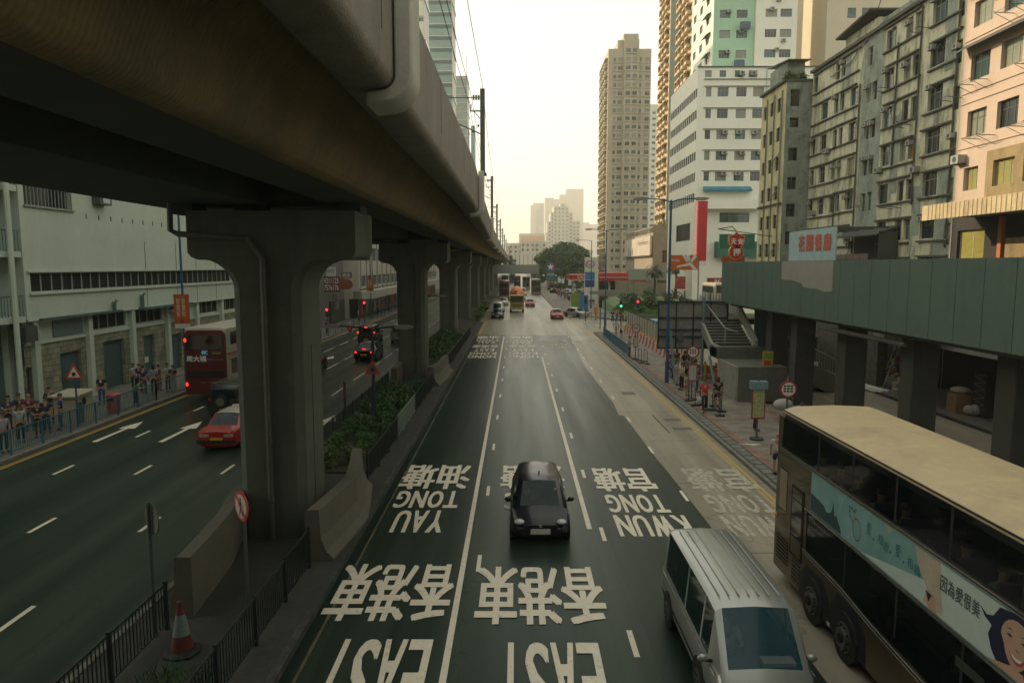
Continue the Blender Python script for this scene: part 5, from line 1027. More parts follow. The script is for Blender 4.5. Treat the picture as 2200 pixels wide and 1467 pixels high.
# oncoming traffic far away
loft_car('black_white_car', 'black car with a pale bonnet, first of the queue beside the viaduct piers', -2.85, 105.2, False, s, p, BLACKP, (-1.3, 1.35), .31, grp='oncoming cars queueing beside the viaduct')
loft_car('white_saloon', 'white saloon, third in the queue beside the viaduct', -3.0, 119.5, False, s, p, WHP, (-1.3, 1.35), .31, grp='oncoming cars queueing beside the viaduct')
loft_car('white_saloon', 'white saloon, last of the queue, in front of the distant red bus', -2.6, 140, False, s, p, WHP, (-1.3, 1.35), .31, grp='oncoming cars queueing beside the viaduct')
sv, pv_ = shape('hiace', 4.75, 1.70, 1.97)
loft_car('white_van', 'white van, second in the queue beside the viaduct', -3.1, 112.3, False, sv, pv_, WHP, (-1.55, 1.02), .33, cat='van', grp='oncoming cars queueing beside the viaduct')
loft_car('white_van', 'small white van just beyond the concrete mixer', 1.7, 184, False, sv, pv_, WHP, (-1.55, 1.02), .33, cat='van')
loft_car('distant_taxi', 'far red taxi with silver roof, close to the kerb beside the silver saloon', 6.0, 104.3, False, s, p, REDP, (-1.3, 1.35), .31, cat='taxi', roof=WROOF)
loft_car('distant_taxi', 'far pale-roofed taxi just right of the concrete mixer', 2.6, 135.5, False, s, p, REDP, (-1.3, 1.35), .31, cat='taxi', roof=WROOF)
loft_car('silver_saloon', 'silver saloon turning out of the side road beside the red taxi', 9.1, 107.2, False, s, p, SILV, (-1.3, 1.35), .31, ang=R(38))
loft_car('distant_car', 'white car just behind the concrete mixer drum', .1, 196, False, s, p, WHP, (-1.3, 1.35), .31)
# parked cars by the petrol station
for i, (x, y) in enumerate(((11.5, 196), (14.3, 190), (17.2, 186))): loft_car('parked_car', ['dark parked car leftmost below the filling station ramp', 'white parked car in the middle of three below the ramp', 'dark parked car nearest the filling station canopy'][i], x, y, False, s, p, [BLACKP, WHP, GRYP][i], (-1.3, 1.35), .31, ang=R(50), grp='cars parked by the filling station')
# ------------------------------------------------------------------ buses
def box_bus(name, lab, x0, x1, yr, yf, H, mbody, mwin, up=(3.4, 4.28), lo=(1.4, 2.37), roofm=None, grp=None, open_side=False):
    """double-decker, rear at yr, front at yf (world). Returns the thing; side windows, wheels, ends built as parts."""
    t = thing(name, lab, 'bus', ((x0 + x1) / 2, yr, 0), 0, grp); s = 1 if yf > yr else -1
    g = MB(); r = .14; z0 = .32
    prof = [(x0, z0), (x1, z0), (x1, H - .25), (x1 - .05, H - .08), (x1 - .3, H), ((x0 + x1) / 2, H + .035), (x0 + .3, H), (x0 + .05, H - .08), (x0, H - .25)]
    ys = [yr, yr + s * .05, yr + s * .2, yf - s * .2, yf - s * .03, yf]; ins = [.14, .05, 0, 0, .05, .16]
    vs = []; n = len(prof); cx = (x0 + x1) / 2
    for yy, i_ in zip(ys, ins):
        for a, b in prof: vs.append((cx + (a - cx) * (1 - i_ * .8), yy, z0 + (b - z0) * (1 - i_ * .22)))
    kroof = {3, 4, 5, 6}
    for j in range(len(ys) - 1):
        for k in range(n):
            if open_side and k == n - 1 and j in (1, 2): continue
            q = (j*n+k, j*n+(k+1)%n, (j+1)*n+(k+1)%n, (j+1)*n+k)
            g.add([vs[a] for a in q], [(0, 1, 2, 3)], roofm if (roofm and k in kroof) else mbody)
    g.poly(vs[:n], mbody); g.poly(vs[-n:], mbody)
    g.build('body', t, smooth=40)
    return t
KMB = mat('bus_bronze', (.09, .072, .034), .35, metal=.35, var=.15, vs=1.2, coat=.3); KROOF = mat('bus_roof', (.42, .335, .19), .55, var=.16, vs=.8, dirt=(.25, .20, .12), da=.6, ds=.9, dth=.5, stretch=1)
BWIN = mat('bus_window', (.006, .008, .008), .08, spec=.9)
X0, X1, YR, YF = 6.6, 9.02, 17.3, 5.3
bus = box_bus('double_decker_bus', 'bronze double-decker with a pale blue jewellery advertisement along its side, right foreground', X0, X1, YR, YF, 4.42, KMB, BWIN, roofm=KROOF, open_side=True)
g = MB(); g.prism([(17.26, .32), (17.26, 4.19), (16.93, 4.19), (17.0, 3.44), (15.4, 3.44), (15.4, 1.46), (13.6, 1.42), (12.4, 1.3), (11, 1.26), (10.2, 1.2), (5.4, 1.2), (5.4, .32)], 'x', X0 - .001, X0 + .03, KMB)
g.box(X0 - .001, X0 + .03, 5.4, 15.4, 2.36, 3.44, KMB); g.build('side_panel', bus)
g = MB(); INT = mat('bus_interior', (.05, .055, .06), .7); g.box(X0 + .1, X1 - .1, 5.6, 17.0, 2.35, 2.4, INT); g.box(X0 + .1, X1 - .1, 5.6, 17.0, .36, .4, INT); g.build('floors', bus)
SEATM = mat('bus_seat', (.05, .04, .10), .7)
for zf in (2.4, .55):
    for k in range(12):
        for xs_ in (X0 + .18, X1 - 1.05): g = MB(); yy = 16.2 - k * .85; g.box(xs_, xs_ + .85, yy - .4, yy, zf + .35, zf + .45, SEATM); g.box(xs_, xs_ + .85, yy, yy + .07, zf + .4, zf + 1.05, SEATM); g.build('seat', bus)
def side(mb, ya, yb, za, zb, m, off=.004): mb.quad((X0 - off, ya, za), (X0 - off, yb, za), (X0 - off, yb, zb), (X0 - off, ya, zb), m)
BGL = mat('bus_glass', (.004, .007, .008), .06, spec=.5); BGL.node_tree.nodes['Principled BSDF'].inputs['Alpha'].default_value = .62
g = MB(); g.quad((X0 - .006, 17.02, 3.42), (X0 - .006, 16.93, 4.19), (X0 - .006, 5.6, 4.19), (X0 - .006, 5.6, 3.42), BGL); g.build('upper_windows', bus)
g = MB(); g.prism([(16.9, 4.17), (16.8, 4.29), (5.6, 4.29), (5.6, 4.17)], 'x', X0 - .007, X0 + .1, BWIN); g.build('window_header', bus)
g = MB(); g.prism([(15.35, 1.45), (15.3, 2.36), (5.6, 2.36), (5.6, 1.2), (10.2, 1.2), (11.0, 1.28), (12.6, 1.32), (13.6, 1.42)], 'x', X0 - .006, X0 - .004, BGL); g.build('lower_windows', bus)
g = MB()
for z in (3.35, 3.40, 2.41, 2.385): g.box(X0 - .022, X0, 5.5, 17.08 if z > 3 else 15.5, z - .011, z + .011, CHROME)
g.tube([(X0 - .01, 15.5, 1.42), (X0 - .01, 13.6, 1.39), (X0 - .01, 12.4, 1.27), (X0 - .01, 10.2, 1.16), (X0 - .01, 5.5, 1.16)], .014, CHROME, 4)
g.tube([(X0 - .01, 15.5, 1.35), (X0 - .01, 13.6, 1.32), (X0 - .01, 12.4, 1.2), (X0 - .01, 10.2, 1.09), (X0 - .01, 5.5, 1.09)], .01, CHROME, 4)
g.box(X0 - .02, X0, 5.5, 17.0, 4.30, 4.325, KROOF); g.box(X0 - .015, X0 + .01, 5.5, 17.0, 4.345, 4.36, ARCH); g.build('side_trim', bus)
g = MB()
for yy in (14.9, 13.35, 11.8, 10.25, 8.7, 7.2): g.box(X0 - .0075, X0 - .002, yy - .035, yy + .035, 3.43, 4.27, ARCH)
for yy in (13.5, 11.6, 9.8, 8.0): g.box(X0 - .0075, X0 - .002, yy - .03, yy + .03, 1.45, 2.35, ARCH)
g.build('window_pillars', bus)
VENT = mat('vent_slats', (.30, .26, .17), .5)
g = MB(); side(g, 17.0, 16.55, 1.92, 2.92, ARCH)
for k in range(18): z = 1.94 + k * .054; g.box(X0 - .02, X0 - .004, 16.57, 16.99, z, z + .028, VENT)
g.build('louvre', bus)
g = MB(); side(g, 17.1, 16.35, .6, 1.2, ARCH)
for k in range(6): z = .66 + k * .095; g.box(X0 - .016, X0 - .004, 16.37, 17.08, z, z + .03, KMB)
g.build('grille', bus)
g = MB(); side(g, 16.1, 15.6, .42, 1.0, ARCH)
for k in range(6): z = .46 + k * .095; g.box(X0 - .016, X0 - .004, 15.62, 16.08, z, z + .03, KMB)
g.build('grille', bus)
g = MB(); g.box(X0 - .02, X0 + .0, 15.55, 16.25, 1.05, 2.72, ARCH); g.build('door', bus)
g = MB(); g.box(X0 - .026, X0 - .02, 15.62, 16.18, 1.55, 2.4, BWIN); g.box(X0 - .026, X0 - .02, 15.62, 16.18, 2.43, 2.66, KMB); g.box(X0 - .026, X0 - .02, 15.62, 16.18, 1.1, 1.5, KMB); g.build('door_panel', bus)
g = MB(); g.ball((X0 - .01, 17.2, 1.62), .04, .05, .05, mat('indicator_orange', (.7, .2, .02), .3)); g.build('indicator', bus)
ARCH2 = mat('wheel_arch', (.012, .016, .018), .7)
for yy, zt in ((14.85, 1.15), (13.3, 1.22)):
    g = MB(); g.prism([(yy + .78, .33), (yy + .74, .8), (yy + .45, zt), (yy - .45, zt), (yy - .74, .85), (yy - .8, .33)], 'x', X0 - .012, X0 + .3, ARCH2); g.build('wheel_arch', bus)
    g = MB(); g.cyl((X0 + .12, yy, .5), .5, -.17, TYRE, 'x', 28); wo = g.build('wheel', bus, smooth=40)
    g = MB(); g.cyl((X0 - .05, yy, .5), .3, -.02, RIM, 'x', 24); g.cyl((X0 - .07, yy, .5), .2, -.05, RIM, 'x', 18); g.cyl((X0 - .12, yy, .5), .1, -.03, ARCH, 'x', 12)
    for q in range(10): a = q * .628; g.cyl((X0 - .07, yy + math.cos(a) * .25, .5 + math.sin(a) * .25), .022, -.03, ARCH, 'x', 6)
    g.build('rim', wo)
g = MB(); g.cyl((X0 + .12, 7.9, .5), .5, -.17, TYRE, 'x', 28); g.build('wheel', bus, smooth=40)
g = MB(); g.box(X1 - 2.0, X1 - .4, YR, YR + .02, 3.1, 4.1, BWIN); g.box(X1 - 2.1, X1 - .3, YR, YR + .015, 1.0, 1.6, ARCH); g.build('rear_window', bus)
g = MB(); g.box(X0 - .02, X0, 14.0, 14.12, .34, .42, SWHITE); g.build('marker', bus)
# the advertisement: flat printed panel
AD = mat('ad_sky', (.17, .335, .325), .35, var=.3, vs=.5); ADL = mat('ad_pale', (.42, .52, .47), .35, var=.1, vs=.8); ADT = mat('ad_trees', (.012, .05, .055), .4, var=.3, vs=6); ADS = mat('ad_silver', (.45, .50, .46), .2, metal=.3); ADK = mat('ad_ink', (.02, .12, .14), .5); SKIN = mat('ad_skin', (.42, .27, .19), .5, var=.12, vs=3); HAIR = mat('ad_hair', (.01, .015, .04), .4); ADC = mat('ad_cloth', (.42, .37, .27), .5, var=.2, vs=3)
xa = X0 - .008
g = MB(); g.box(xa, X0, 5.6, 15.22, 2.44, 3.33, AD); g.build('advertisement', bus)
g = MB(); x = xa - .002
def pl(pts, m, dx=0): g.poly([(xa - .002 - dx, a, b) for a, b in pts], m)
rr_ = random.Random(5)
tr = [(15.2, 2.46)] + [(15.2, 2.86)] + [(15.2 - k * .11, 2.82 - k * .016 + rr_.uniform(-.03, .07)) for k in range(1, 10)] + [(14.15, 2.86), (14.1, 3.0), (14.05, 2.72), (13.95, 2.78), (13.85, 2.66), (13.75, 2.58), (13.72, 2.46)]
pl(tr, ADT)
pl([(12.9, 2.46), (11.6, 2.46), (9.0, 2.46), (5.7, 2.46), (5.7, 3.31), (9.4, 3.31), (10.9, 3.31), (10.6, 2.9)], ADL, .0005)
# ring: an ellipse band seen at an angle and the stone
def band(cy, cz, ry, rz, th, m, dx, tilt=0, n=28):
    P = []
    for k in range(n + 1):
        a = 2 * math.pi * k / n; P.append((math.cos(a), math.sin(a)))
    for k in range(n):
        (c0, s0), (c1, s1) = P[k], P[k + 1]
        def q(c, s, f): y_ = ry * f * c; z_ = rz * f * s; return (cy + y_ * math.cos(tilt) - z_ * math.sin(tilt), cz + y_ * math.sin(tilt) + z_ * math.cos(tilt))
        g.quad(*[(xa - .004 - dx, *q(*v)) for v in ((c0, s0, 1), (c1, s1, 1), (c1, s1, 1 - th), (c0, s0, 1 - th))], m)
band(13.12, 2.82, .19, .27, .2, ADS, .0, R(-12)); band(13.1, 2.81, .155, .225, .12, ADT, .0005, R(-12))
for k in range(26): a, b = 13.28 + rr_.uniform(-.14, .14), 3.06 + rr_.uniform(-.13, .13); g.quad((xa - .006, a - .025, b - .02), (xa - .006, a + .025, b - .02), (xa - .006, a + .02, b + .02), (xa - .006, a - .02, b + .02), ADS if k % 3 else ADT)
# white sleeve and hand
pl([(11.15, 3.31), (11.0, 3.0), (10.75, 2.75), (10.85, 2.5), (10.3, 2.5), (10.4, 2.9), (10.45, 3.31)], ADC, .002); pl([(10.8, 2.7), (10.55, 2.72), (10.45, 2.46), (10.7, 2.46)], SKIN, .003); pl([(10.78, 2.72), (10.7, 2.55), (10.62, 2.7)], HAIR, .0035)
pl([(12.1, 3.31), (11.8, 3.31), (11.95, 3.2)], ADC, .002)
# face: hair, skin, eyes, mouth
fx, fz = 8.75, 2.93
hair = [(9.5, 3.12), (9.35, 3.05), (9.22, 3.1), (9.1, 3.28), (8.8, 3.33), (8.4, 3.3), (8.3, 2.9), (8.4, 2.6), (8.75, 2.48), (9.1, 2.5), (9.22, 2.62), (9.3, 2.8), (9.24, 2.95), (9.38, 3.0)]
pl(hair, HAIR, .003)
pl([(fx + .3 * math.cos(a) * (1 if math.sin(a) > -.3 else .8), fz + .02 + (.3 if math.sin(a) > 0 else .36) * math.sin(a)) for a in [k * math.pi / 10 for k in range(20)]], SKIN, .005)
pl([(8.85, 2.6), (8.6, 2.6), (8.5, 2.46), (8.95, 2.46)], SKIN, .0045)
for yy in (8.88, 8.62): pl([(yy + .06, 3.0), (yy, 3.025), (yy - .06, 3.0), (yy, 2.98)], HAIR, .007); pl([(yy + .08, 3.07), (yy, 3.1), (yy - .08, 3.08), (yy, 3.085)], HAIR, .007)
pl([(8.78, 2.86), (8.72, 2.84), (8.66, 2.86), (8.72, 2.88)], mat('ad_shadow', (.28, .16, .11), .5), .007)
pl([(8.88, 2.79), (8.72, 2.76), (8.58, 2.79), (8.62, 2.7), (8.72, 2.66), (8.82, 2.7)], mat('ad_lips', (.35, .06, .06), .4), .007); pl([(8.85, 2.78), (8.72, 2.757), (8.61, 2.78), (8.66, 2.725), (8.72, 2.71), (8.79, 2.725)], mat('ad_teeth', (.6, .6, .56), .4), .009)
pl([(8.72, 2.63), (9.15, 2.5), (9.3, 2.46), (8.4, 2.46)], SKIN, .004)
g.build('advertisement_print', bus)
g = MB()
for i, ch in enumerate('愛相親愛相親'):
    yy = 12.72 - [0, .42, .62, 1.0, 1.38, 1.58][i] ; zz = 2.86 + [.03, .02, -.04, .02, .0, -.04][i]
    g.text(ch, (xa - .004, yy, zz), (0, -1, 0), (0, 0, 1), .17, .19 if ch != '愛' else .24, ADK, .0)
for yy in (12.46, 11.88, 11.46, 10.98): g.box(xa - .006, xa, yy - .02, yy + .02, 2.86, 2.9, ADK)
for i, ch in enumerate('因為愛很美'): g.text(ch, (xa - .005, 10.42 - i * .19, 2.9), (0, -1, 0), (0, 0, 1), .165, .24, mat('ad_ink2', (.04, .08, .08), .5), -.012)
g.build('lettering', bus)
g = MB(); g.box(X0 - .012, X0 - .007, 9.3, 9.95, 1.95, 2.1, mat('plate_dark', (.03, .035, .03), .5)); g.text('VOLVO', (X0 - .014, 9.9, 1.98), (0, -1, 0), (0, 0, 1), .5, .09, mat('sig_grey', (.12, .13, .12), .5), 0) if 0 else None; g.build('notice', bus)
# passengers' seats glimpsed are left behind the dark glass: pale shirts seen near the windows
# red double-decker on the left, seen from behind
KRED = mat('bus_dark_red', (.085, .008, .012), .35, var=.15, vs=1.5, coat=.3); KCRM = mat('bus_cream', (.36, .34, .27), .45, var=.1, vs=1)
X0r, X1r = -19.5, -16.95
rb = box_bus('red_bus', 'dark red double-decker seen from behind with a cream side, beside the left pavement', X0r, X1r, 40.5, 51.8, 4.3, KCRM, BWIN)
g = MB(); g.prism([(X0r + .06, .35), (X1r - .06, .35), (X1r - .08, 3.9), (X1r - .25, 4.12), (X0r + .25, 4.12), (X0r + .08, 3.9)], 'y', 40.42, 40.6, KRED); g.build('rear_panel', rb)
g = MB(); g.prism([(X0r + .2, 3.0), (X1r - .2, 3.0), (X1r - .25, 3.85), (X0r + .25, 3.85)], 'y', 40.38, 40.42, BWIN); g.build('rear_window', rb)
g = MB(); g.box(X0r + .2, X1r - .2, 40.4, 40.42, 1.35, 1.75, ARCH); g.build('engine_grille', rb)
g = MB(); g.text('周大福', (X0r + .18, 40.39, 2.3), (1, 0, 0), (0, 0, 1), 1.15, .33, TXW, .03); g.text('CHOW TAI FOOK', (X0r + 1.4, 40.39, 2.36), (1, 0, 0), (0, 0, 1), .95, .12, mat('txt_dim', (.25, .22, .2), .5), 0)
g.text('89C', (X0r + 1.1, 40.38, 2.72), (1, 0, 0), (0, 0, 1), .34, .22, mat('txt_blue', (.1, .35, .4), .4, emit=.3), .01); g.text('真誠．永恆', (X0r + .95, 40.39, 1.0), (1, 0, 0), (0, 0, 1), .8, .13, mat('txt_dim', (.2, .2, .2), .5), 0); g.build('lettering', rb)
g = MB(); g.box(X0r + 1.7, X0r + 2.2, 40.38, 40.41, 2.75, 2.85, mat('plate_yellow_dim', (.25, .2, .03), .4)); g.build('number_plate', rb)
for z in (3.55, .95): g = MB(); g.ball((X0r + .13, 40.4, z), .07, .03, .12, TAILR); g.build('tail_light', rb)
for za, zb in ((3.25, 4.0), (1.5, 2.4)): g = MB(); g.box(X1r, X1r + .01, 41.0, 51.4, za, zb, BWIN); g.build('side_windows', rb)
g = MB(); g.tube([(X1r + .02, 40.6, 2.75), (X1r + .02, 43.4, 2.75), (X1r + .02, 43.6, 2.4)], .05, REDP, 5); g.box(X1r, X1r + .02, 43.3, 44.2, 2.2, 3.0, REDP); g.build('red_stripe', rb)
for yy in (43.4, 49.8): g = MB(); g.cyl((X1r - .15, yy, .5), .5, .17, TYRE, 'x', 24); g.build('wheel', rb)
# distant buses and mixer truck
def far_bus(lab, x, y, mb_, w_=2.4, H=4.2, L=11, side_=False, name='distant_bus'):
    t = box_bus(name, lab, x - w_ / 2, x + w_ / 2, y + L, y, H, mb_, BWIN, grp='distant double-deckers')
    g = MB(); g.box(x - w_ * .42, x + w_ * .42, y - .04, y + .06, 2.6, 3.7, BWIN); g.build('upper_windscreen', t); g = MB(); g.box(x - w_ * .44, x + w_ * .44, y - .04, y + .06, 1.0, 2.15, BWIN); g.build('lower_windscreen', t)
    g = MB(); g.box(x - w_ * .46, x + w_ * .46, y - .05, y, .35, .6, CHROME); g.build('bumper', t)
    g = MB(); g.box(x - w_ / 2 - .02, x - w_ / 2 + .02, y + .6, y + L - .4, 2.7, 3.6, BWIN); g.build('side_windows', t)
    for s_ in (-1, 1): g = MB(); g.cyl((x + s_ * (w_ / 2 - .2), y + 1.8, .5), .5, s_ * .21, TYRE, 'x', 16); g.build('wheel', t)
far_bus('distant grey-bronze double-decker near the kerb before the big tree', 5.3, 188, KMB); far_bus('distant red double-decker close to the viaduct piers', -3.0, 168, KRED)
far_bus('faint bronze double-decker behind the kerbside one', 3.2, 232, KMB); far_bus('faint dark double-decker left of the distant kerbside buses', .2, 248, mat('bus_dark_green', (.03, .05, .045), .4)); far_bus('faint double-decker under the far footbridge by the viaduct', -4.4, 262, KMB)
far_bus('faint double-decker beyond the far footbridge, centre', -1.6, 300, mat('bus_dark_green', (.03, .05, .045), .4))
def mixer(x, y):
    t = thing('concrete_mixer', 'yellow-green concrete mixer truck with an orange drum, coming along the second lane', 'truck', (x, y + 4, 0))
    MG = mat('mixer_yellow_green', (.30, .24, .02), .4, var=.15, vs=2); MO = mat('drum_orange', (.55, .19, .07), .5, var=.15, vs=1); MR = mat('drum_red', (.45, .05, .03), .5)
    g = MB(); g.box(x - 1.2, x + 1.2, y, y + 2.1, .5, 2.95, MG); g.build('cab', t, bevel=.12)
    g = MB(); g.box(x - 1.1, x + 1.1, y - .03, y + .1, 1.75, 2.75, CGL); g.build('windshield', t)
    g = MB(); g.box(x - .9, x + .9, y - .04, y + .05, .95, 1.5, mat('mixer_grille', (.12, .10, .02), .5)); g.build('grille', t)
    g = MB(); g.lathe((0, 0, 0), [(.5, 0), (1.15, 1.2), (1.25, 2.6), (1.0, 4.2), (.5, 5.6)], MO, 16)
    for k in (2, 3, 6, 7, 11): pass
    g.v = [tuple(Matrix.Translation((x, y + 2.4, 2.55)) @ Matrix.Rotation(R(-80), 4, 'X') @ Vector(v)) for v in g.v]; g.build('drum', t, smooth=40)
    g = MB(); g.prism([(x - .75, 3.05), (x - .1, 3.0), (x + .1, 3.62), (x - .5, 3.55)], 'y', y + 2.28, y + 3.1, MR); g.build('drum_mark', t)
    g = MB(); g.box(x - 1.0, x + 1.0, y + 2.1, y + 8.3, .8, 1.3, ARCH); g.build('chassis', t)
    for yy in (1.2, 5.6, 6.9):
        for s_ in (-1, 1): g = MB(); g.cyl((x + s_ * .9, y + yy, .5), .5, s_ * .3, TYRE, 'x', 16); g.build('wheel', t)
    for s_ in (-1, 1): g = MB(); g.box(x + s_ * 1.35 - .1, x + s_ * 1.35 + .1, y + .1, y + .2, 1.9, 2.5, ARCH); g.build('mirror', t)
    for s_ in (-1, 1): g = MB(); g.box(x + s_ * .85 - .2, x + s_ * .85 + .2, y - .04, y + .02, .7, .88, LENS); g.build('headlight', t)
    g = MB(); g.box(x - .25, x + .25, y - .05, y, .62, .75, PLW); g.build('number_plate', t)
mixer(.05, 117)
# green minibus up on the side street
t = thing('minibus', 'cream and green minibus on the raised side street behind the walkway stairs', 'minibus', (24.5, 88, 3))
g = MB(); g.box(24.3, 26.5, 86.0, 92, 3.3, 5.7, mat('minibus_cream', (.38, .36, .27), .4)); g.build('body', t, bevel=.2)
g = MB(); g.box(24.5, 26.3, 85.95, 86.1, 4.5, 5.4, CGL); g.build('windshield', t); g = MB(); g.box(24.27, 24.4, 86.6, 91.5, 4.5, 5.3, CGL); g.build('side_windows', t)
g = MB(); g.box(24.35, 26.45, 85.93, 86.05, 3.4, 3.75, mat('minibus_green', (.04, .16, .09), .5)); g.build('bumper', t)
for yy in (87.2, 90.6): g = MB(); g.cyl((24.5, yy, 3.35), .35, -.22, TYRE, 'x', 16); g.build('wheel', t)
# ------------------------------------------------------------------ elevated walkway on the right
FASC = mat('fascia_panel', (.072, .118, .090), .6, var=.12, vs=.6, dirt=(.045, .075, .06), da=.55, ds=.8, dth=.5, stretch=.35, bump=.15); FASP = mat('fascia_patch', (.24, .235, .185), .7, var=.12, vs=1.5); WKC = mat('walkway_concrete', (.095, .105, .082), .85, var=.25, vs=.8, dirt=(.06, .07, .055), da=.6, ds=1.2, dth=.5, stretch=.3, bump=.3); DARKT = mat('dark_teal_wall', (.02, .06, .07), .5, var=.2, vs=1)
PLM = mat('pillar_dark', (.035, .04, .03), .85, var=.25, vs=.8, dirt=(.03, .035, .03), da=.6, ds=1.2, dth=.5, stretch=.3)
t = thing('elevated_walkway', 'grey-green panelled elevated walkway on concrete pillars, running along the right pavement', 'walkway', (16, 30, 5.4)); EW = t
g = MB(); y = 47.6; k = 0
while y > 2:
    g.box(13.9, 13.97, y - 1.31, y, 5.42, 8.12, FASC); y -= 1.335; k += 1
g.box(13.97, 14.1, 2, 47.58, 5.45, 8.1, RAILD); g.box(13.92, 18.2, 47.6, 47.68, 5.42, 8.12, FASC); g.build('fascia', t)
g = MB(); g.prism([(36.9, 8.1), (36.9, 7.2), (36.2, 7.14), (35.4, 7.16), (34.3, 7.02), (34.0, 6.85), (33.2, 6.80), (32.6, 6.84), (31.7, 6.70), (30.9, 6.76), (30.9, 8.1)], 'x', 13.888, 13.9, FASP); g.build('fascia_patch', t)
g = MB(); g.box(14.1, 18.2, 2, 47.55, 5.5, 6.2, WKC); g.box(14.5, 17.6, 2, 47.5, 5.2, 5.5, WKC); g.box(18.2, 18.35, 2, 47.5, 5.45, 7.2, WKC); g.build('deck', t)
for i, y in enumerate((40.6, 36.9, 31.4, 26.0, 20.6, 15.2)):
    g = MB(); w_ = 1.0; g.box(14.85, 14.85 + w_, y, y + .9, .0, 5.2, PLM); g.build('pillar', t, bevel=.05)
    g = MB(); g.tube([(14.78, y - .02, .15), (14.78, y - .02, 3.6)], .045, POST, 6); g.build('drain_pipe', t) if i in (1,) else None
g = MB(); g.tube([(14.3, 25.6, 5.0), (14.3, 33, 5.0)], .09, WKC, 8); g.tube([(14.3, 27, 5.0), (14.3, 27, 5.4)], .04, WKC, 6); g.tube([(14.3, 31, 5.0), (14.3, 31, 5.4)], .04, WKC, 6); g.build('service_pipe', t)
# stairs
t = thing('walkway_stairs', 'concrete stairs with pale nosings rising away from a landing to the elevated walkway', 'stairs', (13.5, 43, 0))
SC_ = mat('stair_concrete', (.25, .255, .205), .8, var=.2, vs=1.5, dirt=(.12, .12, .10), da=.5, ds=1.5, dth=.5, bump=.3); TRD = mat('tread_dark', (.035, .045, .035), .8)
for k in range(9):
    z = 2.85 + .16 * k; y = 44.5 + .34 * k; g = MB(); g.box(12.62, 15.0, y, y + .36, z - .3, z + .14, TRD); g.box(12.62, 15.0, y - .02, y + .05, z + .1, z + .162, SC_); g.build('step', t)
g = MB(); g.prism([(43.0, 2.2), (43.0, 2.95), (44.5, 2.95), (47.7, 4.5), (50.5, 4.5), (50.5, 3.9), (47.9, 3.9), (44.4, 2.2)], 'x', 12.42, 12.6, SC_); g.build('stringer', t)
g = MB(); g.prism([(43.8, 2.85), (47.7, 4.55), (51.5, 4.6), (51.5, 5.6), (47.8, 5.5), (43.8, 3.2)], 'x', 15.02, 15.2, SC_); g.build('stringer', t)
g = MB(); g.box(12.42, 15.4, 43.0, 44.6, 2.15, 2.8, WKC); g.box(12.4, 15.4, 42.95, 43.05, 2.15, 2.86, WKC); g.build('landing', t)
g = MB(); g.box(12.6, 16.5, 47.6, 51, 3.9, 4.28, WKC); g.build('landing', t)
g = MB(); g.prism([(15.4, 2.15), (15.4, 2.85), (16.6, 2.72), (20.2, .9), (20.2, .1), (19.2, .1), (16.4, 1.5)], 'y', 43.0, 43.18, WKC); g.prism([(15.4, 2.15), (15.4, 2.6), (16.6, 2.5), (20.2, .65), (20.2, .1), (19.2, .1), (16.4, 1.6)], 'y', 43.18, 45, WKC); g.build('lower_flight', t)
g = MB()
for k in range(22): x = 16.4 + k * .17; z = 2.75 - (k * .17) * .5; g.box(x, x + .02, 43.08, 43.1, z, z + 1.0, FR_G)
g.tube([(16.3, 43.09, 3.8), (20.1, 43.09, 1.95)], .03, FR_G, 5); g.build('railing', t)
g = MB(); g.tube([(12.7, 48.5, 5.4), (12.75, 47.3, 5.4), (13.3, 44.4, 3.9), (13.9, 43.9, 3.75)], .045, FR_G, 6); g.tube([(12.7, 48.5, 4.3), (12.7, 48.5, 5.4)], .04, FR_G, 5); g.tube([(13.3, 44.4, 2.9), (13.3, 44.4, 3.9)], .04, FR_G, 5); g.build('handrail', t)
g = MB(); g.box(15.25, 17.9, 44.6, 44.8, 2.6, 5.45, DARKT); g.box(16.6, 17.3, 44.55, 44.6, 2.7, 4.3, BLK); g.build('glazed_wall', t)
g = MB(); g.box(12.5, 12.62, 39.4, 43.1, .15, 2.15, SC_); g.box(12.62, 15.4, 39.4, 43.0, .15, 2.15, WKC); g.build('base_block', t)
g = MB()
for k in range(13): x = 13.4 + k * .2; g.box(x, x + .17, 51.2, 51.25, 4.2, 5.7 - k * .03, SGN_W); g.box(x - .02, x + .01, 51.15, 51.2, 4.2, 5.8, FR_D)
g.build('corrugated_screen', t)
# back of the big sign board with its props
t = thing('signboard_back', 'back of a large signboard with a lattice of dark bars, behind the blue lamp post', 'signboard', (11, 46.9, .15))
SBK = mat('board_back', (.20, .20, .17), .6, var=.3, vs=1.5, dirt=(.08, .10, .09), da=.6, ds=1.0, dth=.48)
g = MB(); g.box(9.55, 14.2, 47.0, 47.05, 2.35, 5.45, SBK); g.build('panel', t)
g = MB()
for x in (9.5, 10.7, 11.85, 13.0, 14.15): g.box(x, x + .08, 46.9, 47.0, 2.3, 5.5, RAILD)
for z in (2.3, 3.1, 3.55, 4.35, 5.42): g.box(9.5, 14.2, 46.86, 46.95, z, z + .09, RAILD)
g.box(10.75, 11.2, 46.7, 46.9, 2.9, 3.4, POST); g.build('frame', t)
PGR = mat('post_pale', (.12, .19, .19), .5, var=.15, vs=2)
for p0, p1 in (((10.25, 46.4, 3.6), (10.45, 45.6, .15)), ((12.55, 46.8, 5.8), (12.55, 46.9, .15)), ((12.4, 44.6, 2.1), (12.55, 43.6, .15))): g = MB(); g.tube([p0, p1], .09, PGR, 8); g.build('prop', t)
for x in (11.3, 13.0): g = MB(); g.tube([(x, 47.1, 4.0), (x, 47.1, 6.2)], .06, PGR, 6); g.build('upright', t)
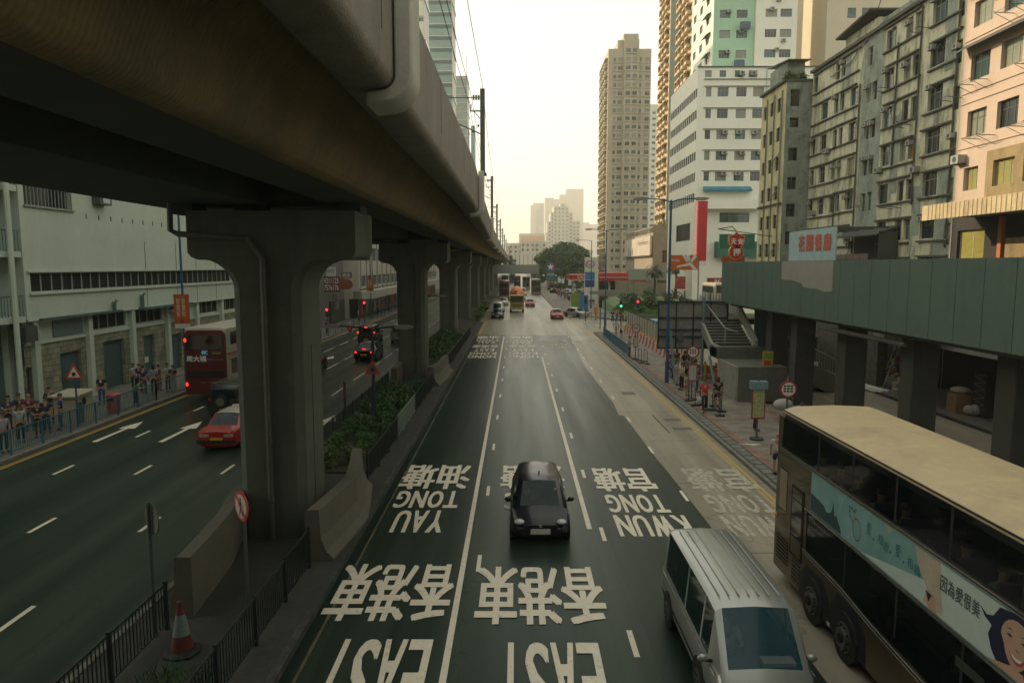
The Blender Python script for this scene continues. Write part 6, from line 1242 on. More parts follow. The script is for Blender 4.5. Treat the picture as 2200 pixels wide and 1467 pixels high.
# street lamps
BLUEP = mat('lamp_blue', (.018, .075, .16), .45, var=.15, vs=2); 
lamp_post(10.0, 46.0, 12.1, 'nearest tall blue twin-arm street lamp, in front of the signboard back', BLUEP, ((1.55, 0), (-1.55, 0)), rb=.14)
lamp_post(10.75, 84.6, 12.1, 'second blue twin-arm street lamp, in front of the tan tower', BLUEP, ((1.7, 0), (-1.7, 0)), rb=.14)
lamp_post(13.4, 126, 12.3, 'blue street lamp with a single arm passing in front of the filling station price sign', BLUEP, ((-2.0, 0),), rb=.13)
for i, (x, y, h) in enumerate(((13.3, 168, 12), (13.0, 205, 12), (12.6, 240, 12))): lamp_post(x, y, h, ['thin distant blue lamp post left of the price sign', 'thin distant blue lamp post in front of the tree centre', 'farthest thin blue lamp post in front of the tree'][i], BLUEP, ((-1.8, 0),), rb=.12)
def lp_banner(t, x, y, s=1):
    g = MB(); BO = mat('banner_orange', (.40, .085, .02), .6, var=.5, vs=5); g.box(x - .48, x + .48, y - .2, y - .17, 4.25, 6.1, BO); g.box(x - .48, x + .48, y - .2, y - .17, 3.95, 4.25, mat('banner_white', (.42, .42, .37), .6)); g.build('banner', t)
    g = MB()
    for a in (-.22, .12): g.text('節\n慶\n街', (x + a - .1, y - .215, 4.7), (1, 0, 0), (0, 0, 1), .22, 1.15, mat('banner_cream', (.5, .45, .33), .6), .01)
    g.box(x - .12, x + .12, y - .21, y - .2, 4.32, 4.5, mat('banner_brown', (.10, .04, .02), .6)); g.build('banner_lettering', t)
for i, (x, y) in enumerate(((-21.0, 43.8), (-20.9, 100), (-20.9, 128))):
    tt = lamp_post(x, y, 12, ['blue lamp post with an orange banner on the left pavement, before the red double-decker', 'blue lamp post with an orange banner in front of the glazed market block', 'farther blue lamp post with an orange banner beside the second pier'][i], BLUEP, ((1.8, 0),), rb=.12); lp_banner(tt, x, y)
# filling stations
t = thing('price_sign', 'tall white filling station sign with a blue oval reading Esso above blue panels', 'sign', (14.6, 139, 0))
EW_ = mat('sign_white_clean', (.55, .55, .50), .4); EB = mat('esso_blue', (.03, .18, .34), .4); EB2 = mat('esso_navy', (.02, .05, .22), .4); ER = mat('esso_red', (.50, .03, .03), .4)
g = MB(); g.box(13.45, 15.55, 139, 139.3, 1.1, 9.5, EW_); g.box(15.55, 16.15, 138.9, 139.4, 0, 9.4, EW_); g.build('board', t)
g = MB(); g.box(13.55, 15.45, 138.96, 139, 5.1, 6.6, EB); g.box(13.55, 15.45, 138.96, 139, 3.6, 5.0, EB2); g.build('price_panels', t)
g = MB(); 
def oval(mb, cx, y, cz, rx, rz, m, n=28): mb.poly([(cx + rx * math.cos(2*math.pi*k/n), y, cz + rz * math.sin(2*math.pi*k/n)) for k in range(n)], m)
oval(g, 14.5, 138.96, 8.1, .92, .72, EB2); oval(g, 14.5, 138.94, 8.1, .78, .58, EW_); g.text('Esso', (13.88, 138.92, 7.8), (1, 0, 0), (0, 0, 1), 1.24, .62, ER, .02)
g.text('$ 13.86', (13.8, 138.93, 5.6), (1, 0, 0), (0, 0, 1), 1.4, .4, TXW, 0) if 0 else None; g.build('emblem', t)
t = thing('filling_station', 'filling station with a red two-tier canopy reading CALTEX on white columns', 'filling station', (18, 150, 0))
CRD = mat('canopy_red', (.36, .02, .03), .45); CWH = mat('canopy_white', (.5, .48, .42), .5)
g = MB(); g.box(11.5, 18.5, 150, 162, 4.9, 5.9, CRD); g.box(11.5, 18.5, 149.95, 162, 4.7, 4.9, CWH); g.box(17.5, 27, 146, 158, 4.6, 5.3, CRD); g.box(17.4, 27, 145.9, 158, 5.3, 5.42, CWH); g.box(17.6, 24, 147, 158, 5.5, 6.3, CRD); g.build('canopy', t)
g = MB(); g.text('CALTEX', (13.0, 149.9, 5.1), (1, 0, 0), (0, 0, 1), 3.0, .62, TXW, .02); g.build('lettering', t)
for x, y in ((12.3, 152), (15.5, 152), (17.7, 152), (19.5, 147.5), (25.8, 147.5)): g = MB(); g.box(x - .2, x + .2, y - .2, y + .2, 0, 4.8, CWH); g.build('column', t)
g = MB(); g.box(17.5, 27.5, 154, 160, 0, 4.5, CONCP); g.box(18.2, 26, 153.9, 154, 1.9, 3.4, GL_D); g.box(16.5, 27.5, 144.5, 145.2, 1.6, 2.9, CONCP); g.build('kiosk', t)
t = thing('star_sign', 'tall green sign with a round red and blue star emblem above the word CALTEX', 'sign', (10.4, 215, 0))
g = MB(); g.cyl((10.4, 215, 7.4), 1.3, .3, mat('star_blue', (.04, .10, .22), .4), 'y', 24); g.box(9.2, 11.7, 215, 215.3, 1.6, 5.9, mat('sign_green', (.02, .12, .10), .4)); g.box(10.3, 10.5, 215.05, 215.2, 0, 6.4, POST); g.build('board', t)
g = MB(); g.poly([(10.4 + 1.1 * math.cos(a), 214.97, 7.4 + 1.1 * math.sin(a)) for a in [-1.2 + k * .26 for k in range(13)]], ER)
P = [(10.4 + (1.05 if k % 2 == 0 else .42) * math.sin(k * math.pi / 5), 7.4 + (1.05 if k % 2 == 0 else .42) * math.cos(k * math.pi / 5)) for k in range(10)]
g.poly([(a, 214.94, b) for a, b in P], EW_); g.text('CALTEX', (9.45, 214.95, 4.9), (1, 0, 0), (0, 0, 1), 2.0, .5, TXW, .01); g.box(9.4, 11.4, 214.95, 215, 1.8, 2.9, mat('orange_panel', (.42, .10, .04), .5)); g.build('emblem', t)
t = thing('access_ramp', 'pale concrete ramp wall beside the filling station', 'ramp', (26, 138, 0))
g = MB(); g.prism([(19.5, 0), (27, 0), (36, 0), (36, 3.2), (22, 4.9), (19.5, 4.9)], 'y', 138, 138.6, CONCP); g.box(14, 21, 134, 134.4, 2.4, 3.0, CONCP); g.build('wall', t)
g = MB(); g.box(22, 30, 138, 138.1, 5.0, 7.2, mat('screen_grey', (.22, .27, .26), .6)); g.build('screen', t)
g = MB(); g.prism([(15.2, 99.5), (15.6, 98.7), (27, 98.8), (27, 99.4), (16.0, 99.5), (15.6, 103), (15.3, 103)], 'z', -.1, .95, mat('retaining_wall', (.09, .10, .075), .9, var=.3, vs=1)); single(g, 'retaining_wall', 'low dark retaining wall at the foot of the grass slope', 'wall', (20, 99, 0))
# far footbridge
t = thing('far_footbridge', 'distant grey footbridge spanning the road, with a line of posts', 'footbridge', (2, 225, 5))
g = MB(); g.box(-9.5, 7.2, 225, 229, 5.2, 8.1, mat('far_bridge', (.20, .23, .20), .8)); g.box(-9.5, 14, 225, 229, 11.6, 11.9, CONCP) if 0 else None; g.build('deck', t)
for k in range(9): g = MB(); x = -4.5 + k * 1.35; g.box(x - .07, x + .07, 225, 225.15, 8.1, 11.4, POST); g.build('post', t)
g = MB(); g.box(-8.6, -7.4, 225.5, 228.5, 0, 5.2, CONCP); g.box(6.2, 7.1, 225.5, 228.5, 0, 5.2, CONCP); g.build('pillars', t)
# vertical red sign, pawn sign, orange banner, green board
t = thing('vertical_red_sign', 'tall narrow red vertical sign with a white foot, on the white block corner', 'sign', (24, 92, 9))
p = onY(1502, 432, 92); q = onY(1517, 561, 92); g = MB(); g.box(p.x, q.x, 92, 92.5, q.z, p.z, mat('sign_red_bright', (.42, .02, .03), .4)); g.box(p.x - .15, p.x, 92, 93.2, q.z, p.z, mat('sign_red_side', (.40, .10, .10), .5)); g.box(p.x, q.x, 92, 92.5, q.z - .6, q.z, EW_); g.build('panel', t)
g = MB()
for k in range(9): g.text('金', (p.x - .16, 92.9, q.z + .4 + k * .8), (0, -1, 0), (0, 0, 1), .55, .5, TXW, 0) if 0 else None
g.text('MAGNIFIQUE', (p.x - .17, 92.35, q.z + .5), (0, 0, 1), (0, 1, 0), p.z - q.z - 1.2, .5, mat('txt_pink', (.5, .3, .27), .5), 0) if 0 else g.box(p.x - .17, p.x - .15, 92.4, 92.7, q.z + .5, p.z - .7, mat('txt_pink', (.5, .3, .27), .5, var=.6, vs=4)); g.build('lettering', t)
t = thing('pawn_shop_sign', 'bat-and-coin shaped red pawn shop sign outlined in gold, reading 天安 over 押', 'sign', (17, 55, 9))
Yp = 55; GO = mat('gold_edge', (.45, .26, .04), .4); PR = mat('pawn_red', (.36, .018, .02), .45)
def P2(u, v): q_ = onY(u, v, Yp); return (q_.x, q_.z)
shield = [P2(*a) for a in ((1566, 507), (1574, 505), (1580, 501), (1583, 497), (1586, 501), (1592, 505), (1601, 507), (1600, 521), (1593, 531), (1583, 537), (1573, 531), (1566, 521))]
cx_, cz_ = P2(1583, 515); sh2 = [(cx_ + (a - cx_) * .86, cz_ + (b - cz_) * .86) for a, b in shield]
g = MB(); g.prism(shield, 'y', Yp, Yp + .3, GO); g.prism(sh2, 'y', Yp - .03, Yp, PR); g.build('bat_panel', t)
c2 = P2(1582, 542); r_ = .58; g = MB(); g.cyl((c2[0], Yp + .02, c2[1]), r_, .26, GO, 'y', 28); g.cyl((c2[0], Yp - .03, c2[1]), r_ * .86, .05, PR, 'y', 28); g.build('coin_panel', t)
g = MB(); 
for ch, u in (('天', 1570), ('安', 1585)): a = P2(u, 525); b = P2(u + 12, 513); g.text(ch, (a[0], Yp - .045, a[1]), (1, 0, 0), (0, 0, 1), b[0] - a[0], b[1] - a[1], TXW, .03)
a = P2(1575, 549); b = P2(1590, 534); g.text('押', (a[0], Yp - .045, a[1]), (1, 0, 0), (0, 0, 1), b[0] - a[0], b[1] - a[1], TXW, .03); g.build('lettering', t)
g = MB(); g.tube([(cx_, Yp + .15, P2(1583, 497)[1]), (cx_ - .3, Yp + .3, 10.9), (cx_ - .9, Yp + 2, 10.8), (24, Yp + 11.5, 10.6)], .04, FR_D, 5); g.build('bracket', t)
t = pxboard('orange_banner', 'orange street banner with a large white splayed figure shape', 1440, 1500, 548, 580, 75, mat('banner_or', (.50, .11, .015), .5, var=.08), (('大TREE', .03, .33, .55, .75, TXW),), th=.1)
a0 = onY(1440, 580, 75); b0 = onY(1500, 548, 75); W_, H_ = b0.x - a0.x, b0.z - a0.z
def BQ(pts): return [(a0.x + W_ * p_, 74.985 - i_ * 0, a0.z + H_ * q_) for i_, (p_, q_) in enumerate(pts)]
g = MB()
for st in ([(.24, .15), (.24, .28), (.6, .42), (.7, .3)], [(.42, 1), (.52, 1), (.66, .55), (.6, .45)], [(.56, 1), (.68, 1), (.74, .5), (.62, .5)], [(.86, 1), (.97, .9), (.76, .45), (.68, .55)], [(.62, .45), (.76, .5), (.98, .03), (.84, .03)]): g.poly(BQ(st), TXW)
g.build('figure', t)
g = MB(); g.tube([(a0.x - .1, 75.05, 4), (a0.x - .1, 75.05, b0.z + .2)], .06, POST, 6); g.tube([(b0.x + .1, 75.05, 3.5), (b0.x + .1, 75.05, b0.z + .2)], .06, POST, 6); g.build('frame', t)
pxboard('green_banner', 'green construction netting behind the pawn shop sign', 1545, 1622, 503, 535, 85, mat('green_net', (.02, .13, .09), .8, var=.4, vs=1.2), ())
pxboard('orange_sign', 'orange lettered shop board just above the walkway end', 1550, 1600, 551, 563, 70, mat('orange_sign', (.40, .09, .02), .6, var=.7, vs=3), ())
pxboard('shop_sign', 'dark red shop sign reading BE beside the minibus', 1519, 1560, 597, 613, 96, mat('be_red', (.22, .02, .025), .5), (('BE', .40, .7, .25, .75, TXW),))
pxboard('shop_sign', 'red and gold poster panel behind the palms', 1451, 1473, 594, 621, 99.5, mat('poster_red', (.30, .03, .03), .5, var=.5, vs=2, dirt=(.35, .25, .08), da=.7, ds=1.5, dth=.5), ())
# construction hoarding with red and white water barriers
HRD = mat('hoarding_panel', (.38, .37, .29), .7, var=.25, vs=1.5); WR = mat('barrier_red', (.36, .05, .04), .6, var=.2, vs=3); WW = mat('barrier_white', (.48, .47, .41), .6, var=.2, vs=3); ORL = mat('warning_lamp', (.75, .30, .03), .4)
t = thing('hoarding', 'long construction hoarding of pale panels beside the pavement', 'hoarding', (12.9, 65, .15))
for k in range(23): g = MB(); y = 48.4 + k * 1.45; g.box(12.9, 12.95, y, y + 1.4, 1.0, 2.5, HRD); g.box(12.86, 12.99, y - .04, y + .03, .15, 2.6, POST); g.build('panel', t)
wb = None
for k in range(40):
    y = 48.3 + k * .83
    if wb is None:
        wb = thing('water_barrier', 'red plastic water barrier in the row along the hoarding foot', 'barrier', (12.65, y, .15), 0, 'red water barriers'); g = MB(); g.prism([(-.22, 0), (.22, 0), (.12, .45), (.09, .85), (-.09, .85), (-.12, .45)], 'y', 0, .8, WR); g.build('body', wb, world=False)
        ww = thing('water_barrier', 'white plastic water barrier in the row along the hoarding foot', 'barrier', (12.65, y + .83, .15), 0, 'white water barriers'); g = MB(); g.prism([(-.22, 0), (.22, 0), (.12, .45), (.09, .85), (-.09, .85), (-.12, .45)], 'y', 0, .8, WW); g.build('body', ww, world=False)
    elif k > 1: dup(wb if k % 2 == 0 else ww, (12.65, y, .15))
wl = thing('warning_lamp', 'small orange warning lamp on top of the barrier row', 'lamp', (12.65, 48.7, 1.0), 0, 'orange warning lamps'); g = MB(); g.ball((0, 0, .1), .08, .08, .1, ORL, 8, 5); g.build('lens', wl, world=False); g = MB(); g.box(-.05, .05, -.05, .05, 0, .06, BLK); g.build('base', wl, world=False)
for k in range(1, 32): dup(wl, (12.65, 48.7 + k * 1.02, 1.0))
g = MB(); g.box(13.3, 15.2, 66, 69, .1, 2.5, HRD); g.box(13.2, 15.3, 65.9, 69.1, 2.5, 2.65, mat('hut_blue', (.12, .3, .36), .5)); single(g, 'site_hut', 'small site hut with a pale blue roof behind the hoarding', 'hut', (14.2, 67, .1))
# bins
def bin_(lab, x, y, m, z=.15, h=1.05, grp='street bins'):
    t = thing('litter_bin', lab, 'litter bin', (x, y, z), 0, grp); g = MB(); g.lathe((x, y, z), [(.28, 0), (.30, .05), (.32, h * .45), (.31, h * .8)], m, 18); g.build('body', t, smooth=40)
    g = MB(); g.lathe((x, y, z + h * .8), [(.33, 0), (.34, .03), (.33, .12), (.2, .2), (.02, .22)], m, 18); g.build('lid', t, smooth=40)
    g = MB(); g.box(x - .16, x + .16, y - .34, y - .3, z + h * .62, z + h * .76, BLK); g.build('opening', t)
ORB = mat('bin_orange', (.50, .05, .02), .45, var=.1, vs=3)
bin_('bright orange-red litter bin beside the walkway stair base', 13.4, 45.6, ORB); bin_('orange litter bin behind the left railing, beside the cream cabinet', -21.35, 36.3, mat('bin_dull', (.36, .06, .03), .5, var=.2, vs=3))
t = thing('utility_cabinet', 'cream utility cabinet with a dark round vent behind the left railing', 'cabinet', (-22.0, 33.9, .15)); g = MB(); g.box(-22.6, -21.5, 33.4, 34.7, .15, 1.55, mat('cabinet_cream', (.36, .34, .25), .6, var=.15, vs=3)); g.build('body', t)
g = MB(); g.prism([(33.2, 1.5), (34.8, 1.62), (34.8, 1.7), (33.2, 1.58)], 'x', -22.75, -21.35, MATS['cabinet_cream']); g.build('roof', t); g = MB(); g.ball((-21.5, 34.05, 1.2), .02, .18, .2, BLK); g.build('vent', t)
g = MB(); g.box(-21.52, -21.45, 33.5, 33.9, .2, 1.2, TEALD); g.build('panel', t)
# yellow roadworks clutter under the stairs
YB = mat('works_yellow', (.45, .24, .03), .6, var=.4, vs=3)
for i, (x, y) in enumerate(((13.4, 47.6), (14.3, 47.6), (12.8, 48.2), (15.2, 47.2))):
    t = thing('works_barrier', ['yellow plastic works barrier behind the orange-red bin', 'yellow works barrier right of the bin', 'yellow works barrier below the signboard back', 'yellow works barrier beside the stair block'][i], 'barrier', (x, y, .1), 0, 'yellow works barriers'); g = MB(); g.box(x - .45, x + .45, y, y + .06, .5, 1.05, YB); g.box(x - .45, x + .45, y, y + .06, .15, .25, YB); g.build('panel', t)
    for s_ in (-.4, .4): g = MB(); g.box(x + s_ - .04, x + s_ + .04, y - .15, y + .2, .1, 1.1, YB); g.build('foot', t)
    bl = wl; dup(wl, (x + .3, y, 1.1), 0, 'orange warning lamp on a yellow works barrier under the stairs')
# bus stops
BSR = mat('bus_stop_red', (.22, .015, .02), .5); BSP = mat('timetable', (.34, .38, .32), .4, var=.4, vs=9); BSPY = mat('timetable_green', (.30, .36, .16), .4, var=.5, vs=7)
def bus_stop(lab, x, y, disc=None, panel=(1.0, 2.0), pw=.24, top=None, h=3.1, pm=None):
    t = thing('bus_stop', lab, 'bus stop', (x, y, .15), 0, 'bus stop poles'); g = MB(); g.tube([(x, y, .15), (x, y, h)], .045, POST, 8); g.build('pole', t); g = MB(); g.cyl((x, y, .15), .3, .08, KERBD, 'z', 16); g.build('base', t)
    g = MB(); g.box(x - pw, x + pw, y - .1, y - .05, panel[0] + .15, panel[1] + .15, BSR); g.box(x - pw + .05, x + pw - .05, y - .108, y - .1, panel[0] + .22, panel[1] + .08, pm or BSP); g.build('timetable_case', t)
    if disc: g = MB(); g.cyl((x, y - .03, disc), .36, -.04, BSR, 'y', 24); g.cyl((x, y - .075, disc), .28, -.006, SWHITE, 'y', 24); [g.box(x - .2 + a * .14, x - .1 + a * .14, y - .09, y - .08, disc - .12 + b * .11, disc - .05 + b * .11, TXK) for a in range(3) for b in range(3)]; g.build('round_sign', t)
    if top: g = MB(); g.box(x - .36, x + .36, y - .2, y + .15, top, top + .35, mat('stop_header', (.12, .22, .24), .5, var=.3, vs=4)); g.build('header', t)
bus_stop('far bus stop with a round sign near the blue railing', 9.85, 57.5, 2.75, (1.0, 1.95), .2); bus_stop('middle bus stop with a round sign, in the crowd by the stairs', 10.15, 40.0, 2.95, (1.1, 2.1), .26, h=2.7)
bus_stop('tall green and red timetable bus stop with a grey header box', 10.75, 30.7, None, (.95, 2.35), .3, 2.45, 3.4, BSPY)
bus_stop('bus stop with a red hexagonal route board of nine white squares, just behind the bus', 11.15, 28.4, 2.85, (.9, 1.8), .2)
bus_stop('bus stop timetable frame closest to the bus, by the man in white', 10.0, 25.2, None, (.7, 2.0), .22, None, 2.2)
qr0 = None
for i, (x, y) in enumerate(((9.95, 55.2), (10.3, 54.6), (9.9, 38.2), (10.25, 37.0), (10.9, 36.6), (10.5, 35.5), (9.85, 24.0))):
    if qr0 is None:
        qr0 = thing('queue_rail', 'black hooped queue rail on the bus stop pavement, farthest pair', 'queue rail', (x, y, .15), 0, 'black queue rails'); g = MB(); g.tube([(0, 0, .05), (0, 0, .95), (.0, .12, 1.05), (0, 1.3, 1.05), (0, 1.42, .95), (0, 1.42, .05)], .025, RAILD, 6); g.build('hoop', qr0, world=False)
        g = MB(); g.tube([(0, 0, .55), (0, 1.42, .55)], .018, RAILD, 5); g.build('mid_bar', qr0, world=False)
        for yy in (0, 1.42): g = MB(); g.box(-.22, .22, yy - .14, yy + .14, 0, .09, RAILD); g.build('foot', qr0, world=False)
    else: dup(qr0, (x, y, .15), 0, ['', 'black hooped queue rail of the farthest pair, nearer the hoarding', 'black queue rail among the waiting crowd, nearest the kerb', 'black queue rail among the waiting crowd', 'black queue rail beside the woman in black', 'black queue rail between the woman in red and the woman in black', 'black queue rail beside the man in white, at the bus tail'][i])
t = thing('station_notice', 'yellow and green notice board with a dark red foot panel, fixed to a walkway pillar', 'notice board', (14.6, 40, 2)); g = MB(); g.box(14.15, 14.75, 39.9, 39.95, 1.9, 3.0, mat('notice_yellow', (.42, .33, .03), .5, var=.2, vs=3)); g.box(14.2, 14.7, 39.88, 39.9, 2.55, 2.9, mat('notice_green', (.16, .28, .05), .5)); g.box(14.25, 14.65, 39.885, 39.9, 2.2, 2.45, TXR); g.box(14.15, 14.75, 39.9, 39.95, 1.35, 1.85, BSR); g.build('panel', t)
# railings of the pavements
railing(9.5, 59.5, 9.5, 76, 'bright blue pavement railing on the right, by the road junction', 'pavement railings', RAILB, bay=2.2, bars=.15, z=.15)
railing(-20.75, 24, -20.75, 39.5, 'blue railing along the left pavement, with onlookers behind it', 'pavement railings', RAILB, bay=2.0, bars=.13, z=.15)
railing(-20.75, 39.5, -20.75, 47, 'darker grey-green railing behind the red double-decker', 'pavement railings', RAILG, bay=2.0, bars=.15, z=.15)
railing(-20.6, 70, -20.6, 160, 'dark teal railing in front of the market block', 'pavement railings', mat('railing_teal', (.015, .06, .075), .5), bay=3.0, bars=.3, z=.15)
railing(9.0, 99.5, 14, 98.2, 'short blue guard railing on the far corner of the junction', 'pavement railings', RAILB, bay=2.0, bars=.25, z=.15)
# triangular sign left
t = thing('warning_sign', 'red triangular warning sign on a blue post behind the left railing', 'road sign', (-21.2, 33.0, .15)); g = MB(); g.tube([(-21.2, 33.0, .15), (-21.2, 33.0, 3.1)], .045, BLUEP, 8); g.build('post', t)
g = MB(); tri(g, (-21.2, 0, 2.75), .42, 32.93, SRED); tri(g, (-21.2, 0, 2.74), .29, 32.915, SWHITE); g.ball((-21.2, 32.91, 2.72), .1, .008, .1, BLK); g.build('sign_plate', t)
# traffic lights
def signal(lab, x, y, zt, col, lit, z0=.1):
    t = thing('traffic_light', lab, 'traffic light', (x, y, z0), 0, 'traffic lights'); g = MB(); g.tube([(x, y, z0), (x, y, zt)], .07, POST, 8); g.build('post', t); g = MB(); g.box(x - .18, x + .18, y - .2, y + .05, zt - 1.0, zt + .1, BLK); g.build('head', t)
    g = MB(); g.ball((x, y - .22, zt - .15 if col != 'g' else zt - .7), .14, .06, .14, lit); g.build('lens', t)
SR = lampm('signal_red', (1, .02, .03), 3.0); SG = lampm('signal_green', (.05, 1, .5), 2.0)
def sat(u, v, Y): return onY(u, v, Y)
for lab, u, v, Y, c, m in (('red traffic light beside the phone number sign, near the nearest pier', 703, 665, 84, 'r', SR), ('second red traffic light, in front of the dark shops', 783, 650, 92, 'r', SR), ('red traffic light in front of the green slope', 1370, 648, 96.5, 'r', SR), ('green traffic light in front of the grass slope', 1334, 649, 97, 'g', SG), ('dark traffic light head left of the second blue lamp', 1258, 640, 98, 'r', BLK), ('dark traffic light head beside the second blue lamp', 1290, 646, 86, 'r', BLK)):
    p = sat(u, v, Y); signal(lab, p.x, Y, p.z + .15, c, m)
for lab, u, v, Y, m in (('blue advertising panel on the far junction pavement', 1254, 655, 118, EB), ('green and yellow advertising panel on the far pavement', 1236, 655, 126, mat('ad_green_yellow', (.2, .3, .04), .5, var=.5, vs=1))):
    p = sat(u, v, Y); t = thing('advert_panel', lab, 'advert panel', (p.x, Y, .1), 0, 'advert panels'); g = MB(); g.box(p.x - .75, p.x + .75, Y, Y + .3, .4, 2.9, m); g.build('panel', t); g = MB(); g.box(p.x - .8, p.x + .8, Y + .02, Y + .28, .1, .4, POST); g.build('base', t)
g = MB(); p = G(1280, 690); g.lathe((p.x, p.y, .1), [(.12, 0), (.1, .9), (.22, 1.1), (.24, 1.9), (.1, 2.0)], mat('bollard_orange', (.5, .18, .02), .5), 10); single(g, 'lit_bollard', 'orange keep-left bollard on the far junction corner', 'bollard', (p.x, p.y, .1))
# clutter in front of the shops under the walkway
SB = [mat('sack_white', (.32, .32, .28), .8, var=.2, vs=6), mat('carton', (.24, .15, .08), .8, var=.2, vs=4), mat('roll_cream', (.36, .31, .2), .7), mat('bucket_blue', (.05, .12, .22), .5), mat('bucket_red', (.32, .04, .03), .5)]
WP = mat('white_pipes', (.48, .47, .42), .5)
def GP(u, v): p = G(u, v, .155); return p.x, p.y
t = thing('pipe_bundle', 'bundle of white pipes lying along the far kerb under the walkway', 'pipes', (21.6, 46, .05))
pa, pb = G(1893, 845, .1), G(1795, 818, .1)
for k in range(4): g = MB(); g.tube([(pa.x + k * .16, pa.y, .12 + .1 * (k % 2)), (pb.x + k * .16, pb.y, .12 + .1 * (k % 2))], .09, WP, 8); g.build('pipe', t)
def clutter(nm, lab, cat, x, y, build, z=.155): t = thing(nm, lab, cat, (x, y, z), 0); g = MB(); build(g, x, y, z); g.build('body', t, smooth=40 if nm in ('sack', 'bag') else 0); return t
cx0, cy0 = GP(2060, 884)
clutter('carton', 'brown carton on the shop pavement under the walkway', 'carton', cx0, cy0, lambda g, x, y, z: (g.box(x - .45, x + .45, y - .4, y + .4, z, z + 1.0, SB[1]), g.box(x - .03, x + .03, y - .41, y + .41, z + 1.0, z + 1.004, SB[2])))
clutter('sack', 'lumpy white sack on top of the brown carton', 'sack', cx0, cy0, lambda g, x, y, z: g.ball((x, y, z + 1.16), .5, .42, .2, SB[0], 12, 8))
for i, (u, v, r_) in enumerate(((2084, 882, .32), (2080, 892, .27), (2094, 893, .3))):
    x, y = GP(u, v); clutter('sack', ['upper pale sack in the pile right of the carton', 'lower left pale sack right of the carton', 'right-hand pale sack at the foot of the pile'][i], 'sack', x, y, lambda g, x, y, z: g.ball((x, y, z + r_ + (.45 if i == 0 else 0)), r_, r_ * .9, r_, SB[0], 10, 7))
for i in range(9):
    x, y = GP(1924 + (i % 3) * 10, 845 + (i // 3) * 2)
    clutter('bucket', ['blue bucket', 'white bucket', 'red bucket', 'cream tub', 'white tub stacked high', 'blue tub', 'large white tub', 'cream drum', 'red tub'][i] + ' in the hardware heap before the dark shop', 'bucket', x, y, lambda g, x, y, z: g.lathe((x, y, z + (.36 if i in (3, 4) else .7 if i == 7 else 0)), [(.18, 0), (.22, .34), (.23, .38)], [SB[3], SB[0], SB[4], SB[2], SB[0], SB[3], SB[0], SB[2], SB[4]][i], 12))
t = thing('hanging_goods', 'sunlit string of hardware goods hanging at a shop front', 'goods', (24.2, 42.2, 1)); hx = onX(1922, 780, 23.6)
for k in range(14): g = MB(); g.ball((23.6 + .1 * math.sin(k * 2), hx.y + .12 * math.cos(k * 3), 1.0 + k * .17), .13, .12, .11, SB[(k * 2) % 5], 8, 5); g.build('item', t)
lx, ly = GP(1897, 832); t = thing('ladder', 'pale ladder leaning at the dark shop front', 'ladder', (lx, ly, .155))
for dy in (0, .45): g = MB(); g.tube([(lx, ly + dy, .16), (lx + .9, ly - .2 + dy, 3.2)], .035, WP, 5); g.build('rail', t)
for k in range(8): g = MB(); f = (k + .5) / 8; g.tube([(lx + .9 * f, ly - .2 * f, .16 + 3.0 * f), (lx + .9 * f, ly + .45 - .2 * f, .16 + 3.0 * f)], .02, WP, 4); g.build('rung', t)
rx_, ry_ = GP(2112, 898); t = thing('wire_rack', 'dark metal rack with white zigzag braces in a shop front', 'rack', (rx_, ry_, .16))
g = MB(); g.box(rx_, rx_ + .7, ry_ - .1, ry_ + .9, .16, 2.4, MATS['shop_dark']); g.build('rack_body', t); g = MB()
for k in range(9): g.tube([(rx_ - .03, ry_ + (0 if k % 2 else .8), .6 + k * .2), (rx_ - .03, ry_ + (.8 if k % 2 else 0), .8 + k * .2)], .012, FR_G, 4)
g.build('brace', t)
# parked lorry nose in the shade
t = thing('lorry', 'dark lorry with a pale bumper parked in the shade behind the pillars', 'lorry', (20.6, 50, 0)); g = MB(); g.box(19.2, 21.4, 50.5, 56, .9, 3.6, mat('lorry_dark', (.03, .035, .035), .5)); g.box(19.3, 21.3, 49.2, 50.5, .8, 2.9, mat('lorry_cab', (.04, .05, .05), .4)); g.build('body', t, bevel=.05)
g = MB(); g.box(19.3, 21.3, 49.0, 49.2, .7, 1.1, CWH); g.build('bumper', t); g = MB(); g.box(19.45, 21.15, 49.15, 49.25, 1.9, 2.7, CGL); g.build('windshield', t)
for yy in (50.2, 54.5):
    for s_ in (0, 1): g = MB(); g.cyl((19.35 if s_ == 0 else 21.25, yy, .48), .48, -.2 if s_ == 0 else .2, TYRE if 'TYRE' in globals() else BLK, 'x', 16); g.build('wheel', t)
g = MB(); g.box(23.0, 23.6, 44.3, 60, .155, 4.5, mat('fly_posted_wall', (.10, .10, .08), .9, var=.6, vs=3)); single(g, 'postered_wall', 'shaded wall plastered with old posters behind the pillars', 'wall', (23.2, 52, .155))
g = MB(); g.box(22.6, 26.9, 26, 44.0, 3.6, 3.9, CONCP); g.box(22.5, 22.6, 26, 44, 3.5, 4.2, CONCP); g.prism([(22.5, 4.2), (21.6, 4.0), (21.6, 4.05), (22.5, 4.3)], 'y', 36, 43, CORR); single(g, 'shop_awning', 'pale awning over the shop fronts seen below the walkway', 'awning', (24, 35, 3.6))
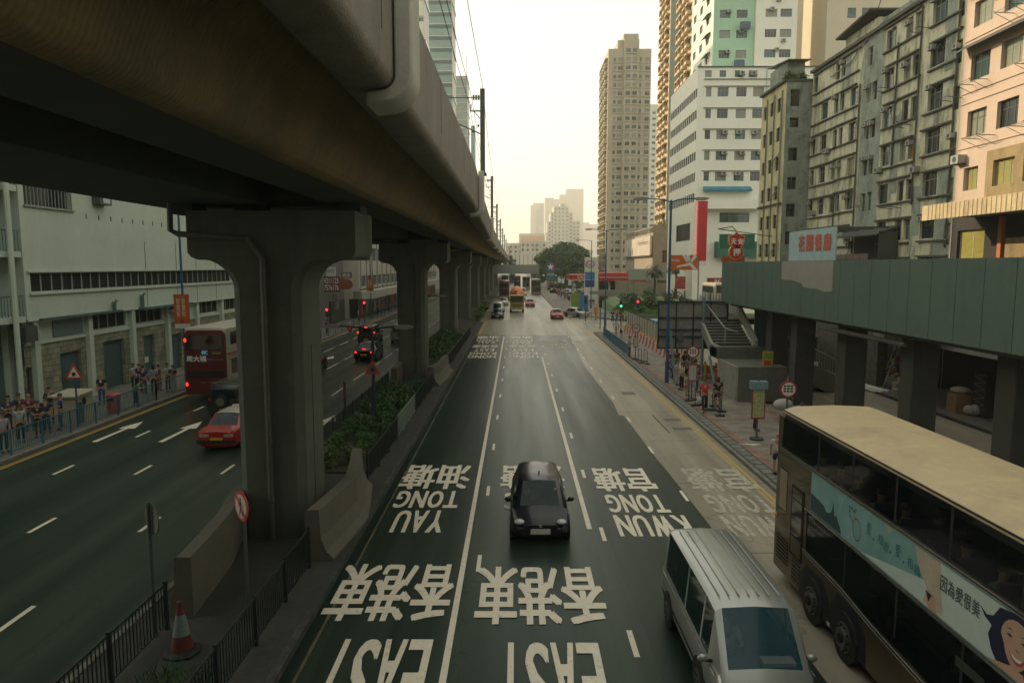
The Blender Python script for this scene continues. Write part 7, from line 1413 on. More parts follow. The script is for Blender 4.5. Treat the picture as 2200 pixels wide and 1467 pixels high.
# ------------------------------------------------------------------ people
def pose(kind):
    J = dict(pel=(0, 0, .93), sp=(0, 0, 1.10), ch=(0, .0, 1.30), nk=(0, .01, 1.47), h1=(0, -.005, 1.55), h2=(0, -.01, 1.63), h3=(0, 0, 1.70))
    for s, n in ((-1, 'l'), (1, 'r')):
        J.update({n + 'sh': (s * .17, .01, 1.40), n + 'el': (s * .235, .03, 1.14), n + 'wr': (s * .25, -.05, .90), n + 'pa': (s * .25, -.075, .83), n + 'hi': (s * .09, 0, .88), n + 'kn': (s * .10, -.02, .49), n + 'an': (s * .105, .02, .09), n + 'to': (s * .12, -.15, .04)})
    if kind == 'crossed':
        for s, n in ((-1, 'l'), (1, 'r')): J[n + 'el'] = (s * .25, -.06, 1.14); J[n + 'wr'] = (s * .02, -.24, 1.12); J[n + 'pa'] = (-s * .07, -.24, 1.13)
    if kind == 'hold':
        for s, n in ((-1, 'l'), (1, 'r')): J[n + 'el'] = (s * .23, -.03, 1.13); J[n + 'wr'] = (s * .12, -.26, 1.10); J[n + 'pa'] = (s * .08, -.33, 1.13)
    if kind == 'walk':
        J['lkn'] = (-.09, -.20, .52); J['lan'] = (-.09, -.28, .12); J['lto'] = (-.09, -.44, .07); J['rkn'] = (.09, .05, .48); J['ran'] = (.09, .33, .14); J['rto'] = (.10, .22, .03)
        J['lel'] = (-.23, .14, 1.15); J['lwr'] = (-.24, .16, .92); J['lpa'] = (-.24, .14, .85); J['rel'] = (.23, -.06, 1.15); J['rwr'] = (.22, -.24, .98); J['rpa'] = (.22, -.30, .93)
    if kind == 'lean':
        for k, dy, dz in (('sp', -.06, -.03), ('ch', -.22, -.10), ('nk', -.36, -.16), ('h1', -.42, -.15), ('h2', -.46, -.12), ('h3', -.47, -.06)): x, y, z = J[k]; J[k] = (x, y + dy, z + dz)
        for s, n in ((-1, 'l'), (1, 'r')): J[n + 'sh'] = (s * .17, -.26, 1.27); J[n + 'el'] = (s * .2, -.42, 1.06); J[n + 'wr'] = (s * .08, -.58, 1.1); J[n + 'pa'] = (s * .02, -.62, 1.12)
    if kind == 'bend':
        for k, dy, dz in (('sp', -.14, -.04), ('ch', -.36, -.16), ('nk', -.52, -.28), ('h1', -.58, -.33), ('h2', -.64, -.37), ('h3', -.70, -.40)): x, y, z = J[k]; J[k] = (x, y + dy, z + dz)
        for s, n in ((-1, 'l'), (1, 'r')): J[n + 'sh'] = (s * .17, -.44, 1.14); J[n + 'el'] = (s * .2, -.48, .86); J[n + 'wr'] = (s * .14, -.56, .64); J[n + 'pa'] = (s * .12, -.58, .57)
    if kind in ('sit', 'drive'):
        for n in ('pel', 'sp', 'ch', 'nk', 'h1', 'h2', 'h3'): x, y, z = J[n]; J[n] = (x, y + .02, z - .42)
        for s, n in ((-1, 'l'), (1, 'r')):
            J[n + 'sh'] = (s * .17, .02, .98); J[n + 'el'] = (s * .24, -.05, .72); J[n + 'wr'] = (s * .15, -.27, .66); J[n + 'pa'] = (s * .13, -.34, .66)
            if kind == 'drive': J[n + 'el'] = (s * .25, -.14, .76); J[n + 'wr'] = (s * .17, -.36, .86); J[n + 'pa'] = (s * .15, -.42, .90)
            J[n + 'hi'] = (s * .09, -.05, .50); J[n + 'kn'] = (s * .12, -.45, .53); J[n + 'an'] = (s * .12, -.46, .12); J[n + 'to'] = (s * .12, -.62, .06)
    if kind == 'ride':
        for n in ('sp', 'ch', 'nk', 'h1', 'h2', 'h3'): x, y, z = J[n]; J[n] = (x, y - .08, z)
        for s, n in ((-1, 'l'), (1, 'r')): J[n + 'el'] = (s * .24, -.25, 1.18); J[n + 'wr'] = (s * .25, -.45, 1.05); J[n + 'pa'] = (s * .25, -.52, 1.04); J[n + 'kn'] = (s * .1, -.30, .66); J[n + 'an'] = (s * .1, -.22, .28); J[n + 'to'] = (s * .1, -.38, .24)
    return J
RAD = dict(pel=(.145, .10), sp=(.125, .09), ch=(.155, .10), nk=(.055, .055), h1=(.07, .08), h2=(.078, .095), h3=(.055, .065), sh=(.062, .06), el=(.043, .043), wr=(.03, .028), pa=(.038, .02), hi=(.085, .085), kn=(.058, .058), an=(.038, .04), to=(.035, .028))
CHAIN = [('pel', 'sp'), ('sp', 'ch'), ('ch', 'nk'), ('nk', 'h1'), ('h1', 'h2'), ('h2', 'h3')]
for n in 'lr': CHAIN += [('ch', n + 'sh'), (n + 'sh', n + 'el'), (n + 'el', n + 'wr'), (n + 'wr', n + 'pa'), ('pel', n + 'hi'), (n + 'hi', n + 'kn'), (n + 'kn', n + 'an'), (n + 'an', n + 'to')]
def skin_mesh(J, edges, grow=0.0, fingers=True, sub=1, cut=None, rmul=1.0):
    names = []; 
    for a, b in edges:
        for q in (a, b):
            if q not in names: names.append(q)
    pts = [Vector(J[n]) for n in names]; idx = {n: i for i, n in enumerate(names)}; E = [(idx[a], idx[b]) for a, b in edges]
    rad = [RAD.get(n, RAD.get(n[1:], (.05, .05))) for n in names]; rad = [(a * rmul + grow, b * rmul + grow) for a, b in rad]
    if fingers:
        for n, s in (('l', -1), ('r', 1)):
            p = Vector(J[n + 'pa']); d = (p - Vector(J[n + 'wr'])).normalized(); sidev = d.cross(Vector((0, 1, 0.01))).normalized() if abs(d.y) < .9 else Vector((1, 0, 0))
            bend = d.cross(sidev).normalized()
            for k, (off, ln) in enumerate(((-.03, .07), (-.01, .085), (.01, .08), (.03, .062))):
                b0 = p + sidev * off + d * .015; b1 = b0 + d * ln * .55 + bend * .006; b2 = b1 + d * ln * .4 + bend * .02
                i0 = len(pts); pts += [b0, b1, b2]; rad += [(.009, .009), (.0085, .0085), (.007, .007)]; E += [(idx[n + 'pa'], i0), (i0, i0 + 1), (i0 + 1, i0 + 2)]
            b0 = p + sidev * .035 - d * .03; b1 = b0 + sidev * .025 + d * .025; b2 = b1 + d * .03
            i0 = len(pts); pts += [b0, b1, b2]; rad += [(.011, .011), (.01, .01), (.008, .008)]; E += [(idx[n + 'pa'], i0), (i0, i0 + 1), (i0 + 1, i0 + 2)]
    bm = bmesh.new(); lay = bm.verts.layers.skin.verify(); vs = [bm.verts.new(p) for p in pts]
    for a, b in E: bm.edges.new((vs[a], vs[b]))
    for v, r in zip(vs, rad): v[lay].radius = r
    vs[0][lay].use_root = True
    me = bpy.data.meshes.new('skin'); bm.to_mesh(me); bm.free(); o = bpy.data.objects.new('skin', me); COL.objects.link(o)
    o.modifiers.new('s', 'SKIN').use_smooth_shade = True; ss = o.modifiers.new('u', 'SUBSURF'); ss.levels = sub; ss.render_levels = sub
    bpy.context.view_layer.update(); r = bpy.data.meshes.new_from_object(o.evaluated_get(bpy.context.evaluated_depsgraph_get()))
    bpy.data.objects.remove(o); bpy.data.meshes.remove(me)
    r.polygons.foreach_set('use_smooth', [True] * len(r.polygons)); return r
SKN = mat('skin', (.30, .17, .11), .55); HR = mat('hair_black', (.012, .010, .009), .5); HRG = mat('hair_grey', (.16, .15, .14), .6); SHOE = mat('shoe_dark', (.015, .015, .017), .5)
EYE = mat('eye_dark', (.01, .01, .01), .3); LIP = mat('lips', (.25, .08, .07), .5)
CM = {}; crowd0 = random.Random(2)
def cloth(c):
    if c not in CM: CM[c] = mat('cloth_%d' % len(CM), c, .85, var=.15, vs=8)
    return CM[c]
PT = {}
def template(kind, legs, hair):
    k = (kind, legs, hair)
    if k in PT: return PT[k]
    J = pose(kind); body = skin_mesh(J, CHAIN, fingers=True)
    up = [('pel', 'sp'), ('sp', 'ch')]; J2 = dict(J)
    for n in 'lr':
        a, b = Vector(J[n + 'sh']), Vector(J[n + 'el']); J2[n + 'sl'] = tuple(a + (b - a) * .75); up += [('ch', n + 'sh'), (n + 'sh', n + 'sl')]
    RAD['sl'] = (.052, .052); J2['cn'] = tuple(Vector(J['ch']) + (Vector(J['nk']) - Vector(J['ch'])) * .55); RAD['cn'] = (.07, .07); up.append(('ch', 'cn'))
    shirt = skin_mesh(J2, up, .014, False)
    lo = []; J3 = dict(J); f = {'long': 1.0, 'short': .75, 'skirt': .6}[legs]
    for n in 'lr':
        if legs == 'long': lo += [('pel', n + 'hi'), (n + 'hi', n + 'kn'), (n + 'kn', n + 'cu')]; J3[n + 'cu'] = tuple(Vector(J[n + 'an']) + Vector((0, 0, .03)))
        else: lo += [('pel', n + 'hi'), (n + 'hi', n + 'cu')]; J3[n + 'cu'] = tuple(Vector(J[n + 'hi']) + (Vector(J[n + 'kn']) - Vector(J[n + 'hi'])) * f)
    RAD['cu'] = (.052, .055) if legs == 'long' else (.085, .085)
    J3['wa'] = tuple(Vector(J['pel']) + (Vector(J['sp']) - Vector(J['pel'])) * .4); RAD['wa'] = (.14, .10)
    trousers = skin_mesh(J3, [('pel', 'wa')] + lo, .012, False)
    hd = Vector(J['h2']); g = MB()
    if hair != 'bald':
        c = hd + Vector((0, .02, .035)); n_, k_ = 14, 7
        vs = []; 
        for i in range(k_ + 1):
            ph = math.pi * .58 * i / k_
            for j in range(n_):
                a = 2 * math.pi * j / n_; drop = 0.0 if math.sin(a) < -.2 else .35; ph2 = min(ph * (1 + drop), math.pi * .8); vs.append((c.x + .088 * math.sin(ph2) * math.cos(a), c.y + .105 * math.sin(ph2) * math.sin(a), c.z + .088 * math.cos(ph2)))
        g.add(vs, [(i*n_+j, i*n_+(j+1)%n_, (i+1)*n_+(j+1)%n_, (i+1)*n_+j) for i in range(k_) for j in range(n_)], HR)
        if hair == 'long': g.ball((hd.x, hd.y + .06, hd.z - .12), .085, .05, .17, HR, 12, 8)
    else: g.ball((hd.x, hd.y + .05, hd.z - .01), .075, .06, .04, HRG, 12, 6)
    hairo = g.build('hair_mesh', None, (0, 0, 0), smooth=60); hm2 = hairo.data; bpy.data.objects.remove(hairo)
    g = MB(); y = hd.y - .088
    for s in (-1, 1): g.ball((hd.x + s * .028, y, hd.z + .012), .012, .006, .007, EYE, 6, 4); g.ball((hd.x + s * .082, hd.y + .005, hd.z), .01, .022, .032, SKN, 6, 4)
    g.ball((hd.x, y - .012, hd.z - .012), .012, .016, .018, SKN, 8, 5); g.ball((hd.x, y + .004, hd.z - .045), .022, .008, .007, LIP, 8, 4)
    fo = g.build('face_mesh', None, (0, 0, 0), smooth=60); fm = fo.data; bpy.data.objects.remove(fo)
    g = MB()
    for n in 'lr': a = Vector(J[n + 'an']); b = Vector(J[n + 'to']); m_ = (a + b) / 2; g.ball((m_.x, m_.y - .01, min(a.z, b.z) + .02), .045, .125, .045, SHOE, 10, 6)
    so2 = g.build('shoe_mesh', None, (0, 0, 0), smooth=60); sm = so2.data; bpy.data.objects.remove(so2)
    PT[k] = (body, shirt, trousers, hm2, fm, sm); return PT[k]
def person(lab, x, y, rot, kind='stand', top=(.05, .05, .06), low=(.02, .02, .03), legs='long', hair='short', z=.15, s=None, grp=None, extra=None, skirt_top=False):
    """rot: 0 = facing the camera (-Y), degrees counter-clockwise"""
    s = s or crowd0.uniform(.93, 1.05); t = thing('person', lab, 'person', (x, y, z), R(rot), grp); t.scale = (s, s, s); WM[t.name] = WM[t.name] @ Matrix.Scale(s, 4)
    for nm, me, m in zip(('body', 'shirt', 'trousers', 'hair', 'face', 'shoes'), template(kind, legs, hair), (SKN, cloth(top), cloth(low), None, None, None)):
        if nm == 'trousers' and legs == 'skirt': nm = 'skirt'
        o = bpy.data.objects.new(nm, me); COL.objects.link(o); o.parent = t; WM[o.name] = WM[t.name]
        if m is not None:
            if not me.materials: me.materials.append(m)
            o.material_slots[0].link = 'OBJECT'; o.material_slots[0].material = m
    if extra: extra(t)
    return t
def bag(m, x, y, z, r=.14, strap=False):
    def f(t):
        if strap: g = MB(); g.tube([(.12, .0, 1.46), (.02, -.16, 1.2), (-.14, -.12, .98)], .012, m, 4); g.ball((-.17, 0, .92), .07, .12, .14, m, 8, 6); g.build('shoulder_bag', t, world=False, smooth=50)
        else: g = MB(); g.ball((x, y, z), r * .8, r * .6, r * 1.25, m, 10, 7); g.tube([(x, y, z + r * 1.1), (x, y, z + r * 1.1 + .12)], .012, m, 4); g.build('carrier_bag', t, world=False, smooth=50)
    return f
BGW = mat('carrier_white', (.42, .38, .36), .6, var=.3, vs=9); BGP = mat('bag_pink', (.35, .22, .2), .6); BGK = mat('bag_black', (.02, .02, .025), .6)
K = (.012, .013, .016); NV = (.015, .03, .10); WS = (.38, .42, .40); GY = (.12, .13, .13); RD = (.42, .025, .02); BLU = (.03, .07, .22); DB = (.02, .035, .07); PU = (.10, .02, .045); TE = (.22, .33, .31); KH = (.24, .21, .12)
# right pavement
person('woman in a bright red T-shirt carrying a white plastic bag towards the camera', *G(1513, 886, .15).xy, -8, 'walk', RD, K, extra=bag(BGW, -.26, -.02, .62, .17))
person('woman in a short black dress with a white handbag, seen from behind', *G(1541, 880, .15).xy, 178, 'stand', K, K, 'skirt', 'long', extra=bag(WS and BGW, .27, .0, .78, .12))
person('man in a dark grey jacket holding a phone beside the queue rail', *G(1497, 843, .15).xy, 70, 'hold', (.03, .05, .055), DB)
person('balding man in a white striped T-shirt at the tail of the bus', *G(1668, 1020, .15).xy, 150, 'stand', (.42, .40, .37), (.012, .02, .06), 'short', 'bald')
person('person in a grey top with a white bag standing behind the tall timetable bus stop', *G(1622, 926, .15).xy, 90, 'stand', (.16, .19, .19), K, extra=bag(BGW, -.2, -.1, .8, .1))
person('man in a blue shirt bending over a white sack behind the route board', *G(1690, 925, .15).xy, 60, 'bend', (.05, .08, .22), DB)
person('person in a grey top bending down between the walkway pillars', *G(1712, 872, .15).xy, -70, 'bend', (.10, .12, .12), K)
person('woman in a long pale dress queueing by the pale sign prop', *G(1453, 828, .15).xy, 60, 'stand', (.36, .40, .44), (.30, .33, .37), 'long', 'long', grp=None)
person('man in a cream shirt and dark trousers in the bus queue', *G(1464, 838, .15).xy, -60, 'hold', (.36, .33, .22), K)
person('tall person in black standing behind the bus queue', *G(1470, 806, .15).xy, 20, 'stand', K, K, 'long', 'long')
person('girl with long hair in black beside the blue lamp post', *G(1453, 800, .15).xy, 160, 'stand', K, GY, 'long', 'long')
person('person in a pink top half hidden by the blue lamp post', *G(1440, 812, .15).xy, 90, 'stand', (.38, .08, .13), (.05, .05, .06), 'short', 'long')
person('child in pale clothes with a red bag in the bus queue', *G(1476, 850, .15).xy, 30, 'stand', (.35, .33, .28), (.3, .3, .26), 'short', 'short', s=.78, extra=bag(mat('bag_red', (.4, .03, .03), .6), -.24, -.05, .75, .13))
person('man in a dark jacket at the rear of the queue', *G(1489, 815, .15).xy, -20, 'crossed', (.02, .025, .03), DB)
person('woman in a grey blouse beside the round bus stop sign', *G(1478, 818, .15).xy, 200, 'stand', GY, K, 'long', 'long')
person('person in a green top behind the pale dress', *G(1448, 815, .15).xy, 0, 'stand', (.04, .30, .08), K)
person('man in a white T-shirt reading at the far bus stop', *G(1352, 768, .15).xy, 100, 'hold', (.2, .3, .34), DB)
person('man in a white top and shorts walking beside the hoarding', *G(1323, 722, .15).xy, 0, 'walk', (.40, .38, .42), (.2, .24, .3), 'short')
person('woman in a white top and dark shorts walking beside the hoarding', *G(1334, 727, .15).xy, 0, 'walk', (.42, .38, .34), K, 'short', 'long')
for i, (u, v, kd, tp, lw, hr) in enumerate(((1316, 692, 'stand', K, K, 'short'), (1326, 688, 'stand', (.35, .2, .17), DB, 'short'), (1333, 691, 'walk', K, K, 'long'), (1342, 689, 'walk', (.06, .4, .12), (.35, .35, .3), 'long'), (1411, 672, 'stand', (.4, .38, .34), K, 'short'), (1400, 676, 'stand', K, K, 'short'))):
    person(['person in black waiting at the crossing by the retaining wall', 'person in a pink top at the crossing by the retaining wall', 'person in dark clothes walking beside the retaining wall', 'woman in a green top walking beside the retaining wall', 'person in white beside the blue notice near the hoarding hut', 'person in black beside the blue notice near the hoarding hut'][i], *G(u, v, .15).xy, rnd.uniform(0, 360), kd, tp, lw, 'long', hr)
crowd = random.Random(8); cl = [K, RD, WS, NV, GY, (.3, .25, .2), (.35, .1, .1), BLU]
names = 'black red white navy grey beige rust blue'.split()
for i in range(26):
    u = crowd.uniform(1190, 1256); v = 622 + (u - 1190) * .62 + crowd.uniform(0, 9); ci = crowd.randrange(8); p = G(u, v, .15)
    kd = crowd.choice(['walk', 'stand', 'stand']); lw = crowd.choice([K, DB, GY])
    person('distant pedestrian in a %s top in the crowd on the far right pavement' % names[ci], max(p.x, 7.6), p.y, crowd.uniform(0, 360), kd, cl[ci], lw, 'long', crowd.choice(['short', 'long']), grp='far pavement crowd, %s tops' % names[ci])
# people on the stairs' lower flight
person('person in a light teal top on the lower flight of the walkway stairs', 17.0, 43.9, 90, 'walk', (.07, .16, .18), K, z=2.35); person('person in dark red climbing the lower flight of the walkway stairs', 18.3, 43.8, -90, 'walk', (.20, .02, .03), K, 'long', 'long', z=1.65)
# left pavement onlookers behind the blue railing
L = [(10, 972, 'stand', (.22, .30, .36), K, 'short', 'man in a pale blue shirt with a dark strap at the left frame edge', 60), (22, 930, 'crossed', DB, K, 'long', 'woman in dark blue with long hair beside the wall', 30), (46, 950, 'stand', TE, K, 'short', 'boy in a pale grey-green shirt leaning near the railing', 40), (45, 925, 'hold', K, K, 'short', 'person in black behind the pale-shirted boy', 60),
     (66, 925, 'crossed', PU, (.05, .08, .10), 'bald', 'bald man in a plum coloured T-shirt with folded arms', 30), (85, 940, 'crossed', K, K, 'short', 'man in a black T-shirt with folded arms and white shoes', 20), (102, 930, 'stand', (.015, .02, .04), DB, 'short', 'man in a dark navy T-shirt with a hand on the railing', 30), (110, 908, 'stand', (.02, .015, .02), K, 'short', 'taller man in black behind the others', 20), (133, 924, 'hold', (.01, .03, .20), DB, 'short', 'man in a royal blue T-shirt looking at his phone', -60),
     (220, 868, 'stand', K, (.02, .05, .14), 'bald', 'man in a black T-shirt with a white badge, by the roller shutter', 20), (293, 872, 'lean', (.02, .22, .11), K, 'short', 'man in a green T-shirt leaning on the railing by the orange bin', 80), (301, 838, 'stand', (.02, .02, .13), (.02, .02, .06), 'short', 'man in a navy shirt in front of the teal door', 0), (310, 846, 'stand', (.015, .02, .07), (.015, .02, .07), 'short', 'person in a dark blue tracksuit and pale cap', 180),
     (289, 836, 'stand', (.32, .34, .33), K, 'long', 'woman in a white vest beside the navy-shirted man', 60), (332, 846, 'stand', (.14, .22, .27), K, 'long', 'woman in a pale blue top carrying a bag', 200), (343, 840, 'stand', (.12, .03, .05), (.15, .02, .03), 'short', 'person in dark red beside the pale blue woman', 150), (362, 842, 'hold', (.20, .34, .32), K, 'short', 'man in a pale mint shirt near the red bus', 60), (374, 842, 'crossed', K, (.2, .3, .3), 'short', 'man in black nearest to the red bus', 0)]
for u, v, kd, tp, lw, hr, lab, rot in L:
    p = G(u, v, .15); ex2 = None
    if 'badge' in lab: ex2 = lambda t: (lambda g: (g.ball((0, -.125, 1.3), .05, .01, .06, SWHITE, 8, 4), g.build('badge', t, world=False)))(MB())
    person(lab, min(p.x, -21.1), p.y, rot, kd, tp, lw, 'long', hr, extra=ex2)
# cyclist
p = G(752, 719); t = person('cyclist in a white shirt riding along the left kerb beyond the railing', p.x, p.y, 180, 'ride', (.35, .38, .42), K, 'long', 'short', z=0)
b = thing('bicycle', 'bicycle with a red rear basket ridden along the left kerb', 'bicycle', (p.x, p.y, 0), math.pi)
for yy in (-.52, .52):
    g = MB()
    pts_ = [(0, yy + .33 * math.cos(a), .34 + .33 * math.sin(a)) for a in [k * math.pi / 8 for k in range(17)]]; g.tube(pts_, .02, BLK, 5); g.build('wheel', b, world=False)
g = MB(); g.tube([(0, .52, .34), (0, .1, .82), (0, -.38, .80), (0, -.52, .34)], .02, BLK, 5); g.tube([(0, .1, .82), (0, 0, .32), (0, -.38, .8)], .02, BLK, 5); g.tube([(-.24, -.42, 1.0), (.24, -.42, 1.0)], .015, BLK, 5); g.build('frame', b, world=False)
g = MB(); g.box(-.07, .07, .0, .22, .84, .9, BLK); g.build('saddle', b, world=False); g = MB(); g.box(-.2, .2, .35, .7, .6, .85, MATS['bag_red']); g.build('basket', b, world=False)
# pedestrians by the market block
for i, (u, v, c) in enumerate(((800, 678, 3), (812, 674, 2), (835, 668, 4), (720, 720, 0), (770, 690, 2))): p = G(u, v, .15); person('distant pedestrian in %s behind the teal railing at the market shops' % ['navy', 'white', 'grey', 'black', 'white with a hat'][i], min(p.x, -21.2), p.y, crowd.uniform(0, 360), 'stand', cl[c], K, 'long', 'short')
# passengers behind the bus glass are only shapes: seats
# white sack carried behind the route board
g = MB(); p = G(1668, 905, .15); g.ball((p.x + .3, p.y, 1.0), .5, .35, .3, SB[0], 12, 8); single(g, 'sack', 'large pale sack held by the bending man in blue behind the bus', 'sack', (p.x + .3, p.y, .15), smooth=50)
g = MB(); p = G(1632, 955, .15); g.prism([(p.x - .9, p.y + .1), (p.x - .35, p.y - .2), (p.x + .1, p.y - .05), (p.x - .1, p.y + .1)], 'z', .155, .17, WW); single(g, 'cardboard_sheet', 'white sheet lying on the pavement at the foot of the tall bus stop', 'sheet', (p.x, p.y, .155))

for i, (y, tp, hr, u) in enumerate(((15.75, (.10, .20, .30), 'short', 0), (14.9, (.16, .20, .2), 'long', 0), (14.05, (.16, .24, .22), 'long', 0), (13.2, (.2, .3, .28), 'short', 0), (12.35, (.22, .28, .26), 'short', 0), (10.65, K, 'long', 0), (9.8, (.3, .32, .28), 'short', 0), (8.95, (.2, .28, .28), 'long', 0), (12.35, (.2, .26, .24), 'short', 1), (10.65, (.15, .2, .2), 'long', 1), (9.8, K, 'short', 1))):
    person(('upper' if not u else 'lower') + ' deck bus passenger in a %s top, %s from the tail' % (['mid blue', 'grey green', 'pale green', 'pale teal', 'pale grey', 'black', 'cream', 'sea green', 'pale sage', 'grey', 'black'][i], ['first', 'second', 'third', 'fourth', 'fifth', 'sixth', 'seventh', 'eighth', 'first', 'second', 'third'][i]), X0 + .42, y - .15, 0, 'sit', tp, K, 'long', hr, z=2.35 if not u else .5, s=.98)
person('van driver in a white shirt at the wheel of the silver van', 3.82, 12.05, 0, 'drive', (.38, .38, .34), K, z=.42, s=.95); person('hatchback driver in a grey top at the wheel', .32, 20.9, 0, 'drive', GY, K, z=.08, s=.92)
# ------------------------------------------------------------------ plants
def leafm(name, c, c2):
    m = bpy.data.materials.new(name); m.use_nodes = True; n = m.node_tree.nodes; l = m.node_tree.links; b = n['Principled BSDF']
    tc = n.new('ShaderNodeTexCoord'); t = n.new('ShaderNodeTexNoise'); t.inputs['Scale'].default_value = 3.1; l.new(tc.outputs['Object'], t.inputs[0]); t2 = n.new('ShaderNodeTexNoise'); t2.inputs['Scale'].default_value = 23; l.new(tc.outputs['Object'], t2.inputs[0])
    a = n.new('ShaderNodeMath'); a.operation = 'ADD'; l.new(t.outputs[0], a.inputs[0]); l.new(t2.outputs[0], a.inputs[1]); r = n.new('ShaderNodeMapRange'); r.inputs[1].default_value = .8; r.inputs[2].default_value = 1.25; l.new(a.outputs[0], r.inputs[0])
    x = n.new('ShaderNodeMix'); x.data_type = 'RGBA'; x.inputs[6].default_value = lin(c); x.inputs[7].default_value = lin(c2); l.new(r.outputs[0], x.inputs[0]); l.new(x.outputs[2], b.inputs['Base Color']); b.inputs['Roughness'].default_value = .6
    MATS[name] = m; return m
LF = leafm('leaf_tree', (.025, .075, .022), (.09, .17, .035)); LS = leafm('leaf_shrub', (.016, .07, .018), (.05, .15, .03)); LY = leafm('leaf_light', (.035, .09, .02), (.11, .15, .03)); LP = leafm('leaf_palm', (.02, .05, .025), (.05, .09, .03)); BK = mat('bark', (.07, .06, .045), .9, var=.3, vs=3); GR = leafm('grass', (.03, .10, .02), (.08, .16, .03))
pr = random.Random(21)
def leaves(mb, c, r, n, s, m, shell=.55):
    for _ in range(n):
        while True:
            d = Vector((pr.uniform(-1, 1), pr.uniform(-1, 1), pr.uniform(-1, 1)))
            if .05 < d.length < 1: break
        d = d.normalized() * (shell + (1 - shell) * pr.random()); p = Vector((c[0] + d.x * r[0], c[1] + d.y * r[1], c[2] + d.z * r[2]))
        a = Vector((pr.uniform(-1, 1), pr.uniform(-1, 1), pr.uniform(-.6, .6))).normalized(); b = a.cross(Vector((pr.uniform(-1, 1), pr.uniform(-1, 1), pr.uniform(-1, 1)))).normalized(); q = s * pr.uniform(.6, 1.3)
        mb.add([p - a * q, p - b * q * .5, p + a * q, p + b * q * .5], [(0, 1, 2, 3)], m)
def tree(lab, x, y, z0, h, rx, n=46, per=150, ls=.32, m=LF, grp=None, flat=.5):
    t = thing('tree', lab, 'tree', (x, y, z0), 0, grp); g = MB(); g.tube([(x, y, z0), (x + .2, y, z0 + h * .25), (x, y, z0 + h * .5)], .05 * h, BK, 8, .025 * h)
    for k in range(6): a = k * 1.05; g.tube([(x, y, z0 + h * .3), (x + math.cos(a) * rx * .4, y + math.sin(a) * rx * .4, z0 + h * .55), (x + math.cos(a) * rx * .7, y + math.sin(a) * rx * .7, z0 + h * .7)], .018 * h, BK, 5, .006 * h)
    g.build('trunk', t); g = MB()
    for _ in range(n):
        a = pr.uniform(0, 6.28); rr = math.sqrt(pr.random()); zz = pr.uniform(0, 1); sc = math.sqrt(max(.08, 1 - (2 * zz - .75) ** 2 * .75)); cx = x + math.cos(a) * rr * rx * .8 * sc; cy = y + math.sin(a) * rr * rx * .8 * sc; cz = z0 + h * (.28 + .62 * zz); r_ = rx * pr.uniform(.14, .26)
        leaves(g, (cx, cy, cz), (r_, r_, r_ * .7), per, ls, m, .35)
    g.build('crown', t); return t
tree('broad round-crowned dark green tree in the middle distance, right of the far footbridge', 18, 255, 0, 16.5, 12.5, 130, 120, .55)
tree('lower tree bulging towards the road on the left of the big tree', 10.2, 222, 0, 10, 3.8, 30, 130, .4)
tree('tree right of the big tree, beside the price sign', 26, 262, 0, 12.5, 6.5, 40, 130, .45)
tree('bright leafy tree on the podium terrace below the tan tower', 34, 152, 14.6, 6.5, 4.2, 22, 90, .35, LY); tree('small tree on the podium terrace edge by the white block', 37.8, 148, 14.6, 5, 3.4, 16, 80, .3, LF)
tree('bushy tree beside the viaduct far ahead', -3.0, 330, 0, 14, 4, 20, 100, .5)
tree('dark tree beyond the far footbridge on the right of the road', 9, 300, 0, 9, 4, 24, 100, .45)
for i, (x, y, h, r) in enumerate(((12, 205, 4, 3), (17, 200, 4.5, 3.5), (22, 195, 4, 3))): tree(['low hedge-like tree left, behind the parked cars', 'low hedge-like tree in the middle, behind the parked cars', 'low hedge-like tree right, behind the parked cars'][i], x, y, 0, h, r, 16, 90, .3, LY, 'low trees behind the parked cars')
def palm(lab, x, y, z0, h):
    t = thing('palm_tree', lab, 'palm', (x, y, z0), 0, 'palms on the slope'); g = MB(); g.tube([(x, y, z0), (x + .1, y, z0 + h * .5), (x, y, z0 + h)], .2, BK, 8, .13); g.build('trunk', t); g = MB()
    for k in range(30):
        a = pr.uniform(0, 6.28); el = pr.uniform(-.5, 1.1); L_ = pr.uniform(1.3, 1.9); d = Vector((math.cos(a) * math.cos(el), math.sin(a) * math.cos(el), math.sin(el))); p0 = Vector((x, y, z0 + h)); mid = p0 + d * L_ * .6; end = p0 + d * L_ + Vector((0, 0, -.55)); sd_ = d.cross(Vector((0, 0, 1))).normalized() * .3
        for f in range(7): q = mid.lerp(end, f / 6); e_ = end + sd_ * (f - 3) * .55 + Vector((0, 0, -.1 * abs(f - 3))); w2 = sd_.normalized() * .05; g.quad(mid - w2, mid + w2, e_ + w2 * .4, e_ - w2 * .4, LP)
        g.tube([p0, mid], .02, BK, 3)
    for k in range(60): a = pr.uniform(0, 6.28); p0 = Vector((x + math.cos(a) * .22, y + math.sin(a) * .22, z0 + h - .1)); g.quad(p0, p0 + Vector((.08, 0, 0)), p0 + Vector((.06 + math.cos(a) * .25, math.sin(a) * .25, -pr.uniform(.6, 1.2))), p0 + Vector((math.cos(a) * .25, math.sin(a) * .25, -pr.uniform(.6, 1.2))), BK)
    g.build('crown', t)
palm('palm with a ragged trunk, left of the two on the slope', 20.2, 103, 3.0, 4.2); palm('palm right of the two, in front of the red and gold posters', 23.0, 101.5, 3.2, 4.6)
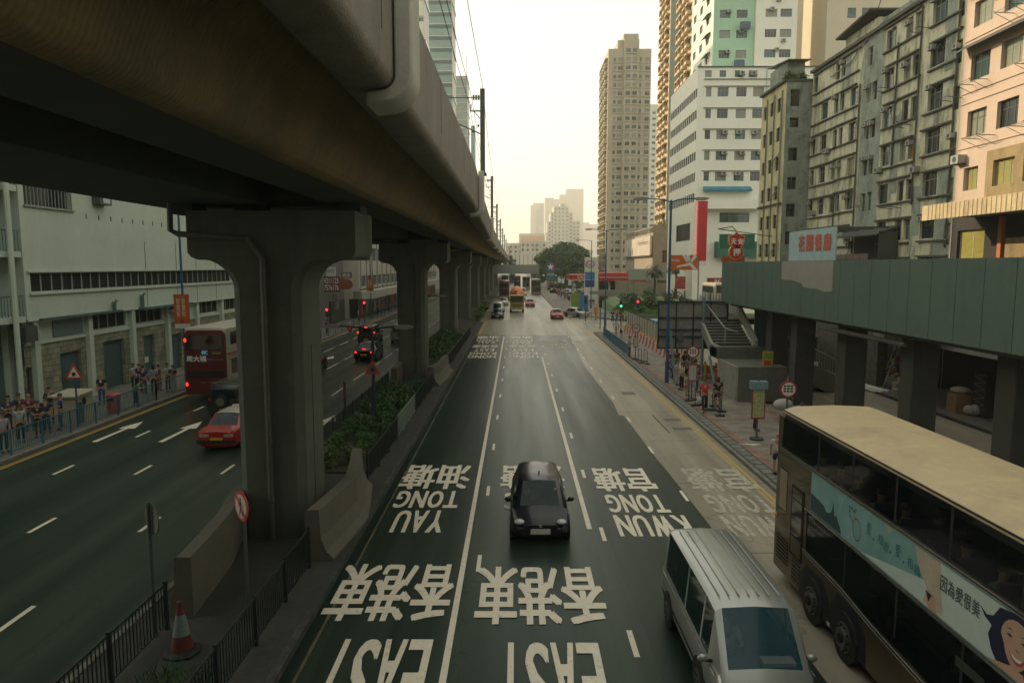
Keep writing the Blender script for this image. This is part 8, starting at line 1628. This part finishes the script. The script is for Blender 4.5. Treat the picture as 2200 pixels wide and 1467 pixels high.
# grass slope
def slope(x, y): return (.85 + (min(y, 104) - 99.3) * .17 + max(0, min(y, 114) - 104) * .05) * min(1, max(0.0, (x - 15.3) / 2.5)) ** .5
g = MB(); xs = [15.3 + k * .8 for k in range(32)]; ys = [99.3 + k * 1.1 for k in range(30)]
g.add([(x, y, slope(x, y)) for x in xs for y in ys], [(i * 30 + j, (i + 1) * 30 + j, (i + 1) * 30 + j + 1, i * 30 + j + 1) for i in range(31) for j in range(29)], GR); g.build('grass_slope_ground', None, (0, 0, 0)); tag(bpy.data.objects['grass_slope_ground'], kind='structure')
g = MB()
for _ in range(9000):
    x = pr.uniform(15.6, 28); y = 99.4 + pr.random() ** 1.3 * 14; z = slope(x, y) - .02; h = pr.uniform(.08, .25); a = pr.uniform(0, 3.1); w2 = .05
    g.quad((x - math.cos(a) * w2, y - math.sin(a) * w2, z), (x + math.cos(a) * w2, y + math.sin(a) * w2, z), (x + .04, y, z + h), (x - .04, y, z + h), GR)
o = g.build('grass', None, (0, 0, 0)); tag(o, 'bright green grass growing on the slope behind the retaining wall', 'grass', kind='stuff')
def shrub(lab, x, y, z, rx, ry, h, n, s, m, grp=None, k=7, name='shrub'):
    g = MB()
    for _ in range(k): leaves(g, (x + pr.uniform(-.6, .6) * rx, y + pr.uniform(-.6, .6) * ry, z + h * pr.uniform(.35, .7)), (rx * .5, ry * .5, h * .42), n // k, s, m, .2)
    for _ in range(5): g.tube([(x + pr.uniform(-.3, .3) * rx, y + pr.uniform(-.3, .3) * ry, z), (x + pr.uniform(-.6, .6) * rx, y + pr.uniform(-.6, .6) * ry, z + h * .6)], .015, BK, 3)
    return single(g, name, lab, 'shrub', (x, y, z), grp)
sh_l = ['low shrub at the lip of the grass slope', 'shrub on the slope beside the palms', 'leafy bush on the slope before the white block']
spots = ((16.8, 105, 1.5, 1.3, LY), (18.0, 106, 1.5, 2.2, LP), (19.4, 104, 1.5, 2.4, LY), (21.5, 102.5, 1.7, 1.8, LY), (24, 102, 1.7, 2.0, LS), (26.2, 101.5, 1.6, 1.7, LY), (17.8, 101.5, 1.0, .8, LY), (17.5, 110, 1.8, 2.0, LS), (20.5, 108, 1.9, 2.6, LS), (23.2, 106, 2.0, 2.6, LY), (26, 106, 2.0, 2.8, LS), (28.5, 104, 2.0, 2.6, LY))
sl_ = ['small light bush on the left of the slope', 'spiky bush left of the palms', 'light leafy bush under the left palm', 'bright bush between the palms', 'dark bush under the right palm', 'light bush right of the palms', 'low bright bush close to the retaining wall', 'dark bush at the top left of the slope', 'tall dark bush behind the left palm', 'tall bright bush between the palms at the back', 'tall dark bush behind the right palm', 'tall light bush at the right end of the slope']
for (x, y, r, h, m), lb in zip(spots, sl_): shrub(lb, x, y, slope(x, y) - .05, r, r, h, 420, .17, m)
# central reservation planting
ml = random.Random(4)
pos = [(-7.3, 26.2, LY, .5, 1.0), (-6.5, 27.0, LY, .55, .95), (-7.5, 28.4, LY, .5, .9), (-6.3, 28.6, LS, .6, .95), (-7.1, 30.2, LS, .65, 1.0), (-6.1, 30.8, LS, .55, .8), (-7.3, 32.3, LS, .6, .85), (-6.2, 33.0, LS, .7, .95), (-7.3, 34.6, LS, .75, 1.05), (-6.2, 35.6, LS, .75, 1.05), (-7.2, 37.2, LS, .8, 1.1), (-6.2, 38.2, LS, .8, 1.15), (-7.2, 39.8, LS, .8, 1.1), (-6.3, 41.2, LS, .8, .9), (-7.0, 43, LS, .6, .6)]
for i, (x, y, m, r, h) in enumerate(pos):
    shrub(('light leafy shrub nearest the barrier' if m is LY else 'dark green shrub') + [' on the left', ' on the right', ' at the bed edge', ' by the railing', ' left of the lamp standard', ' right of the lamp standard', ' behind the marker post', ' just past the lamp standard', ' midway, left side', ' midway, right side', ' beyond the middle, left side', ' beyond the middle, right side', ' towards the second pier, left side', ' towards the second pier, right side', ' at the foot of the second pier'][i] + ' of the planting bed'[:0], x, y, .15, r * 1.1, r * 1.2, h, 620 if y < 36 else 480, .075 if y < 31 else .085, m, 'shrubs in the central planting bed')
for i, (x, y) in enumerate(((-7.3, 54), (-6.2, 56), (-7.2, 59), (-6.3, 62), (-7.1, 66), (-6.3, 70), (-7, 74))): shrub(['bushy green shrub just beyond the second pier', 'second shrub beyond the second pier', 'third shrub beyond the second pier', 'fourth shrub beyond the second pier', 'fifth shrub beyond the second pier', 'sixth shrub beyond the second pier', 'shrub before the third pier'][i], x, y, .15, 1.1, 1.6, 1.15, 400, .13, LS, 'shrubs beyond the second pier')
g = MB()
for _ in range(260):
    x = ml.uniform(-7.1, -5.6); y = ml.uniform(11.2, 12.7); a = ml.uniform(0, 6.28); h = ml.uniform(.15, .42); dx, dy = math.cos(a) * h * .5, math.sin(a) * h * .5; g.add([(x - .012, y, .13), (x + .012, y, .13), (x + dx + .004, y + dy, .13 + h)], [(0, 1, 2)], LS)
tag(g.build('weeds', None, (0, 0, 0)), 'tufts of weeds growing beside the traffic cone', 'weeds', kind='stuff')
for i, (x, y) in enumerate(((-4.4, 100), (-4.6, 110), (-4.5, 121), (-4.7, 133))): shrub(['low roadside shrub at the start of the far pier row', 'second low roadside shrub along the far piers', 'third low roadside shrub along the far piers', 'fourth low roadside shrub along the far piers'][i], x - 1.2, y, .1, .9, 2.5, 1.0, 260, .2, LY, 'roadside shrubs by the far piers')
shrub('bright green plants growing on the roof of the narrow grey tenement', 26, 67.3, 24.7, 1.2, .8, 1.1, 500, .14, LY, name='roof_plants'); shrub('potted palms on the flat roof of the old tenement', 29, 50, 25.4, 1.6, 3.5, 2.6, 500, .25, LP, name='roof_plants')
shrub('hanging terrace plants along the podium parapet', 31, 150, 14.8, 2.5, 2, 2.2, 500, .25, LF, name='terrace_plants')
# ------------------------------------------------------------------ haze
hm_ = bpy.data.materials.new('haze'); hm_.use_nodes = True; n = hm_.node_tree.nodes; l = hm_.node_tree.links; n.remove(n['Principled BSDF'])
pv = n.new('ShaderNodeVolumePrincipled'); pv.inputs['Color'].default_value = (1.0, .95, .84, 1); pv.inputs['Density'].default_value = HAZE_D; pv.inputs['Anisotropy'].default_value = .2
l.new(pv.outputs[0], n['Material Output'].inputs['Volume'])
g = MB(); g.box(-560, 1500, -260, 4800, -2, 300, hm_); tag(g.build('haze', None, (0, 0, 0)), kind='stuff')
